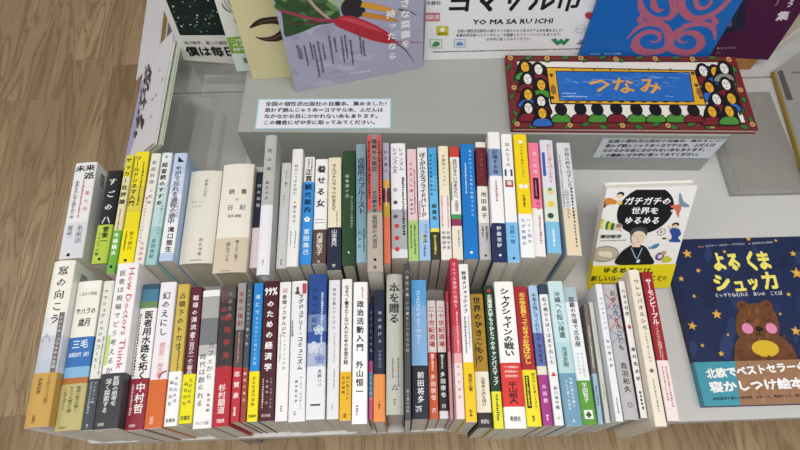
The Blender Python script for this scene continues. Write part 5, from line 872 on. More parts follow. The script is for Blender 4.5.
A.ell(0.2565, 0.1462, 0.0058, 0.0071, '1c1410', 12)
A.ell(0.2565, 0.1462, 0.0048, 0.0058, 'c4935a', 12)
A.ell(0.2565, 0.1462, 0.0017, 0.0022, '8a5a34', 8)
A.ell(0.3202, 0.146, 0.0058, 0.0071, '1c1410', 12)
A.ell(0.3202, 0.146, 0.0048, 0.0058, 'c4935a', 12)
A.ell(0.3202, 0.146, 0.0017, 0.0022, '8a5a34', 8)
A.ell(0.3824, 0.1457, 0.0058, 0.0071, '1c1410', 12)
A.ell(0.3824, 0.1457, 0.0048, 0.0058, 'c4935a', 12)
A.ell(0.3824, 0.1457, 0.0017, 0.0022, '8a5a34', 8)
A.ell(0.094, 0.0064, 0.0055, 0.0063, '1c1410', 12)
A.ell(0.094, 0.0064, 0.0045, 0.0051, 'c4935a', 12)
A.ell(0.094, 0.0064, 0.0016, 0.002, '8a5a34', 8)
A.ell(0.1783, 0.0064, 0.0055, 0.0063, '1c1410', 12)
A.ell(0.1783, 0.0064, 0.0045, 0.0051, 'c4935a', 12)
A.ell(0.1783, 0.0064, 0.0016, 0.002, '8a5a34', 8)
A.ell(0.2517, 0.0071, 0.0055, 0.0063, '1c1410', 12)
A.ell(0.2517, 0.0071, 0.0045, 0.0051, 'c4935a', 12)
A.ell(0.2517, 0.0071, 0.0016, 0.002, '8a5a34', 8)
A.ell(0.3224, 0.007, 0.0055, 0.0063, '1c1410', 12)
A.ell(0.3224, 0.007, 0.0045, 0.0051, 'c4935a', 12)
A.ell(0.3224, 0.007, 0.0016, 0.002, '8a5a34', 8)
A.ell(0.3882, 0.0108, 0.0055, 0.0063, '1c1410', 12)
A.ell(0.3882, 0.0108, 0.0045, 0.0051, 'c4935a', 12)
A.ell(0.3882, 0.0108, 0.0016, 0.002, '8a5a34', 8)
A.ell(0.3861, 0.0803, 0.0057, 0.0067, '1c1410', 12)
A.ell(0.3861, 0.0803, 0.0047, 0.0054, 'c4935a', 12)
A.ell(0.3861, 0.0803, 0.0017, 0.0021, '8a5a34', 8)
A.blob([(0.0121, 0.0972), (0.0164, 0.1174), (0.0227, 0.1353), (0.0422, 0.1355), (0.0455, 0.1177), (0.0464, 0.0976)], '141216')
A.blob([(0.0146, 0.099), (0.0194, 0.1113), (0.0307, 0.1145), (0.0415, 0.1115), (0.0441, 0.0993)], '4a8a34')
A.ell(0.0312, 0.1291, 0.0101, 0.0139, '17141a', 14)
A.ell(0.0316, 0.1256, 0.0066, 0.0111, 'e0aa30', 14)
A.curve([(0.0273, 0.1278), (0.0291, 0.1291), (0.0307, 0.1278)], 0.001, '17141a')
A.curve([(0.0332, 0.1278), (0.035, 0.1292), (0.0367, 0.1278)], 0.001, '17141a')
A.curve([(0.032, 0.1265), (0.031, 0.1229)], 0.0009, '17141a')
A.curve([(0.0294, 0.1198), (0.0332, 0.1198)], 0.001, '8a2a30')
A.blob([(0.0342, 0.0924), (0.0387, 0.1125), (0.0451, 0.1303), (0.0646, 0.1305), (0.0677, 0.1127), (0.0684, 0.0927)], '141216')
A.blob([(0.0367, 0.0941), (0.0416, 0.1063), (0.0529, 0.1095), (0.0636, 0.1066), (0.0662, 0.0944)], '74202a')
A.ell(0.0536, 0.1241, 0.0101, 0.0138, '17141a', 14)
A.ell(0.0539, 0.1206, 0.0066, 0.0111, 'e2e0dc', 14)
A.curve([(0.0496, 0.1227), (0.0515, 0.1241), (0.0531, 0.1228)], 0.001, '17141a')
A.curve([(0.0555, 0.1228), (0.0574, 0.1241), (0.059, 0.1228)], 0.001, '17141a')
A.curve([(0.0543, 0.1214), (0.0533, 0.1179)], 0.0008, '17141a')
A.curve([(0.0516, 0.1148), (0.0554, 0.1148)], 0.001, '8a2a30')
A.blob([(0.0145, 0.072), (0.0188, 0.0918), (0.025, 0.1092), (0.0443, 0.1094), (0.0475, 0.092), (0.0484, 0.0723)], '141216')
A.blob([(0.017, 0.0737), (0.0217, 0.0858), (0.0329, 0.0889), (0.0435, 0.086), (0.0462, 0.074)], '74202a')
A.ell(0.0334, 0.1032, 0.01, 0.0135, '17141a', 14)
A.ell(0.0338, 0.0997, 0.0065, 0.0109, 'e2e0dc', 14)
A.curve([(0.0295, 0.1018), (0.0314, 0.1032), (0.033, 0.1019)], 0.001, '17141a')
A.curve([(0.0354, 0.1019), (0.0372, 0.1032), (0.0388, 0.1019)], 0.001, '17141a')
A.curve([(0.0342, 0.1006), (0.0332, 0.0971)], 0.0008, '17141a')
A.curve([(0.0316, 0.094), (0.0354, 0.0941)], 0.001, '8a2a30')
A.blob([(0.036, 0.0598), (0.0404, 0.0793), (0.0468, 0.0966), (0.066, 0.0968), (0.069, 0.0796), (0.0697, 0.0601)], '141216')
A.blob([(0.0385, 0.0615), (0.0433, 0.0734), (0.0544, 0.0765), (0.065, 0.0736), (0.0675, 0.0618)], '4a8a34')
A.ell(0.0551, 0.0906, 0.0099, 0.0134, '17141a', 14)
A.ell(0.0555, 0.0872, 0.0065, 0.0108, 'e0aa30', 14)
A.curve([(0.0512, 0.0893), (0.0531, 0.0906), (0.0546, 0.0893)], 0.001, '17141a')
A.curve([(0.057, 0.0894), (0.0589, 0.0907), (0.0604, 0.0894)], 0.001, '17141a')
A.curve([(0.0559, 0.0881), (0.0549, 0.0846)], 0.0008, '17141a')
A.curve([(0.0532, 0.0816), (0.057, 0.0816)], 0.001, '8a2a30')
A.blob([(0.0127, 0.04), (0.0169, 0.0592), (0.023, 0.0762), (0.042, 0.0763), (0.0452, 0.0595), (0.0461, 0.0404)], '141216')
A.blob([(0.0151, 0.0417), (0.0197, 0.0534), (0.0308, 0.0564), (0.0413, 0.0536), (0.0439, 0.042)], '2f62b4')
A.ell(0.0313, 0.0703, 0.0098, 0.0131, '17141a', 14)
A.ell(0.0317, 0.0669, 0.0064, 0.0106, 'e0aa30', 14)
A.curve([(0.0274, 0.069), (0.0292, 0.0703), (0.0308, 0.069)], 0.001, '17141a')
A.curve([(0.0332, 0.069), (0.035, 0.0703), (0.0366, 0.0691)], 0.001, '17141a')
A.curve([(0.0321, 0.0678), (0.0311, 0.0644)], 0.0008, '17141a')
A.curve([(0.0295, 0.0614), (0.0332, 0.0614)], 0.001, '8a2a30')
A.blob([(0.0331, 0.0266), (0.0374, 0.0455), (0.0436, 0.0622), (0.0625, 0.0624), (0.0655, 0.0458), (0.0662, 0.0269)], '141216')
A.blob([(0.0355, 0.0282), (0.0402, 0.0397), (0.0512, 0.0427), (0.0616, 0.04), (0.0641, 0.0285)], '74202a')
A.ell(0.0518, 0.0565, 0.0098, 0.013, '17141a', 14)
A.ell(0.0522, 0.0531, 0.0064, 0.0104, 'e2e0dc', 14)
A.curve([(0.048, 0.0552), (0.0498, 0.0564), (0.0514, 0.0552)], 0.001, '17141a')
A.curve([(0.0537, 0.0552), (0.0555, 0.0565), (0.0571, 0.0553)], 0.001, '17141a')
A.curve([(0.0526, 0.054), (0.0516, 0.0506)], 0.0008, '17141a')
A.curve([(0.05, 0.0477), (0.0537, 0.0477)], 0.001, '8a2a30')
A.blob([(0.0112, 0.0129), (0.0153, 0.0316), (0.0213, 0.0481), (0.0401, 0.0483), (0.0432, 0.0318), (0.0442, 0.0132)], '141216')
A.blob([(0.0136, 0.0145), (0.0182, 0.0259), (0.029, 0.0289), (0.0394, 0.0261), (0.042, 0.0148)], '74202a')
A.ell(0.0295, 0.0424, 0.0097, 0.0128, '17141a', 14)
A.ell(0.0299, 0.0391, 0.0063, 0.0103, 'e2e0dc', 14)
A.curve([(0.0258, 0.0411), (0.0275, 0.0424), (0.0291, 0.0412)], 0.001, '17141a')
A.curve([(0.0314, 0.0412), (0.0332, 0.0424), (0.0348, 0.0412)], 0.001, '17141a')
A.curve([(0.0303, 0.0399), (0.0294, 0.0366)], 0.0008, '17141a')
A.curve([(0.0278, 0.0337), (0.0315, 0.0338)], 0.001, '8a2a30')
A.blob([(0.0329, 0.0029), (0.0372, 0.0214), (0.0433, 0.0378), (0.062, 0.038), (0.065, 0.0217), (0.0657, 0.0032)], '141216')
A.blob([(0.0353, 0.0045), (0.04, 0.0158), (0.0508, 0.0187), (0.0611, 0.016), (0.0636, 0.0048)], '2f62b4')
A.ell(0.0515, 0.0321, 0.0096, 0.0127, '17141a', 14)
A.ell(0.0518, 0.0289, 0.0063, 0.0102, 'e0aa30', 14)
A.curve([(0.0477, 0.0309), (0.0495, 0.0321), (0.051, 0.0309)], 0.001, '17141a')
A.curve([(0.0533, 0.0309), (0.0551, 0.0322), (0.0567, 0.031)], 0.001, '17141a')
A.curve([(0.0522, 0.0297), (0.0512, 0.0264)], 0.0008, '17141a')
A.curve([(0.0496, 0.0236), (0.0533, 0.0236)], 0.001, '8a2a30')
A.blob([(0.3091, 0.0908), (0.3162, 0.1114), (0.3251, 0.1297), (0.3451, 0.1299), (0.346, 0.1117), (0.3442, 0.0911)], '141216')
A.blob([(0.3119, 0.0926), (0.3184, 0.1051), (0.3304, 0.1084), (0.3411, 0.1054), (0.3421, 0.0929)], '74202a')
A.ell(0.333, 0.1234, 0.0103, 0.0142, '17141a', 14)
A.ell(0.3329, 0.1197, 0.0068, 0.0114, 'e2e0dc', 14)
A.curve([(0.3288, 0.122), (0.3309, 0.1234), (0.3323, 0.122)], 0.001, '17141a')
A.curve([(0.3348, 0.122), (0.3369, 0.1234), (0.3384, 0.1221)], 0.001, '17141a')
A.curve([(0.3335, 0.1207), (0.332, 0.117)], 0.0008, '17141a')
A.curve([(0.3298, 0.1138), (0.3338, 0.1139)], 0.001, '8a2a30')
A.blob([(0.3286, 0.0884), (0.3359, 0.109), (0.345, 0.1273), (0.365, 0.1275), (0.3657, 0.1093), (0.3637, 0.0888)], '141216')
A.blob([(0.3314, 0.0902), (0.3381, 0.1028), (0.3501, 0.106), (0.3607, 0.103), (0.3616, 0.0905)], '2f62b4')
A.ell(0.3528, 0.121, 0.0103, 0.0141, '17141a', 14)
A.ell(0.3527, 0.1173, 0.0068, 0.0114, 'e0aa30', 14)
A.curve([(0.3486, 0.1196), (0.3506, 0.1209), (0.3521, 0.1196)], 0.001, '17141a')
A.curve([(0.3546, 0.1196), (0.3567, 0.121), (0.3582, 0.1197)], 0.001, '17141a')
A.curve([(0.3532, 0.1182), (0.3517, 0.1146)], 0.0008, '17141a')
A.curve([(0.3495, 0.1114), (0.3534, 0.1115)], 0.001, '8a2a30')
A.blob([(0.345, 0.0962), (0.3525, 0.1169), (0.3617, 0.1353), (0.3818, 0.1355), (0.3824, 0.1172), (0.3802, 0.0965)], '141216')
A.blob([(0.3479, 0.098), (0.3546, 0.1106), (0.3667, 0.1139), (0.3773, 0.1108), (0.3782, 0.0983)], '8a8884')
A.ell(0.3695, 0.129, 0.0104, 0.0142, '17141a', 14)
A.ell(0.3694, 0.1253, 0.0068, 0.0114, 'e2e0dc', 14)
A.curve([(0.3653, 0.1275), (0.3674, 0.1289), (0.3689, 0.1276)], 0.001, '17141a')
A.curve([(0.3714, 0.1276), (0.3735, 0.129), (0.3749, 0.1276)], 0.001, '17141a')
A.curve([(0.37, 0.1262), (0.3684, 0.1226)], 0.0008, '17141a')
A.curve([(0.3662, 0.1193), (0.3701, 0.1194)], 0.001, '8a2a30')
A.blob([(0.3117, 0.0567), (0.3188, 0.0767), (0.3276, 0.0945), (0.3473, 0.0947), (0.3482, 0.077), (0.3463, 0.0571)], '141216')
A.blob([(0.3145, 0.0585), (0.321, 0.0707), (0.3328, 0.0738), (0.3433, 0.0709), (0.3443, 0.0588)], '2f62b4')
A.ell(0.3354, 0.0883, 0.0102, 0.0137, '17141a', 14)
A.ell(0.3353, 0.0848, 0.0067, 0.011, 'e0aa30', 14)
A.curve([(0.3312, 0.087), (0.3332, 0.0883), (0.3347, 0.087)], 0.001, '17141a')
A.curve([(0.3372, 0.087), (0.3392, 0.0884), (0.3407, 0.0871)], 0.001, '17141a')
A.curve([(0.3358, 0.0857), (0.3343, 0.0822)], 0.0008, '17141a')
A.curve([(0.3322, 0.0791), (0.3361, 0.0791)], 0.001, '8a2a30')
A.blob([(0.3407, 0.0628), (0.3481, 0.0829), (0.3571, 0.1007), (0.3769, 0.1009), (0.3775, 0.0832), (0.3754, 0.0631)], '141216')
A.blob([(0.3435, 0.0645), (0.3502, 0.0767), (0.3621, 0.0799), (0.3725, 0.077), (0.3734, 0.0648)], '74202a')
A.ell(0.3648, 0.0945, 0.0102, 0.0138, '17141a', 14)
A.ell(0.3647, 0.091, 0.0067, 0.0111, 'e2e0dc', 14)
A.curve([(0.3606, 0.0932), (0.3627, 0.0945), (0.3642, 0.0932)], 0.001, '17141a')
A.curve([(0.3666, 0.0932), (0.3687, 0.0946), (0.3701, 0.0932)], 0.001, '17141a')
A.curve([(0.3652, 0.0919), (0.3637, 0.0883)], 0.0008, '17141a')
A.curve([(0.3616, 0.0852), (0.3654, 0.0852)], 0.001, '8a2a30')
A.blob([(0.3427, 0.0344), (0.35, 0.054), (0.3589, 0.0713), (0.3784, 0.0715), (0.379, 0.0542), (0.3769, 0.0347)], '141216')
A.blob([(0.3455, 0.0361), (0.3521, 0.048), (0.3638, 0.0511), (0.3741, 0.0482), (0.375, 0.0364)], '2f62b4')
A.ell(0.3665, 0.0653, 0.0101, 0.0134, '17141a', 14)
A.ell(0.3664, 0.0618, 0.0066, 0.0108, 'e0aa30', 14)
A.curve([(0.3624, 0.064), (0.3644, 0.0653), (0.3659, 0.064)], 0.001, '17141a')
A.curve([(0.3683, 0.064), (0.3703, 0.0653), (0.3718, 0.0641)], 0.001, '17141a')
A.curve([(0.3669, 0.0627), (0.3654, 0.0593)], 0.0008, '17141a')
A.curve([(0.3633, 0.0562), (0.3671, 0.0563)], 0.001, '8a2a30')
A.blob([(0.3182, 0.0325), (0.3253, 0.0521), (0.334, 0.0694), (0.3535, 0.0696), (0.3543, 0.0524), (0.3524, 0.0329)], '141216')
A.blob([(0.321, 0.0342), (0.3274, 0.0461), (0.3391, 0.0492), (0.3494, 0.0463), (0.3504, 0.0345)], '74202a')
A.ell(0.3417, 0.0634, 0.0101, 0.0134, '17141a', 14)
A.ell(0.3416, 0.06, 0.0066, 0.0108, 'e2e0dc', 14)
A.curve([(0.3376, 0.0621), (0.3396, 0.0634), (0.341, 0.0621)], 0.001, '17141a')
A.curve([(0.3435, 0.0621), (0.3455, 0.0635), (0.3469, 0.0622)], 0.001, '17141a')
A.curve([(0.3421, 0.0608), (0.3406, 0.0574)], 0.0008, '17141a')
A.curve([(0.3386, 0.0544), (0.3424, 0.0544)], 0.001, '8a2a30')
A.blob([(0.3057, 0.0079), (0.3126, 0.027), (0.3211, 0.0439), (0.3404, 0.0441), (0.3413, 0.0273), (0.3395, 0.0082)], '141216')
A.blob([(0.3084, 0.0096), (0.3147, 0.0212), (0.3263, 0.0242), (0.3365, 0.0214), (0.3375, 0.0098)], '74202a')
A.ell(0.3287, 0.0381, 0.0099, 0.0131, '17141a', 14)
A.ell(0.3286, 0.0347, 0.0065, 0.0105, 'e0aa30', 14)
A.curve([(0.3247, 0.0368), (0.3267, 0.0381), (0.3281, 0.0368)], 0.001, '17141a')
A.curve([(0.3305, 0.0368), (0.3325, 0.0381), (0.3339, 0.0369)], 0.001, '17141a')
A.curve([(0.3292, 0.0356), (0.3277, 0.0322)], 0.0008, '17141a')
A.curve([(0.3257, 0.0292), (0.3295, 0.0293)], 0.001, '8a2a30')
A.blob([(0.3336, 0.0089), (0.3407, 0.0281), (0.3495, 0.045), (0.3687, 0.0452), (0.3694, 0.0283), (0.3674, 0.0093)], '141216')
A.blob([(0.3363, 0.0106), (0.3428, 0.0223), (0.3544, 0.0253), (0.3646, 0.0225), (0.3655, 0.0109)], '4a8a34')
A.ell(0.357, 0.0392, 0.0099, 0.0131, '17141a', 14)
A.ell(0.3569, 0.0358, 0.0065, 0.0106, 'e0aa30', 14)
A.curve([(0.3529, 0.0378), (0.3549, 0.0391), (0.3563, 0.0379)], 0.001, '17141a')
A.curve([(0.3587, 0.0379), (0.3608, 0.0392), (0.3622, 0.0379)], 0.001, '17141a')
A.curve([(0.3574, 0.0366), (0.3559, 0.0332)], 0.0008, '17141a')
A.curve([(0.3539, 0.0303), (0.3576, 0.0303)], 0.001, '8a2a30')
A.blob([(0.0656, 0.0116), (0.0689, 0.0243), (0.0798, 0.0292), (0.0913, 0.0277), (0.097, 0.0206), (0.0973, 0.0119)], '14121a')
A.blob([(0.0673, 0.0124), (0.0704, 0.0231), (0.0802, 0.0272), (0.0905, 0.0261), (0.0953, 0.0198), (0.0957, 0.0127)], '4a8a34')
A.ell(0.0827, 0.0372, 0.0101, 0.0129, '16161c', 16)
A.blob([(0.0969, 0.0119), (0.1004, 0.0246), (0.1114, 0.0295), (0.1229, 0.028), (0.1285, 0.0209), (0.1286, 0.0122)], '14121a')
A.blob([(0.0987, 0.0127), (0.1019, 0.0234), (0.1118, 0.0275), (0.122, 0.0264), (0.1267, 0.0201), (0.1271, 0.013)], '74202a')
A.ell(0.1145, 0.0383, 0.0101, 0.0129, '16161c', 16)
A.blob([(0.1244, 0.0121), (0.128, 0.0248), (0.1391, 0.0297), (0.1506, 0.0282), (0.156, 0.0211), (0.156, 0.0124)], '14121a')
A.blob([(0.1261, 0.0129), (0.1295, 0.0237), (0.1394, 0.0277), (0.1497, 0.0266), (0.1543, 0.0203), (0.1545, 0.0132)], '4a8a34')
A.ell(0.1421, 0.0378, 0.0101, 0.0129, '16161c', 16)
A.blob([(0.1551, 0.0124), (0.1589, 0.0251), (0.17, 0.03), (0.1815, 0.0285), (0.1868, 0.0214), (0.1867, 0.0127)], '14121a')
A.blob([(0.1568, 0.0132), (0.1603, 0.024), (0.1703, 0.028), (0.1806, 0.0269), (0.1851, 0.0206), (0.1852, 0.0135)], '74202a')
A.ell(0.1734, 0.0397, 0.0101, 0.0129, '16161c', 16)
A.blob([(0.1874, 0.0127), (0.1914, 0.0254), (0.2026, 0.0303), (0.214, 0.0288), (0.2193, 0.0217), (0.219, 0.0131)], '14121a')
A.blob([(0.1891, 0.0136), (0.1928, 0.0243), (0.2029, 0.0283), (0.2131, 0.0272), (0.2175, 0.0209), (0.2175, 0.0138)], '4a8a34')
A.ell(0.2059, 0.0384, 0.0101, 0.0129, '16161c', 16)
A.blob([(0.2181, 0.013), (0.2222, 0.0257), (0.2335, 0.0306), (0.2449, 0.0291), (0.2501, 0.022), (0.2497, 0.0133)], '14121a')
A.blob([(0.2198, 0.0138), (0.2236, 0.0246), (0.2338, 0.0286), (0.244, 0.0275), (0.2483, 0.0212), (0.2482, 0.0141)], '4a8a34')
A.ell(0.2368, 0.0379, 0.0101, 0.0129, '16161c', 16)
A.blob([(0.2503, 0.0134), (0.2547, 0.026), (0.2661, 0.0309), (0.2775, 0.0295), (0.2825, 0.0223), (0.282, 0.0137)], '14121a')
A.blob([(0.2521, 0.0142), (0.2561, 0.0249), (0.2663, 0.0289), (0.2765, 0.0279), (0.2807, 0.0215), (0.2805, 0.0144)], '4a8a34')
A.ell(0.2694, 0.0382, 0.0101, 0.0129, '16161c', 16)
A.blob([(0.2794, 0.0136), (0.284, 0.0263), (0.2954, 0.0312), (0.3067, 0.0297), (0.3117, 0.0226), (0.3111, 0.0139)], '14121a')
A.blob([(0.2812, 0.0144), (0.2853, 0.0252), (0.2956, 0.0292), (0.3057, 0.0281), (0.3099, 0.0218), (0.3096, 0.0147)], '74202a')
A.ell(0.2985, 0.0369, 0.0101, 0.0129, '16161c', 16)
A.poly([(0.0667, 0.1259), (0.3197, 0.1214), (0.3228, 0.0468), (0.0667, 0.0476)], '1a1614')
A.poly([(0.0685, 0.1238), (0.3172, 0.1192), (0.3207, 0.0488), (0.069, 0.05)], 'dda62a')
A.poly([(0.0821, 0.1174), (0.3093, 0.117), (0.3041, 0.0539), (0.0819, 0.0542)], '1a1614')
A.poly([(0.0832, 0.1157), (0.3076, 0.1152), (0.3028, 0.0555), (0.0834, 0.0559)], '2a69bc')
A.curve([(0.09, 0.0848), (0.0944, 0.0861), (0.0985, 0.084), (0.1043, 0.0853)], 0.001, '1f56a4')
A.curve([(0.27, 0.1038), (0.2759, 0.1051), (0.2812, 0.103), (0.289, 0.1044)], 0.0009, '88b2e0')
A.curve([(0.1585, 0.0877), (0.1627, 0.089), (0.1664, 0.087), (0.172, 0.0883)], 0.0012, '4a86cc')
A.curve([(0.1617, 0.0983), (0.1682, 0.0997), (0.1742, 0.0976), (0.1828, 0.099)], 0.0009, '4a86cc')
A.curve([(0.1217, 0.1007), (0.1259, 0.102), (0.1297, 0.0999), (0.1352, 0.1013)], 0.0008, '6f9fd8')
A.curve([(0.2113, 0.1055), (0.2158, 0.1069), (0.2197, 0.1048), (0.2256, 0.1061)], 0.0008, '6f9fd8')
A.curve([(0.1501, 0.0901), (0.1524, 0.0914), (0.1543, 0.0893), (0.1574, 0.0906)], 0.001, '4a86cc')
A.curve([(0.166, 0.0903), (0.1683, 0.0916), (0.1701, 0.0895), (0.1732, 0.0908)], 0.0012, '4a86cc')
A.curve([(0.1658, 0.0993), (0.1689, 0.1006), (0.1716, 0.0985), (0.1758, 0.0999)], 0.0008, '6f9fd8')
A.curve([(0.1112, 0.0929), (0.1137, 0.0942), (0.1157, 0.0921), (0.1189, 0.0934)], 0.001, '88b2e0')
A.curve([(0.27, 0.0595), (0.2761, 0.0608), (0.2816, 0.0588), (0.2897, 0.0601)], 0.0011, '1f56a4')
A.curve([(0.1407, 0.0986), (0.147, 0.1), (0.1528, 0.0979), (0.1612, 0.0992)], 0.001, '88b2e0')
A.curve([(0.0978, 0.0944), (0.1022, 0.0958), (0.1061, 0.0937), (0.1119, 0.095)], 0.0007, '6f9fd8')
A.curve([(0.2263, 0.1076), (0.2287, 0.1089), (0.2304, 0.1068), (0.2335, 0.1081)], 0.0009, '1f56a4')
A.curve([(0.2214, 0.1105), (0.2282, 0.1118), (0.2344, 0.1097), (0.2435, 0.1111)], 0.0008, '1f56a4')
A.curve([(0.1831, 0.094), (0.1871, 0.0953), (0.1905, 0.0932), (0.1958, 0.0945)], 0.001, '1f56a4')
A.curve([(0.2094, 0.0962), (0.2164, 0.0975), (0.2228, 0.0955), (0.2321, 0.0968)], 0.0007, '88b2e0')
A.curve([(0.1711, 0.1026), (0.1759, 0.1039), (0.1802, 0.1018), (0.1865, 0.1032)], 0.0009, '1f56a4')
A.curve([(0.2376, 0.1038), (0.2436, 0.1051), (0.2489, 0.103), (0.2568, 0.1044)], 0.0011, '88b2e0')
A.curve([(0.155, 0.0615), (0.1593, 0.0628), (0.163, 0.0608), (0.1686, 0.0621)], 0.0008, '1f56a4')
A.curve([(0.2524, 0.0944), (0.2572, 0.0957), (0.2613, 0.0936), (0.2677, 0.0949)], 0.001, '1f56a4')
A.curve([(0.091, 0.0595), (0.094, 0.0608), (0.0966, 0.0588), (0.1005, 0.06)], 0.001, '1f56a4')
A.curve([(0.2287, 0.1084), (0.2343, 0.1097), (0.2393, 0.1076), (0.2467, 0.109)], 0.0008, '6f9fd8')
A.curve([(0.2572, 0.065), (0.2616, 0.0663), (0.2655, 0.0642), (0.2713, 0.0655)], 0.0011, '88b2e0')
A.curve([(0.0825, 0.0569), (0.0856, 0.0581), (0.0883, 0.0561), (0.0924, 0.0574)], 0.001, '6f9fd8')
A.curve([(0.1492, 0.0937), (0.1537, 0.0951), (0.1577, 0.093), (0.1635, 0.0943)], 0.0011, '4a86cc')
A.curve([(0.0967, 0.0987), (0.0996, 0.1), (0.1022, 0.0979), (0.106, 0.0992)], 0.001, '6f9fd8')
A.curve([(0.1461, 0.1064), (0.1494, 0.1078), (0.1522, 0.1056), (0.1565, 0.107)], 0.0011, '1f56a4')
A.curve([(0.2681, 0.0856), (0.272, 0.0869), (0.2752, 0.0848), (0.2802, 0.0861)], 0.0011, '4a86cc')
A.curve([(0.211, 0.0871), (0.2135, 0.0884), (0.2153, 0.0863), (0.2185, 0.0876)], 0.0011, '6f9fd8')
A.curve([(0.1033, 0.0646), (0.1101, 0.0659), (0.1165, 0.0639), (0.1256, 0.0652)], 0.0008, '6f9fd8')
A.curve([(0.1304, 0.0865), (0.1367, 0.0878), (0.1426, 0.0858), (0.151, 0.0871)], 0.001, '1f56a4')
A.curve([(0.2583, 0.0714), (0.2622, 0.0727), (0.2655, 0.0706), (0.2707, 0.0719)], 0.001, '1f56a4')
A.curve([(0.142, 0.0694), (0.1488, 0.0707), (0.1552, 0.0687), (0.1643, 0.07)], 0.0009, '1f56a4')
A.curve([(0.1966, 0.1016), (0.2011, 0.103), (0.2051, 0.1009), (0.2112, 0.1022)], 0.001, '6f9fd8')
A.curve([(0.125, 0.0933), (0.131, 0.0947), (0.1365, 0.0926), (0.1444, 0.0939)], 0.0011, '88b2e0')
A.curve([(0.2167, 0.0897), (0.222, 0.091), (0.2267, 0.0889), (0.2336, 0.0903)], 0.0008, '88b2e0')
A.curve([(0.0956, 0.0656), (0.099, 0.0669), (0.1019, 0.0649), (0.1062, 0.0661)], 0.0009, '88b2e0')
A.curve([(0.1205, 0.1002), (0.1274, 0.1016), (0.1338, 0.0995), (0.1429, 0.1009)], 0.001, '1f56a4')
A.curve([(0.1895, 0.0614), (0.1937, 0.0627), (0.1975, 0.0607), (0.2031, 0.062)], 0.0011, '1f56a4')
A.curve([(0.2414, 0.0865), (0.2456, 0.0878), (0.2493, 0.0857), (0.2549, 0.0871)], 0.0012, '6f9fd8')
A.curve([(0.2759, 0.0976), (0.2791, 0.0989), (0.2816, 0.0968), (0.2858, 0.0981)], 0.0007, '4a86cc')
A.curve([(0.1918, 0.0966), (0.1972, 0.0979), (0.2021, 0.0959), (0.2093, 0.0972)], 0.0007, '4a86cc')
A.curve([(0.1743, 0.0975), (0.1782, 0.0988), (0.1816, 0.0967), (0.1868, 0.098)], 0.001, '88b2e0')
A.curve([(0.1778, 0.105), (0.1846, 0.1064), (0.1909, 0.1043), (0.1999, 0.1056)], 0.0009, '4a86cc')
A.curve([(0.2425, 0.105), (0.2483, 0.1064), (0.2535, 0.1043), (0.2611, 0.1057)], 0.0012, '88b2e0')
A.curve([(0.1686, 0.0606), (0.1754, 0.0619), (0.1817, 0.0599), (0.1907, 0.0613)], 0.0009, '4a86cc')
A.curve([(0.2586, 0.0936), (0.2623, 0.0949), (0.2654, 0.0928), (0.2702, 0.0941)], 0.0009, '88b2e0')
A.curve([(0.1429, 0.0678), (0.1462, 0.069), (0.1491, 0.067), (0.1536, 0.0683)], 0.0011, '6f9fd8')
A.curve([(0.2166, 0.1127), (0.2196, 0.114), (0.2221, 0.1119), (0.226, 0.1132)], 0.0007, '6f9fd8')
A.curve([(0.2892, 0.1141), (0.2955, 0.1154), (0.3011, 0.1133), (0.3095, 0.1147)], 0.0009, '88b2e0')
A.curve([(0.0893, 0.0579), (0.0923, 0.0592), (0.095, 0.0571), (0.099, 0.0584)], 0.0007, '1f56a4')
A.curve([(0.2496, 0.0635), (0.2548, 0.0648), (0.2594, 0.0628), (0.2662, 0.0641)], 0.0011, '1f56a4')
A.curve([(0.1364, 0.0951), (0.1427, 0.0965), (0.1484, 0.0944), (0.1567, 0.0957)], 0.0009, '88b2e0')
A.curve([(0.0921, 0.0931), (0.0945, 0.0944), (0.0964, 0.0923), (0.0995, 0.0936)], 0.0012, '4a86cc')
A.curve([(0.2441, 0.063), (0.2476, 0.0643), (0.2504, 0.0622), (0.2549, 0.0635)], 0.0007, '1f56a4')
A.curve([(0.2527, 0.0852), (0.2577, 0.0866), (0.2621, 0.0845), (0.2687, 0.0858)], 0.0008, '4a86cc')
A.curve([(0.1871, 0.1106), (0.1897, 0.1119), (0.1917, 0.1098), (0.195, 0.1111)], 0.0011, '1f56a4')
A.curve([(0.2197, 0.0872), (0.2266, 0.0885), (0.2329, 0.0865), (0.242, 0.0879)], 0.0011, '1f56a4')
A.curve([(0.2139, 0.0925), (0.2176, 0.0938), (0.2207, 0.0918), (0.2256, 0.0931)], 0.0007, '4a86cc')
A.curve([(0.1119, 0.1237), (0.1119, 0.1177)], 0.0014, '1a1614')
A.curve([(0.1487, 0.1241), (0.1485, 0.118)], 0.0014, '1a1614')
A.curve([(0.1759, 0.1244), (0.1756, 0.1183)], 0.0014, '1a1614')
A.curve([(0.2081, 0.1247), (0.2078, 0.1186)], 0.0014, '1a1614')
A.curve([(0.2404, 0.125), (0.24, 0.1189)], 0.0014, '1a1614')
A.curve([(0.2778, 0.1253), (0.2773, 0.1192)], 0.0014, '1a1614')
A.curve([(0.0895, 0.0519), (0.0974, 0.0519)], 0.002, '1a1614')
A.curve([(0.1076, 0.052), (0.1155, 0.0521)], 0.002, '1a1614')
A.curve([(0.1257, 0.0522), (0.1336, 0.0523)], 0.002, '1a1614')
A.curve([(0.1438, 0.0524), (0.1517, 0.0525)], 0.002, '1a1614')
A.curve([(0.1619, 0.0526), (0.1698, 0.0526)], 0.002, '1a1614')
A.curve([(0.18, 0.0527), (0.1879, 0.0528)], 0.002, '1a1614')
A.curve([(0.1981, 0.0529), (0.206, 0.053)], 0.002, '1a1614')
A.curve([(0.2162, 0.0531), (0.2241, 0.0532)], 0.002, '1a1614')
A.curve([(0.2343, 0.0533), (0.2422, 0.0533)], 0.002, '1a1614')
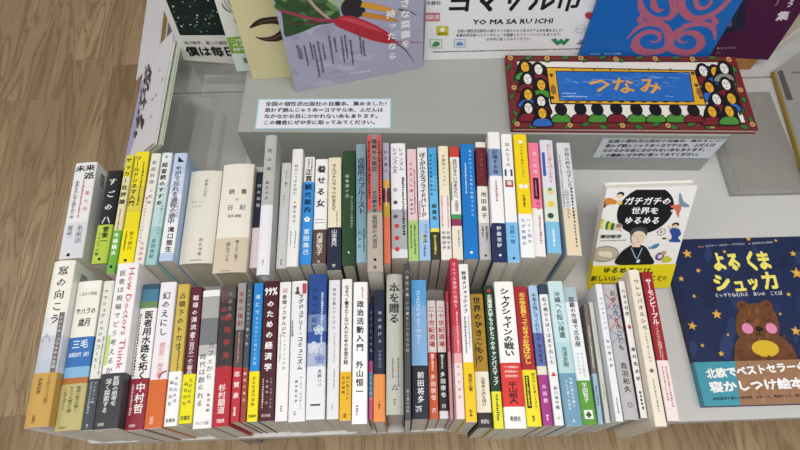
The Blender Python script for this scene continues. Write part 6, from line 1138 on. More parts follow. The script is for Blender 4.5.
A.curve([(0.2524, 0.0534), (0.2603, 0.0535)], 0.002, '1a1614')
A.curve([(0.2705, 0.0536), (0.2784, 0.0537)], 0.002, '1a1614')
A.curve([(0.2886, 0.0538), (0.2965, 0.0538)], 0.002, '1a1614')
A.ell(0.0743, 0.1078, 0.003, 0.0039, '4a3a28', 10)
A.ell(0.0714, 0.0607, 0.003, 0.0037, '4a3a28', 10)
A.ell(0.3135, 0.1144, 0.003, 0.0039, '4a3a28', 10)
A.ell(0.3141, 0.0888, 0.003, 0.0038, '4a3a28', 10)
A.ell(0.3166, 0.0631, 0.003, 0.0037, '4a3a28', 10)
A.ell(0.0745, 0.0773, 0.0047, 0.0109, '8a6430', 12)
A.ell(0.3158, 0.0746, 0.0043, 0.0092, '8a6430', 12)
A.text('つ', 0.1334, 0.0854, 0.0371, 'e2a23c', 0.6, 0.0366, 0, 0.0787)
A.text('な', 0.172, 0.085, 0.0354, 'e2a23c', 0.6, 0.0377, 0, 0.0542)
A.text('み', 0.2169, 0.0862, 0.0354, 'e2a23c', 0.6, 0.0367, 0, 0.0096)
A.dashes(0.0889, 0.1088, 0.07, 0.0029, 'c8dcf0', 2)
A.dashes(0.0882, 0.1272, 0.0633, 0.0029, 'c8dcf0', 3)
face_book('picture_book', 'long picture book of painted faces round a blue panel, lying on the display step', frame_of((0.1765, 0.54368, 0.1221), (0.99995, -0.0096, 0.0), (0.0096, 0.99995, 0.0)), 0.395, 0.1515, .0112, '74202a', A, cat='book', page='e0d8c0', lip=.0022, rough=.3)
A = Art()
A.ell(0.062, 0.1481, 0.0407, 0.0416, '17171a', 36)
A.poly([(0.0107, 0.2017), (0.0995, 0.1986), (0.103, 0.1827), (0.0133, 0.1859)], 'f0f0ee')
A.text('ガチガチの', 0.0291, 0.1658, 0.0134, 'f2f2f2', 1, 0.0667, 0, -0.0344)
A.text('世界を', 0.0416, 0.1488, 0.0121, 'f2f2f2', 1, 0.0394, 0, -0.0341)
A.text('ゆるめる', 0.0346, 0.1319, 0.0135, 'f2f2f2', 1, 0.0514, 0, -0.0338)
A.blob([(-0.0026, 0.162), (0.0004, 0.1707), (0.0081, 0.1719), (0.0176, 0.1665), (0.0166, 0.1609), (0.0088, 0.1611), (0.0019, 0.1578)], 'd88a3c')
A.poly([(-0.0031, 0.1677), (0.0005, 0.1696), (0.0033, 0.1572), (-0.0032, 0.1543)], '3a3640')
A.ell(0.0211, 0.1776, 0.0052, 0.0046, '1c1a1e', 14)
A.ell(0.0203, 0.1745, 0.0043, 0.0041, 'ecd6b4', 14)
A.blob([(0.0188, 0.1634), (0.0216, 0.1648), (0.0261, 0.1636), (0.0253, 0.1606), (0.0201, 0.1608)], 'ddc83c')
A.ell(0.0216, 0.1669, 0.003, 0.0021, 'ecd6b4', 10)
A.ell(-0.001, 0.1277, 0.0031, 0.0098, '3f7a40', 14)
A.ell(0.003, 0.1265, 0.0031, 0.0092, 'e0d04a', 14)
A.ell(0.0069, 0.1253, 0.0031, 0.0087, 'e9e6d8', 14)
A.ell(0.0109, 0.1241, 0.0031, 0.0082, '3f7a40', 14)
A.ell(0.0148, 0.1228, 0.0031, 0.0076, 'e0d04a', 14)
A.ell(0.0188, 0.1216, 0.0031, 0.0071, '3f7a40', 14)
A.ell(0.0272, 0.1208, 0.0063, 0.0066, 'e2ccb0', 14)
A.ell(0.0277, 0.1229, 0.0045, 0.0038, '9a8a84', 12)
A.curve([(0.0313, 0.125), (0.0365, 0.1259)], 0.0009, '3a3a3a')
A.curve([(0.0298, 0.1158), (0.0333, 0.1135)], 0.0009, '3a3a3a')
A.blob([(0.0962, 0.1556), (0.1044, 0.1573), (0.1103, 0.1582), (0.1135, 0.1513), (0.1126, 0.1441), (0.113, 0.1346), (0.1089, 0.141), (0.1045, 0.149)], 'd4705c')
A.blob([(0.108, 0.1608), (0.1051, 0.1757), (0.1071, 0.1761), (0.1139, 0.1632), (0.1238, 0.1557), (0.1219, 0.1526), (0.1147, 0.1539)], '7796ac')
A.ell(0.1011, 0.1471, 0.0024, 0.0021, 'ecd6b4', 10)
A.ell(0.0932, 0.1096, 0.0065, 0.0066, '2a2a2c', 14)
A.ell(0.0932, 0.1096, 0.0058, 0.0058, 'f0f0f0', 14)
A.star(0.0932, 0.1096, 0.0027, '2a2a2c', 0, 5, 0.42)
A.ell(0.0979, 0.1068, 0.0011, 0.0011, '2a2a2c', 6)
A.ell(0.0928, 0.1051, 0.0011, 0.0011, '2a2a2c', 6)
A.ell(0.0883, 0.1096, 0.0011, 0.0011, '2a2a2c', 6)
A.ell(0.0907, 0.114, 0.0011, 0.0011, '2a2a2c', 6)
A.ell(0.0966, 0.1123, 0.0011, 0.0011, '2a2a2c', 6)
A.ell(0.1114, 0.1217, 0.0053, 0.0046, '1c1a1e', 12)
A.ell(0.1112, 0.1191, 0.0042, 0.0038, 'e6c8a0', 12)
A.blob([(0.1044, 0.1133), (0.1095, 0.1164), (0.1185, 0.1139), (0.1233, 0.1044), (0.1206, 0.0984), (0.1256, 0.0904), (0.113, 0.0903), (0.1075, 0.0927), (0.111, 0.0993)], '2c4f9c')
A.curve([(0.1053, 0.1133), (0.1009, 0.1216)], 0.0022, 'e6c8a0')
A.ell(0.0998, 0.0974, 0.0032, 0.0017, '2a2a2c', 10)
A.curve([(0.1045, 0.0962), (0.1104, 0.096)], 0.0023, 'e6c8a0')
A.blob([(0.0367, 0.0497), (0.0378, 0.07), (0.0494, 0.084), (0.0591, 0.088), (0.074, 0.0832), (0.085, 0.0673), (0.0915, 0.0479)], '1a1a1e')
A.poly([(0.0515, 0.0915), (0.0664, 0.0911), (0.0663, 0.0823), (0.0549, 0.0827)], 'ecd6c0')
A.ell(0.0591, 0.1117, 0.0138, 0.0101, '2e2e32', 18)
A.ell(0.0601, 0.1015, 0.0113, 0.014, '2a2a2c', 18)
A.ell(0.0607, 0.101, 0.0106, 0.0135, 'ecd9c2', 18)
A.blob([(0.0483, 0.1046), (0.0488, 0.1162), (0.0594, 0.119), (0.0699, 0.1134), (0.0726, 0.1038), (0.0643, 0.1115), (0.0548, 0.1118)], '4a4a50')
A.curve([(0.052, 0.1034), (0.0544, 0.1044), (0.0572, 0.1032)], 0.0007, '2a2a2c')
A.curve([(0.0624, 0.103), (0.0648, 0.104), (0.0676, 0.1029)], 0.0007, '2a2a2c')
A.curve([(0.0593, 0.101), (0.061, 0.0966)], 0.0006, '6a5a50')
A.curve([(0.0591, 0.0929), (0.0643, 0.0928)], 0.0007, '8a4a40')
A.curve([(0.0533, 0.0817), (0.0614, 0.0659), (0.0651, 0.0601)], 0.0018, '8fb0d0')
A.curve([(0.07, 0.0811), (0.0676, 0.0657), (0.0651, 0.0601)], 0.0018, '8fb0d0')
A.ell(0.0687, 0.0555, 0.0031, 0.004, 'c8d8e4', 8)
A.text('澤田智洋', 0.0027, 0.104, 0.007, '2c2c30', 1, 0.0321, 0, -0.0166)
A.dashes(0.0046, 0.0404, 0.0969, 0.0027, '6a6a70', 3)
A.ell(0.0142, 0.0708, 0.0218, 0.0152, '4a4038', 20)
A.ell(0.0142, 0.0708, 0.0209, 0.014, 'c2b59e', 20)
A.ell(0.0165, 0.0707, 0.0098, 0.0056, 'ece2d0', 14)
A.ell(0.0081, 0.0732, 0.004, 0.0045, 'ece2d0', 10)
A.ell(0.0232, 0.0671, 0.0036, 0.0039, 'ece2d0', 10)
A.ell(0.1003, 0.0635, 0.0067, 0.0079, '6a4a8a', 14)
A.ell(0.1003, 0.0635, 0.0036, 0.004, 'e0d8e6', 10)
A.ell(0.1046, 0.07, 0.004, 0.0045, 'c8a070', 10)
A.blob([(0.1043, 0.0588), (0.1103, 0.0643), (0.1195, 0.0583), (0.1174, 0.0516), (0.1075, 0.0519)], 'c8c83c')
A.blob([(0.0823, 0.0807), (0.088, 0.0871), (0.0948, 0.0879), (0.0927, 0.0815), (0.0863, 0.0784)], '4a86b0')
A.poly([(0.0823, 0.0807), (0.079, 0.0841), (0.0812, 0.0774)], '4a86b0')
B2 = Art()
B2 = Art()
B2.text('ゆるめるとは、', 0.0168, 0.0394, 0.0128, '26241c', 1, 0.0799, 0, -0.0467)
B2.text('新しいルールを作ること!!', 0.0002, 0.0229, 0.0119, '26241c', 1, 0.1185, 0, -0.022)
B2.dashes(0.0026, 0.045, 0.012, 0.0042, '5a5420', 4)
face_book('paperback_book', 'white comic fronted book with yellow paper band leaning behind the front row', frame_of((0.30137, 0.31282, 0.004), (0.99905, 0.01044, 0.04231), (-0.04186, 0.50004, 0.86499)), 0.128, .188, .017, 'efefed', A, cat='book', band=(0, 0.0483, 'e6d61c', B2), side='e6e4da', page='e4e0d4')
A = Art()
A.blob([(0.1775, 0.1139), (0.1893, 0.1279), (0.1914, 0.1135), (0.1798, 0.0996)], '26365f')
A.blob([(0.0948, 0.1951), (0.1042, 0.2074), (0.1066, 0.1947), (0.0972, 0.1826)], '26365f')
A.blob([(0.2102, 0.2301), (0.2214, 0.244), (0.2232, 0.2297), (0.2121, 0.216)], '283a66')
A.blob([(-0.0012, 0.1364), (0.007, 0.1476), (0.0098, 0.1361), (0.0015, 0.1251)], '1a2444')
A.blob([(0.163, 0.096), (0.1692, 0.1033), (0.1704, 0.0958), (0.1643, 0.0885)], '283a66')
A.blob([(0.1417, 0.2445), (0.1496, 0.2548), (0.1513, 0.2442), (0.1434, 0.234)], '26365f')
A.blob([(-0.0024, 0.0851), (0.0074, 0.0981), (0.0107, 0.0847), (0.0009, 0.0719)], '283a66')
A.blob([(0.0605, 0.0607), (0.0767, 0.0809), (0.081, 0.0601), (0.065, 0.0403)], '1a2444')
A.blob([(-0.0002, 0.0184), (0.007, 0.0275), (0.0093, 0.0181), (0.0022, 0.0091)], '1a2444')
A.blob([(0.185, 0.1571), (0.1917, 0.1653), (0.1929, 0.1569), (0.1862, 0.1488)], '1c2848')
A.blob([(0.1355, 0.0087), (0.1451, 0.0199), (0.1472, 0.0084), (0.1376, -0.0027)], '1a2444')
A.blob([(0.1378, 0.2706), (0.1503, 0.2871), (0.153, 0.2702), (0.1405, 0.254)], '1a2444')
A.blob([(0.2232, 0.254), (0.2333, 0.2665), (0.2349, 0.2537), (0.2248, 0.2413)], '1c2848')
A.blob([(0.118, 0.0737), (0.125, 0.0823), (0.1267, 0.0735), (0.1197, 0.065)], '22305a')
A.blob([(0.0893, 0.0426), (0.0947, 0.0491), (0.096, 0.0424), (0.0907, 0.0359)], '26365f')
A.blob([(0.1607, 0.0742), (0.1724, 0.0881), (0.1748, 0.0738), (0.1631, 0.0601)], '1a2444')
A.blob([(0.0947, 0.1917), (0.1085, 0.2097), (0.1119, 0.1913), (0.0982, 0.1736)], '1c2848')
A.blob([(0.0052, 0.0089), (0.0119, 0.0173), (0.0141, 0.0086), (0.0074, 0.0002)], '1c2848')
A.blob([(0.1261, 0.1381), (0.1374, 0.1523), (0.14, 0.1377), (0.1287, 0.1237)], '22305a')
A.blob([(0.0472, 0.2669), (0.0639, 0.2903), (0.0687, 0.2663), (0.052, 0.2435)], '1c2848')
A.blob([(0.0407, 0.0894), (0.0477, 0.0984), (0.0497, 0.0891), (0.0428, 0.0802)], '1c2848')
A.blob([(-0.0324, 0.0091), (-0.0212, 0.0237), (-0.0172, 0.0087), (-0.0284, -0.0057)], '1a2444')
A.blob([(0.1484, 0.1474), (0.1568, 0.1578), (0.1586, 0.1471), (0.1502, 0.1368)], '22305a')
A.blob([(0.0751, 0.2415), (0.083, 0.2521), (0.0851, 0.2412), (0.0772, 0.2306)], '1c2848')
A.blob([(0.0298, 0.0132), (0.0424, 0.0289), (0.0462, 0.0127), (0.0337, -0.0028)], '1c2848')
A.blob([(0.0016, 0.1699), (0.0088, 0.1798), (0.0112, 0.1696), (0.004, 0.1598)], '1a2444')
A.blob([(0.043, 0.1736), (0.0616, 0.1986), (0.0669, 0.173), (0.0484, 0.1486)], '1a2444')
A.blob([(-0.0147, 0.0379), (-0.0039, 0.0519), (-0.0002, 0.0375), (-0.011, 0.0236)], '26365f')
A.blob([(0.0643, 0.0338), (0.0752, 0.0473), (0.0782, 0.0334), (0.0673, 0.0201)], '1a2444')
A.blob([(0.0759, 0.1193), (0.0874, 0.134), (0.0904, 0.1188), (0.0789, 0.1044)], '283a66')
A.blob([(0.084, 0.1637), (0.1003, 0.1848), (0.1044, 0.1631), (0.0882, 0.1424)], '26365f')
A.blob([(0.1415, 0.0331), (0.1494, 0.0424), (0.1511, 0.0328), (0.1432, 0.0237)], '1c2848')
A.blob([(0.0282, 0.0385), (0.0349, 0.047), (0.037, 0.0382), (0.0303, 0.0298)], '283a66')
A.blob([(0.1838, 0.1534), (0.2028, 0.1765), (0.2062, 0.1528), (0.1873, 0.1302)], '22305a')
A.blob([(0.1329, 0.2314), (0.1407, 0.2415), (0.1424, 0.2311), (0.1346, 0.2211)], '1a2444')
A.blob([(0.1638, 0.0759), (0.1769, 0.0914), (0.1794, 0.0754), (0.1664, 0.0602)], '26365f')
A.blob([(0.0038, 0.1206), (0.0148, 0.1353), (0.0183, 0.1202), (0.0074, 0.1057)], '1c2848')
A.blob([(0.1278, 0.2126), (0.1405, 0.229), (0.1433, 0.2122), (0.1307, 0.196)], '283a66')
A.blob([(0.0765, 0.1836), (0.0872, 0.1976), (0.09, 0.1832), (0.0794, 0.1693)], '283a66')
A.blob([(0.1203, 0.0669), (0.1305, 0.0792), (0.1328, 0.0665), (0.1227, 0.0544)], '26365f')
A.blob([(0.0122, 0.0038), (0.0205, 0.0142), (0.0231, 0.0035), (0.0149, -0.0067)], '22305a')
A.blob([(0.125, 0.2118), (0.1457, 0.2386), (0.1502, 0.2111), (0.1297, 0.185)], '1c2848')
A.blob([(0.0105, 0.0063), (0.0211, 0.0196), (0.0245, 0.006), (0.014, -0.0071)], '1a2444')
A.blob([(0.0347, 0.0518), (0.0421, 0.0611), (0.0443, 0.0515), (0.0369, 0.0422)], '283a66')
A.blob([(0.0947, 0.1465), (0.109, 0.1648), (0.1125, 0.146), (0.0983, 0.128)], '22305a')
A.blob([(0.0645, 0.1163), (0.0782, 0.1339), (0.0819, 0.1158), (0.0683, 0.0985)], '26365f')
A.blob([(-0.0227, 0.0361), (-0.0131, 0.0487), (-0.0097, 0.0357), (-0.0193, 0.0233)], '22305a')
A.blob([(0.082, 0.2151), (0.0956, 0.2333), (0.0991, 0.2146), (0.0855, 0.1967)], '22305a')
A.blob([(0.0426, 0.0309), (0.0569, 0.0487), (0.061, 0.0304), (0.0468, 0.0129)], '26365f')
A.blob([(0.0004, 0.1695), (0.0107, 0.1837), (0.014, 0.1692), (0.0038, 0.1552)], '1a2444')
A.blob([(0.0459, 0.0884), (0.0628, 0.1101), (0.0676, 0.0878), (0.0508, 0.0666)], '283a66')
A.blob([(0.1035, 0.1812), (0.1092, 0.1886), (0.1106, 0.181), (0.1049, 0.1737)], '22305a')
A.blob([(0.1434, 0.2369), (0.1506, 0.2463), (0.1522, 0.2367), (0.145, 0.2274)], '26365f')
A.blob([(0.1021, 0.22), (0.1083, 0.2283), (0.1099, 0.2198), (0.1036, 0.2117)], '26365f')
A.blob([(0.0705, 0.0644), (0.0869, 0.0848), (0.0912, 0.0639), (0.0749, 0.0439)], '1c2848')
A.blob([(0.0631, 0.0795), (0.07, 0.0882), (0.0719, 0.0793), (0.065, 0.0706)], '1a2444')
A.blob([(0.0615, 0.2394), (0.0717, 0.2533), (0.0745, 0.2391), (0.0644, 0.2254)], '283a66')
A.blob([(0.0018, 0.0435), (0.0143, 0.0597), (0.0184, 0.043), (0.0059, 0.0271)], '22305a')
A.blob([(0.0504, 0.0494), (0.0606, 0.0621), (0.0635, 0.049), (0.0534, 0.0365)], '1a2444')
A.blob([(0.1818, 0.222), (0.1922, 0.2349), (0.1941, 0.2216), (0.1838, 0.2088)], '1a2444')
A.star(0.0341, 0.2418, 0.0088, 'c99a3c', 0, 5, 0.46)
A.star(0.0341, 0.2418, 0.0044, 'dcb458', 0, 5, 0.5)
A.star(0.0448, 0.2117, 0.0047, 'c99a3c', 0.4, 5, 0.46)
A.star(0.0448, 0.2117, 0.0023, 'dcb458', 0.4, 5, 0.5)
A.star(0.0136, 0.1984, 0.0054, 'c99a3c', 0.2, 5, 0.46)
A.star(0.0136, 0.1984, 0.0027, 'dcb458', 0.2, 5, 0.5)
A.star(0.0271, 0.1687, 0.0039, 'c99a3c', 0.5, 5, 0.46)
A.star(0.0271, 0.1687, 0.0019, 'dcb458', 0.5, 5, 0.5)
A.star(0.0552, 0.1379, 0.0084, 'c99a3c', 0.1, 5, 0.46)
A.star(0.0552, 0.1379, 0.0042, 'dcb458', 0.1, 5, 0.5)
A.star(0.0122, 0.1205, 0.0076, 'c99a3c', 0.3, 5, 0.46)
A.star(0.0122, 0.1205, 0.0038, 'dcb458', 0.3, 5, 0.5)
A.star(0.0965, 0.2437, 0.004, 'c99a3c', 0.2, 5, 0.46)
A.star(0.0965, 0.2437, 0.002, 'dcb458', 0.2, 5, 0.5)
A.star(0.1426, 0.2658, 0.0052, 'c99a3c', 0.1, 5, 0.46)
A.star(0.1426, 0.2658, 0.0026, 'dcb458', 0.1, 5, 0.5)
A.star(0.1871, 0.2613, 0.0033, 'c99a3c', 0.3, 5, 0.46)
A.star(0.1871, 0.2613, 0.0017, 'dcb458', 0.3, 5, 0.5)
A.star(0.2083, 0.237, 0.0062, 'c99a3c', 0.2, 5, 0.46)
A.star(0.2083, 0.237, 0.0031, 'dcb458', 0.2, 5, 0.5)
A.star(0.2032, 0.2027, 0.0108, 'c99a3c', 0.15, 5, 0.46)
A.star(0.2032, 0.2027, 0.0054, 'dcb458', 0.15, 5, 0.5)
A.star(0.1783, 0.1674, 0.0046, 'c99a3c', 0.3, 5, 0.46)
A.star(0.1783, 0.1674, 0.0023, 'dcb458', 0.3, 5, 0.5)
A.star(0.1547, 0.1358, 0.0031, 'c99a3c', 0.1, 5, 0.46)
A.star(0.1547, 0.1358, 0.0016, 'dcb458', 0.1, 5, 0.5)
A.star(0.0636, 0.105, 0.0027, 'c99a3c', 0.2, 5, 0.46)
A.star(0.0636, 0.105, 0.0014, 'dcb458', 0.2, 5, 0.5)
A.star(0.0199, 0.0896, 0.0037, 'c99a3c', 0.4, 5, 0.46)
A.star(0.0199, 0.0896, 0.0019, 'dcb458', 0.4, 5, 0.5)
A.star(0.0454, 0.0762, 0.0051, 'c99a3c', 0.1, 5, 0.46)
A.star(0.0454, 0.0762, 0.0025, 'dcb458', 0.1, 5, 0.5)
A.star(0.1702, 0.108, 0.0083, 'c99a3c', 0.2, 5, 0.46)
A.star(0.1702, 0.108, 0.0041, 'dcb458', 0.2, 5, 0.5)
A.text('よ', 0.0692, 0.2255, 0.0342, 'ece06c', 1.6, 0.0227, 0, 0.0065)
A.text('る', 0.0946, 0.2248, 0.0334, 'ece06c', 1.6, 0.0213, 0, 0.0089)
A.text('く', 0.1231, 0.2255, 0.0358, 'ece06c', 1.6, 0.0191, 0, 0.0131)
A.text('ま', 0.1433, 0.2257, 0.0343, 'ece06c', 1.6, 0.0228, 0, 0.0065)
A.text('シ', 0.0622, 0.1894, 0.0301, 'ece06c', 1.6, 0.029, 0, 0.0243)
A.text('ュ', 0.0928, 0.1856, 0.0285, 'ece06c', 1.6, 0.0204, 0, 0.0461)
A.text('ッ', 0.1165, 0.1879, 0.0263, 'ece06c', 1.6, 0.0191, 0, 0.0517)
A.text('カ', 0.141, 0.1903, 0.0324, 'ece06c', 1.6, 0.0263, 0, 0.03)
A.text('ぐっすりねむれる\u3000あいの\u3000ことば', 0.0598, 0.1685, 0.0077, 'e6e6ec', 0, 0.1093, 0, 0.0129)
A.dashes(0.0548, 0.0636, 0.2537, 0.0036, 'c08078', 1)
A.text('エスリー・メルゴー・マラクセン', 0.0676, 0.2545, 0.0044, 'd8d8e0', 0, 0.066, 0, 0.0332)
A.dashes(0.1396, 0.1433, 0.2569, 0.0036, 'c08078', 2)
A.text('なかむらふゆみ', 0.1455, 0.2568, 0.0044, 'd8d8e0', 0, 0.0356, 0, 0.0517)
A.ell(0.0992, 0.1494, 0.0095, 0.0094, '6b4126', 20)
A.ell(0.1371, 0.1494, 0.0095, 0.0094, '6b4126', 20)
A.ell(0.099, 0.1486, 0.0053, 0.0051, '553018', 20)
A.ell(0.1369, 0.1487, 0.0053, 0.0051, '553018', 20)
A.blob([(0.0808, 0.1228), (0.0884, 0.1398), (0.1029, 0.1511), (0.1216, 0.1542), (0.1368, 0.1509), (0.1468, 0.1397), (0.1477, 0.1245), (0.1453, 0.1104), (0.1359, 0.0981), (0.107, 0.0941), (0.0818, 0.0996), (0.0783, 0.1116)], '6b4126')
A.blob([(0.0654, 0.0747), (0.07, 0.0896), (0.0839, 0.1023), (0.1067, 0.1045), (0.1374, 0.1029), (0.1528, 0.0907), (0.1584, 0.0721), (0.1543, 0.0454), (0.1371, -0.0024), (0.0447, 0.0002)], '6b4126')
A.blob([(0.0893, 0.0871), (0.0929, 0.0922), (0.0934, 0.087), (0.0899, 0.0819)], '7d5232')
A.blob([(0.1065, 0.1195), (0.1103, 0.1249), (0.1109, 0.1194), (0.107, 0.1139)], '7d5232')
A.blob([(0.1047, 0.0758), (0.1094, 0.0824), (0.11, 0.0756), (0.1053, 0.069)], '754a2c')
A.blob([(0.1476, 0.0859), (0.1499, 0.0889), (0.1501, 0.0858), (0.1479, 0.0827)], '7d5232')
A.blob([(0.1057, 0.107), (0.1093, 0.1121), (0.1098, 0.1068), (0.1062, 0.1017)], '603820')
A.blob([(0.0966, 0.1098), (0.0988, 0.1129), (0.0991, 0.1097), (0.0969, 0.1066)], '7d5232')
A.blob([(0.1075, 0.0621), (0.1108, 0.0668), (0.1113, 0.062), (0.1079, 0.0574)], '754a2c')
A.blob([(0.1359, 0.1381), (0.1386, 0.142), (0.1389, 0.1381), (0.1362, 0.1342)], '603820')
A.blob([(0.1317, 0.0601), (0.1348, 0.0642), (0.1351, 0.06), (0.1321, 0.0558)], '603820')
A.blob([(0.1517, 0.083), (0.1552, 0.0878), (0.1556, 0.0829), (0.152, 0.0781)], '754a2c')
A.blob([(0.1276, 0.1136), (0.1313, 0.1188), (0.1318, 0.1134), (0.1281, 0.1082)], '7d5232')
A.blob([(0.1167, 0.0878), (0.1196, 0.0919), (0.12, 0.0877), (0.1171, 0.0836)], '7d5232')
A.blob([(0.1399, 0.0762), (0.1424, 0.0797), (0.1427, 0.0762), (0.1402, 0.0727)], '754a2c')
A.blob([(0.1248, 0.0657), (0.1285, 0.0709), (0.129, 0.0656), (0.1253, 0.0605)], '603820')
A.blob([(0.1315, 0.0583), (0.1337, 0.0614), (0.134, 0.0582), (0.1318, 0.0551)], '7d5232')
A.blob([(0.1176, 0.1264), (0.1201, 0.13), (0.1204, 0.1263), (0.1179, 0.1227)], '754a2c')
A.blob([(0.1096, 0.1232), (0.1142, 0.1297), (0.1148, 0.1231), (0.1103, 0.1166)], '7d5232')
A.blob([(0.1129, 0.1096), (0.1153, 0.113), (0.1157, 0.1095), (0.1132, 0.106)], '603820')
A.blob([(0.1166, 0.1419), (0.1215, 0.1488), (0.1221, 0.1417), (0.1172, 0.1348)], '7d5232')
A.blob([(0.0933, 0.1262), (0.0965, 0.1309), (0.097, 0.1261), (0.0938, 0.1215)], '7d5232')
A.blob([(0.0912, 0.1013), (0.0937, 0.1049), (0.0941, 0.1012), (0.0916, 0.0976)], '7d5232')
A.blob([(0.1135, 0.1245), (0.1175, 0.1302), (0.118, 0.1244), (0.114, 0.1187)], '7d5232')
A.blob([(0.1074, 0.0955), (0.111, 0.1007), (0.1115, 0.0954), (0.1079, 0.0903)], '7d5232')
A.blob([(0.1053, 0.1112), (0.1075, 0.1143), (0.1078, 0.1111), (0.1056, 0.108)], '7d5232')
A.blob([(0.1467, 0.0991), (0.1504, 0.1042), (0.1508, 0.099), (0.1471, 0.0939)], '603820')
A.blob([(0.1212, 0.1064), (0.1246, 0.1112), (0.125, 0.1063), (0.1216, 0.1016)], '603820')
A.blob([(0.1293, 0.054), (0.1322, 0.058), (0.1326, 0.0539), (0.1297, 0.05)], '7d5232')
A.blob([(0.1248, 0.1294), (0.1289, 0.1352), (0.1294, 0.1293), (0.1253, 0.1234)], '603820')
A.blob([(0.1075, 0.1135), (0.1099, 0.1169), (0.1102, 0.1134), (0.1078, 0.1101)], '603820')
A.blob([(0.1138, 0.0954), (0.1182, 0.1016), (0.1188, 0.0952), (0.1143, 0.089)], '603820')
A.blob([(0.1204, 0.1428), (0.1234, 0.1472), (0.1238, 0.1427), (0.1208, 0.1384)], '7d5232')
A.blob([(0.1039, 0.1382), (0.1081, 0.1443), (0.1087, 0.1381), (0.1045, 0.132)], '7d5232')
A.blob([(0.1221, 0.091), (0.1261, 0.0964), (0.1265, 0.0908), (0.1226, 0.0854)], '603820')
A.blob([(0.1065, 0.0544), (0.1107, 0.0603), (0.1113, 0.0543), (0.1071, 0.0484)], '7d5232')
A.blob([(0.1177, 0.0599), (0.1208, 0.0642), (0.1212, 0.0598), (0.1181, 0.0556)], '7d5232')
A.blob([(0.1141, 0.0928), (0.1167, 0.0965), (0.1171, 0.0927), (0.1144, 0.089)], '7d5232')
A.blob([(0.0826, 0.0691), (0.0865, 0.0745), (0.0871, 0.0689), (0.0833, 0.0635)], '603820')
A.blob([(0.1265, 0.1158), (0.1306, 0.1216), (0.1311, 0.1157), (0.127, 0.1099)], '754a2c')
A.blob([(0.1209, 0.1021), (0.1255, 0.1086), (0.1261, 0.102), (0.1215, 0.0955)], '7d5232')
A.blob([(0.1357, 0.136), (0.1379, 0.1391), (0.1381, 0.136), (0.136, 0.1329)], '603820')
A.blob([(0.1419, 0.1347), (0.1456, 0.1399), (0.146, 0.1346), (0.1423, 0.1294)], '754a2c')
A.blob([(0.1409, 0.0643), (0.1443, 0.069), (0.1447, 0.0642), (0.1412, 0.0595)], '603820')
A.blob([(0.0991, 0.1014), (0.103, 0.107), (0.1036, 0.1013), (0.0997, 0.0958)], '754a2c')
A.ell(0.0963, 0.1139, 0.0086, 0.0084, 'dc88b0', 20)
A.ell(0.1333, 0.1132, 0.0086, 0.0084, 'dc88b0', 20)
A.ell(0.1143, 0.1124, 0.0059, 0.0042, '1e1614', 20)
A.curve([(0.1131, 0.1085), (0.1118, 0.1044)], 0.0014, '1e1614')
A.curve([(0.107, 0.1031), (0.112, 0.1047), (0.1164, 0.1021)], 0.0014, '1e1614')
A.curve([(0.0975, 0.1252), (0.103, 0.1272), (0.1065, 0.125)], 0.0014, '2a1a10')
A.curve([(0.1296, 0.125), (0.1351, 0.127), (0.1386, 0.1248)], 0.0014, '2a1a10')
A.ell(0.1144, 0.0822, 0.0207, 0.0129, 'd6b02c', 20)
A.curve([(0.0731, 0.0813), (0.0801, 0.0608), (0.1033, 0.0702)], [0.0088, 0.0102, 0.0075], '5e381e')
A.curve([(0.155, 0.0722), (0.1332, 0.0573), (0.1132, 0.0693)], [0.0088, 0.0101, 0.0074], '5e381e')
B3 = Art()
B3.poly([(0.0624, 0.0663), (0.171, 0.069), (0.1567, -0.0123), (0.0523, -0.0031)], '9a7356')
B3.blob([(0.1504, 0.0531), (0.156, 0.0606), (0.1566, 0.0529), (0.151, 0.0454)], '927050')
B3.blob([(0.0995, 0.0526), (0.1028, 0.0571), (0.1032, 0.0525), (0.1, 0.048)], 'a8846a')
B3.blob([(0.0748, 0.0269), (0.0785, 0.032), (0.0791, 0.0268), (0.0754, 0.0217)], 'a27c5e')
B3.blob([(0.1245, 0.0456), (0.1274, 0.0496), (0.1277, 0.0455), (0.1248, 0.0416)], '927050')
B3.blob([(0.118, 0.0056), (0.1203, 0.0085), (0.1205, 0.0055), (0.1183, 0.0025)], 'a8846a')
B3.blob([(0.0781, 0.0572), (0.0836, 0.065), (0.0844, 0.0571), (0.079, 0.0493)], '927050')
B3.blob([(0.1494, 0.0399), (0.1543, 0.0465), (0.1548, 0.0398), (0.15, 0.0333)], 'a27c5e')
B3.blob([(0.0624, 0.0322), (0.0678, 0.0399), (0.0687, 0.032), (0.0633, 0.0244)], 'a27c5e')
B3.blob([(0.0854, 0.0084), (0.09, 0.0146), (0.0906, 0.0083), (0.0861, 0.0021)], 'a8846a')
B3.blob([(0.1076, 0.0258), (0.1131, 0.0333), (0.1138, 0.0256), (0.1083, 0.0182)], '927050')
B3.blob([(0.0815, 0.0284), (0.0855, 0.0339), (0.0861, 0.0283), (0.0821, 0.0228)], '927050')
B3.blob([(0.0819, 0.0604), (0.0853, 0.0653), (0.0859, 0.0603), (0.0824, 0.0554)], 'a27c5e')
B3.blob([(0.0737, 0.0155), (0.0773, 0.0206), (0.0779, 0.0154), (0.0743, 0.0104)], 'a27c5e')
B3.blob([(0.131, 0.0158), (0.1342, 0.0202), (0.1346, 0.0157), (0.1314, 0.0113)], 'a27c5e')
B3.blob([(0.1134, 0.0263), (0.1188, 0.0338), (0.1196, 0.0261), (0.1141, 0.0187)], '927050')
B3.blob([(0.0828, 0.0524), (0.0883, 0.0601), (0.0891, 0.0522), (0.0836, 0.0445)], 'a8846a')
B3.blob([(0.0678, 0.036), (0.0707, 0.04), (0.0711, 0.0359), (0.0683, 0.0318)], 'a27c5e')
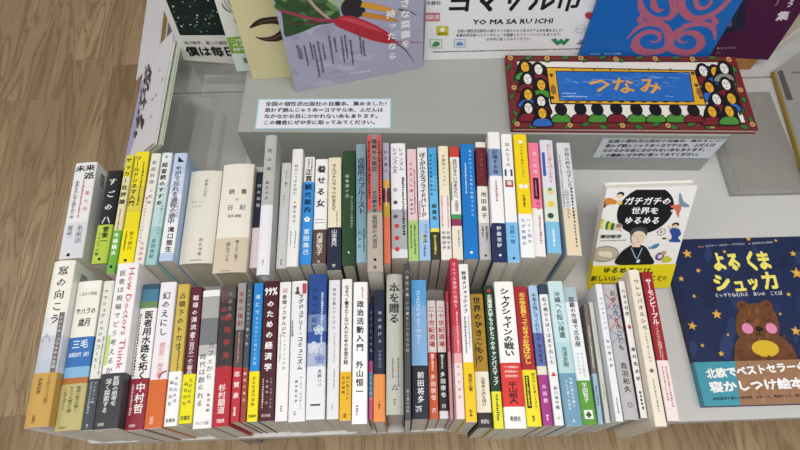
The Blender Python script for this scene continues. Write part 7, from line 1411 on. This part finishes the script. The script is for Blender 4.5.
B3.blob([(0.1047, 0.0201), (0.1087, 0.0257), (0.1093, 0.02), (0.1052, 0.0144)], 'a27c5e')
B3.blob([(0.0911, 0.0567), (0.0933, 0.0597), (0.0936, 0.0566), (0.0915, 0.0536)], 'a8846a')
B3.blob([(0.0817, 0.062), (0.0838, 0.065), (0.0842, 0.0619), (0.082, 0.0588)], 'a8846a')
B3.blob([(0.0941, 0.0335), (0.0997, 0.0411), (0.1005, 0.0333), (0.095, 0.0257)], 'a8846a')
B3.blob([(0.1044, 0.0506), (0.1094, 0.0576), (0.1101, 0.0505), (0.1051, 0.0436)], 'a27c5e')
B3.blob([(0.0817, 0.0189), (0.0841, 0.0223), (0.0845, 0.0189), (0.0821, 0.0155)], 'a27c5e')
B3.blob([(0.0847, 0.0172), (0.0896, 0.0239), (0.0903, 0.017), (0.0855, 0.0103)], '927050')
B3.text('北欧でベストセラーの', 0.0134, 0.0461, 0.0144, 'f4f4f4', 1.5, 0.1529, 0, 0.0544)
B3.text('寝かしつけ絵本！', 0.0136, 0.0265, 0.016, 'f4f4f4', 1.5, 0.1491, 0, 0.0198)
B3.text('幼児教育と眠りの専門家、おなじみ、著者による、第2弾！', 0.0142, 0.0099, 0.0041, '2c2a26', 0, 0.1375, 0, 0.0137)
face_book('picture_book', 'dark blue bear picture book with stars lying flat at the front of the table', frame_of((0.4425, 0.1285, 0.012), (0.99961, 0.02792, 0.0), (-0.02792, 0.99961, 0.0)), 0.244, 0.268, .0115, '202c50', A, cat='book', band=(0, 0.0642, '4798ac', B3), side='1c2646', page='d8d4c8')
A = Art()
A.poly([(0.1188, -0.004), (0.0535, -0.0007), (0.0537, 0.0226), (0.1915, 0.0236), (0.2423, 0.0137), (0.2356, -0.0194)], 'aaa6c8')
A.blob([(0.1561, 0.026), (0.1483, 0.0268), (0.1608, 0.035), (0.1685, 0.0342)], '78706c')
A.blob([(0.1485, 0.034), (0.1429, 0.0346), (0.1519, 0.0404), (0.1574, 0.0398)], '5a5452')
A.blob([(0.0821, 0.0166), (0.0763, 0.0172), (0.0859, 0.0232), (0.0916, 0.0226)], '3a3636')
A.blob([(0.1788, 0.0197), (0.1719, 0.0204), (0.1828, 0.0278), (0.1896, 0.0271)], '5a5452')
A.blob([(0.0242, 0.0056), (0.0187, 0.0061), (0.0281, 0.0118), (0.0336, 0.0113)], '5a5452')
A.blob([(0.1151, 0.0301), (0.1058, 0.0311), (0.1209, 0.0405), (0.1299, 0.0396)], '78706c')
A.blob([(0.1489, 0.0308), (0.1434, 0.0314), (0.1522, 0.0372), (0.1577, 0.0366)], '46403e')
A.blob([(0.0586, 0.0216), (0.052, 0.0222), (0.0631, 0.029), (0.0697, 0.0283)], '46403e')
A.blob([(0.127, 0.0324), (0.1214, 0.0329), (0.1306, 0.0388), (0.1362, 0.0382)], '5a5452')
A.blob([(0.1103, 0.0183), (0.1039, 0.0189), (0.1143, 0.0256), (0.1206, 0.0249)], '46403e')
A.blob([(0.1119, 0.0274), (0.1074, 0.0279), (0.1148, 0.0326), (0.1193, 0.0321)], '78706c')
A.blob([(0.0373, 0.0272), (0.0338, 0.0275), (0.0397, 0.0311), (0.0432, 0.0308)], '78706c')
A.blob([(0.042, 0.0284), (0.0368, 0.0289), (0.0456, 0.0341), (0.0507, 0.0336)], '78706c')
A.blob([(0.1603, 0.0406), (0.1556, 0.0411), (0.1631, 0.046), (0.1678, 0.0455)], '3a3636')
A.blob([(0.1281, 0.0156), (0.1208, 0.0163), (0.1326, 0.024), (0.1398, 0.0232)], '5a5452')
A.blob([(0.1498, 0.03), (0.1422, 0.0308), (0.1544, 0.0388), (0.162, 0.038)], '5a5452')
A.blob([(0.0474, 0.028), (0.0408, 0.0286), (0.0518, 0.0352), (0.0583, 0.0346)], '3a3636')
A.blob([(0.0908, 0.0271), (0.0872, 0.0274), (0.0931, 0.0311), (0.0966, 0.0307)], '46403e')
A.blob([(0.0936, 0.0244), (0.0867, 0.025), (0.0981, 0.0322), (0.1049, 0.0315)], '3a3636')
A.blob([(0.1108, 0.0303), (0.1028, 0.0312), (0.1158, 0.0394), (0.1237, 0.0385)], '46403e')
A.blob([(0.0414, 0.0142), (0.0349, 0.0148), (0.0457, 0.0214), (0.0521, 0.0208)], '78706c')
A.blob([(0.0615, 0.0198), (0.0581, 0.0201), (0.0639, 0.0237), (0.0673, 0.0233)], '5a5452')
A.blob([(0.0362, 0.0188), (0.0305, 0.0193), (0.0402, 0.0252), (0.0459, 0.0247)], '46403e')
A.blob([(0.0604, 0.0243), (0.0556, 0.0248), (0.0636, 0.0296), (0.0684, 0.0292)], '78706c')
A.blob([(0.086, 0.0247), (0.0827, 0.025), (0.0881, 0.0284), (0.0914, 0.0281)], '78706c')
A.blob([(0.1435, 0.0234), (0.1393, 0.0238), (0.1461, 0.0283), (0.1503, 0.0279)], '5a5452')
A.blob([(0.1452, 0.0153), (0.1397, 0.0158), (0.1485, 0.0217), (0.154, 0.0211)], '3a3636')
A.blob([(0.0957, 0.0253), (0.0894, 0.0259), (0.0997, 0.0323), (0.1059, 0.0317)], '78706c')
A.blob([(0.0995, 0.0119), (0.0928, 0.0126), (0.1037, 0.0196), (0.1103, 0.0189)], '5a5452')
A.blob([(0.0695, 0.0354), (0.0612, 0.0363), (0.075, 0.0447), (0.0832, 0.0438)], '3a3636')
A.blob([(0.0578, 0.0306), (0.0487, 0.0315), (0.0638, 0.0407), (0.0727, 0.0397)], '3a3636')
A.blob([(0.0739, 0.0375), (0.0673, 0.0382), (0.0783, 0.0449), (0.0848, 0.0442)], '5a5452')
A.blob([(0.0955, 0.0156), (0.0911, 0.0161), (0.0983, 0.0207), (0.1027, 0.0203)], '78706c')
A.blob([(0.1328, 0.0308), (0.1297, 0.0311), (0.1347, 0.0343), (0.1377, 0.034)], '3a3636')
A.blob([(0.0884, 0.0281), (0.084, 0.0285), (0.0912, 0.0331), (0.0956, 0.0326)], '3a3636')
A.blob([(0.0528, 0.0362), (0.0481, 0.0366), (0.056, 0.0414), (0.0607, 0.0409)], '5a5452')
A.blob([(0.0907, 0.0346), (0.0871, 0.035), (0.093, 0.0386), (0.0966, 0.0383)], '46403e')
A.blob([(0.1579, 0.0207), (0.1505, 0.0215), (0.1623, 0.0293), (0.1696, 0.0285)], '3a3636')
A.blob([(0.085, 0.0344), (0.0759, 0.0353), (0.0909, 0.0445), (0.0999, 0.0435)], '46403e')
A.blob([(0.0372, 0.0145), (0.0327, 0.015), (0.0403, 0.0196), (0.0449, 0.0192)], '5a5452')
A.blob([(0.0597, 0.0131), (0.0524, 0.0138), (0.0646, 0.0214), (0.0718, 0.0206)], '3a3636')
A.blob([(0.0727, 0.0257), (0.067, 0.0263), (0.0764, 0.0321), (0.082, 0.0315)], '46403e')
A.blob([(0.1157, 0.0269), (0.1114, 0.0274), (0.1183, 0.0318), (0.1225, 0.0314)], '46403e')
A.blob([(0.0562, 0.0362), (0.0504, 0.0368), (0.06, 0.0425), (0.0657, 0.0419)], '46403e')
A.blob([(0.1501, 0.021), (0.1426, 0.0218), (0.1546, 0.0297), (0.1621, 0.0289)], '3a3636')
A.blob([(0.167, 0.0276), (0.1631, 0.028), (0.1693, 0.0321), (0.1731, 0.0317)], '46403e')
A.blob([(0.1576, 0.0353), (0.1544, 0.0357), (0.1596, 0.0391), (0.1628, 0.0387)], '46403e')
A.blob([(0.0315, 0.0186), (0.0234, 0.0193), (0.037, 0.0275), (0.0449, 0.0267)], '5a5452')
A.blob([(0.0425, 0.01), (0.0335, 0.0108), (0.0485, 0.02), (0.0573, 0.0191)], '78706c')
A.blob([(0.1605, 0.0216), (0.1548, 0.0221), (0.1638, 0.0282), (0.1695, 0.0276)], '78706c')
A.blob([(0.081, 0.0089), (0.0743, 0.0096), (0.0853, 0.0165), (0.0919, 0.0159)], '78706c')
A.blob([(0.1094, 0.0129), (0.1059, 0.0133), (0.1116, 0.0169), (0.115, 0.0166)], '46403e')
A.blob([(0.1785, 0.019), (0.1704, 0.0198), (0.1832, 0.0285), (0.1912, 0.0277)], '5a5452')
A.blob([(0.1797, 0.027), (0.1747, 0.0275), (0.1826, 0.0328), (0.1876, 0.0323)], '3a3636')
A.blob([(0.1703, 0.0413), (0.1615, 0.0423), (0.1754, 0.0513), (0.184, 0.0503)], '3a3636')
A.blob([(0.0604, 0.0279), (0.054, 0.0285), (0.0647, 0.035), (0.071, 0.0344)], '46403e')
A.blob([(0.1654, 0.0457), (0.1585, 0.0465), (0.1695, 0.0536), (0.1763, 0.0528)], '3a3636')
A.blob([(0.156, 0.0365), (0.1519, 0.037), (0.1584, 0.0412), (0.1624, 0.0408)], '3a3636')
A.blob([(0.1295, 0.0147), (0.1252, 0.0151), (0.1322, 0.0196), (0.1364, 0.0192)], '78706c')
A.blob([(0.122, 0.0425), (0.1177, 0.0429), (0.1246, 0.0473), (0.1288, 0.0468)], '78706c')
A.curve([(0.1564, 0.11), (0.1603, 0.1061)], 0.0024, '8a8684')
A.curve([(0.1695, 0.1152), (0.1734, 0.1115)], 0.0023, '8a8684')
A.curve([(0.053, 0.0346), (0.0572, 0.0304)], 0.0028, '8a8684')
A.curve([(0.2032, 0.1137), (0.2071, 0.11)], 0.0023, '8a8684')
A.curve([(0.1312, 0.0728), (0.1353, 0.0688)], 0.0025, '8a8684')
A.curve([(0.1703, 0.0808), (0.1743, 0.077)], 0.0024, '8a8684')
A.curve([(0.1293, 0.085), (0.1333, 0.081)], 0.0025, '8a8684')
A.curve([(0.0723, 0.0794), (0.0764, 0.0754)], 0.0026, '8a8684')
A.curve([(0.1839, 0.1178), (0.1878, 0.114)], 0.0023, '8a8684')
A.curve([(0.1054, 0.1004), (0.1094, 0.0965)], 0.0025, '8a8684')
face_book('picture_book', 'white picture book with inky black drawing leaning at the left table edge', frame_of((-0.47489, 0.74292, 0.06), (0.03125, -0.99951, -0.0), (0.73393, 0.02295, 0.67884)), 0.2363, 0.1035, 0.007, 'dcd9de', A, cat='book', page='dfe2da')
A = Art()
face_book('picture_book', 'pale green edged picture book sandwiched behind the inky white one', frame_of((-0.4681, 0.74313, 0.05266), (0.03125, -0.99951, -0.0), (0.73393, 0.02295, 0.67884)), 0.2363, 0.1095, 0.005, 'c4d0b8', A, cat='book', page='dfe0d8')
A = Art()
face_book('picture_book', 'plain white picture book with tan page edges leaning beyond the inky one', frame_of((-0.53315, 0.98233, 0.015), (0.0925, -0.99571, -0.0), (0.72688, 0.06752, 0.68344)), 0.2520, 0.0879, 0.012, 'dddbe0', A, cat='book', page='b08c4c')
ACR = acrylic('clear_acrylic', (.975, .98, .98), .35); TINTED = acrylic('grey_tinted_acrylic', (.94, .94, .935), .12); SHEET = acrylic('grey_clear_acrylic', (.86, .855, .845), .2)
t = empty('acrylic_tray', (-.37, .62, .0)); tag(t, 'grey tinted acrylic tray lying left of the display step', 'tray')
b = MB(); b.box(-.092, .088, -.16, .22, .0005, .0035, TINTED); b.build('floor_sheet', t, .0005)  # sheet tinted grey to darken the table tone beneath it
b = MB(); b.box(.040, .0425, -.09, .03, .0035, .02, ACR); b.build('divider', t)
t = empty('acrylic_stand', (-.345, .725, .0036)); tag(t, 'clear acrylic block under the speckled black book', 'book stand')
b = MB(); b.box(-.04, .06, -.022, .03, .0, .0025, ACR); b.build('base_plate', t)
b = MB(); b.box(-.04, .06, -.022, .03, .086, .0885, ACR); b.build('top_plate', t)
b = MB(); b.box(-.04, .06, .0, .0025, .0025, .086, ACR); b.build('upright_panel', t)
t = empty('acrylic_stand', (-.40, .57, .0036)); tag(t, 'clear acrylic stand holding up the tilted picture books at the left', 'book stand')
b = MB(); b.box(-.062, .048, -.065, .13, 0, .0025, ACR); b.build('base_plate', t)
b = MB(); b.box(.010, .0125, -.065, .10, .0025, .07, ACR); b.build('upright_panel', t)
b = MB(); b.box(-.062, -.0595, -.065, .13, .0025, .035, ACR); b.build('front_panel', t)

t = empty('acrylic_tray', (0.5733, 0.4846, 0), (0, 0, R(1.6))); tag(t, 'clear acrylic tray lying right of the display step', 'tray')
b = MB(); b.box(0, .14, 0, .225, .0005, .003, SHEET); b.build('floor_sheet', t, .0005)
b = MB(); b.box(0, .0025, 0, .225, .003, .026, ACR); b.build('side_wall', t); b = MB(); b.box(.0025, .14, .0, .0025, .003, .014, ACR); b.build('front_wall', t)
b = MB(); b.box(.008, .0105, .0026, .225, .003, .02, ACR); b.build('side_wall', t)

A = Art()
A.poly([(0.0066, 0.0034), (0.0103, 0.0133), (0.0842, 0.016), (0.0756, 0.0043)], '6a6a6c')
A.poly([(-0.0513, 0.0397), (-0.0543, 0.0513), (-0.017, 0.0483), (-0.0098, 0.0312)], 'a8a8aa')
A.poly([(-0.043, 0.0289), (-0.046, 0.0406), (-0.0298, 0.0337), (-0.0255, 0.0232)], '77777a')
A.poly([(0.0269, 0.0285), (0.0385, 0.0429), (0.042, 0.0419), (0.0304, 0.0275)], '8a8a8c')
face_book('picture_book', 'grey and white picture book standing at the right end of the table', frame_of((0.72436, 0.75852, 0.012), (-0.04465, -0.999, 0.0), (0.30871, -0.0138, 0.95106)), .24, .26, .008, 'b9b9ba', A, cat='book', page='e6e4de')
t = empty('book_ledge', (0.7244, 0.7585, 0), (0, 0, R(-2.559))); tag(t, 'yellow wooden ledge under the standing grey and white picture book', 'book stand')
b = MB(); b.box(-.003, .011, -.25, .0, .0002, .0115, mat('a48c46', .5, .08, 30, 'wood')); b.build('board', t, .001)
A = Art()
face_book('picture_book', 'cream picture book standing behind the grey and white one at the right', frame_of((0.7307, 0.95849, 0.0003), (-0.04465, -0.999, 0.0), (0.30871, -0.0138, 0.95106)), .15, .25, .012, 'd8d0ba', A, cat='book', page='e6e4de')

COL.objects.unlink(_txt); bpy.data.objects.remove(_txt)
for o in COL.objects:
    if o.type == 'EMPTY' and o.parent is None: pass
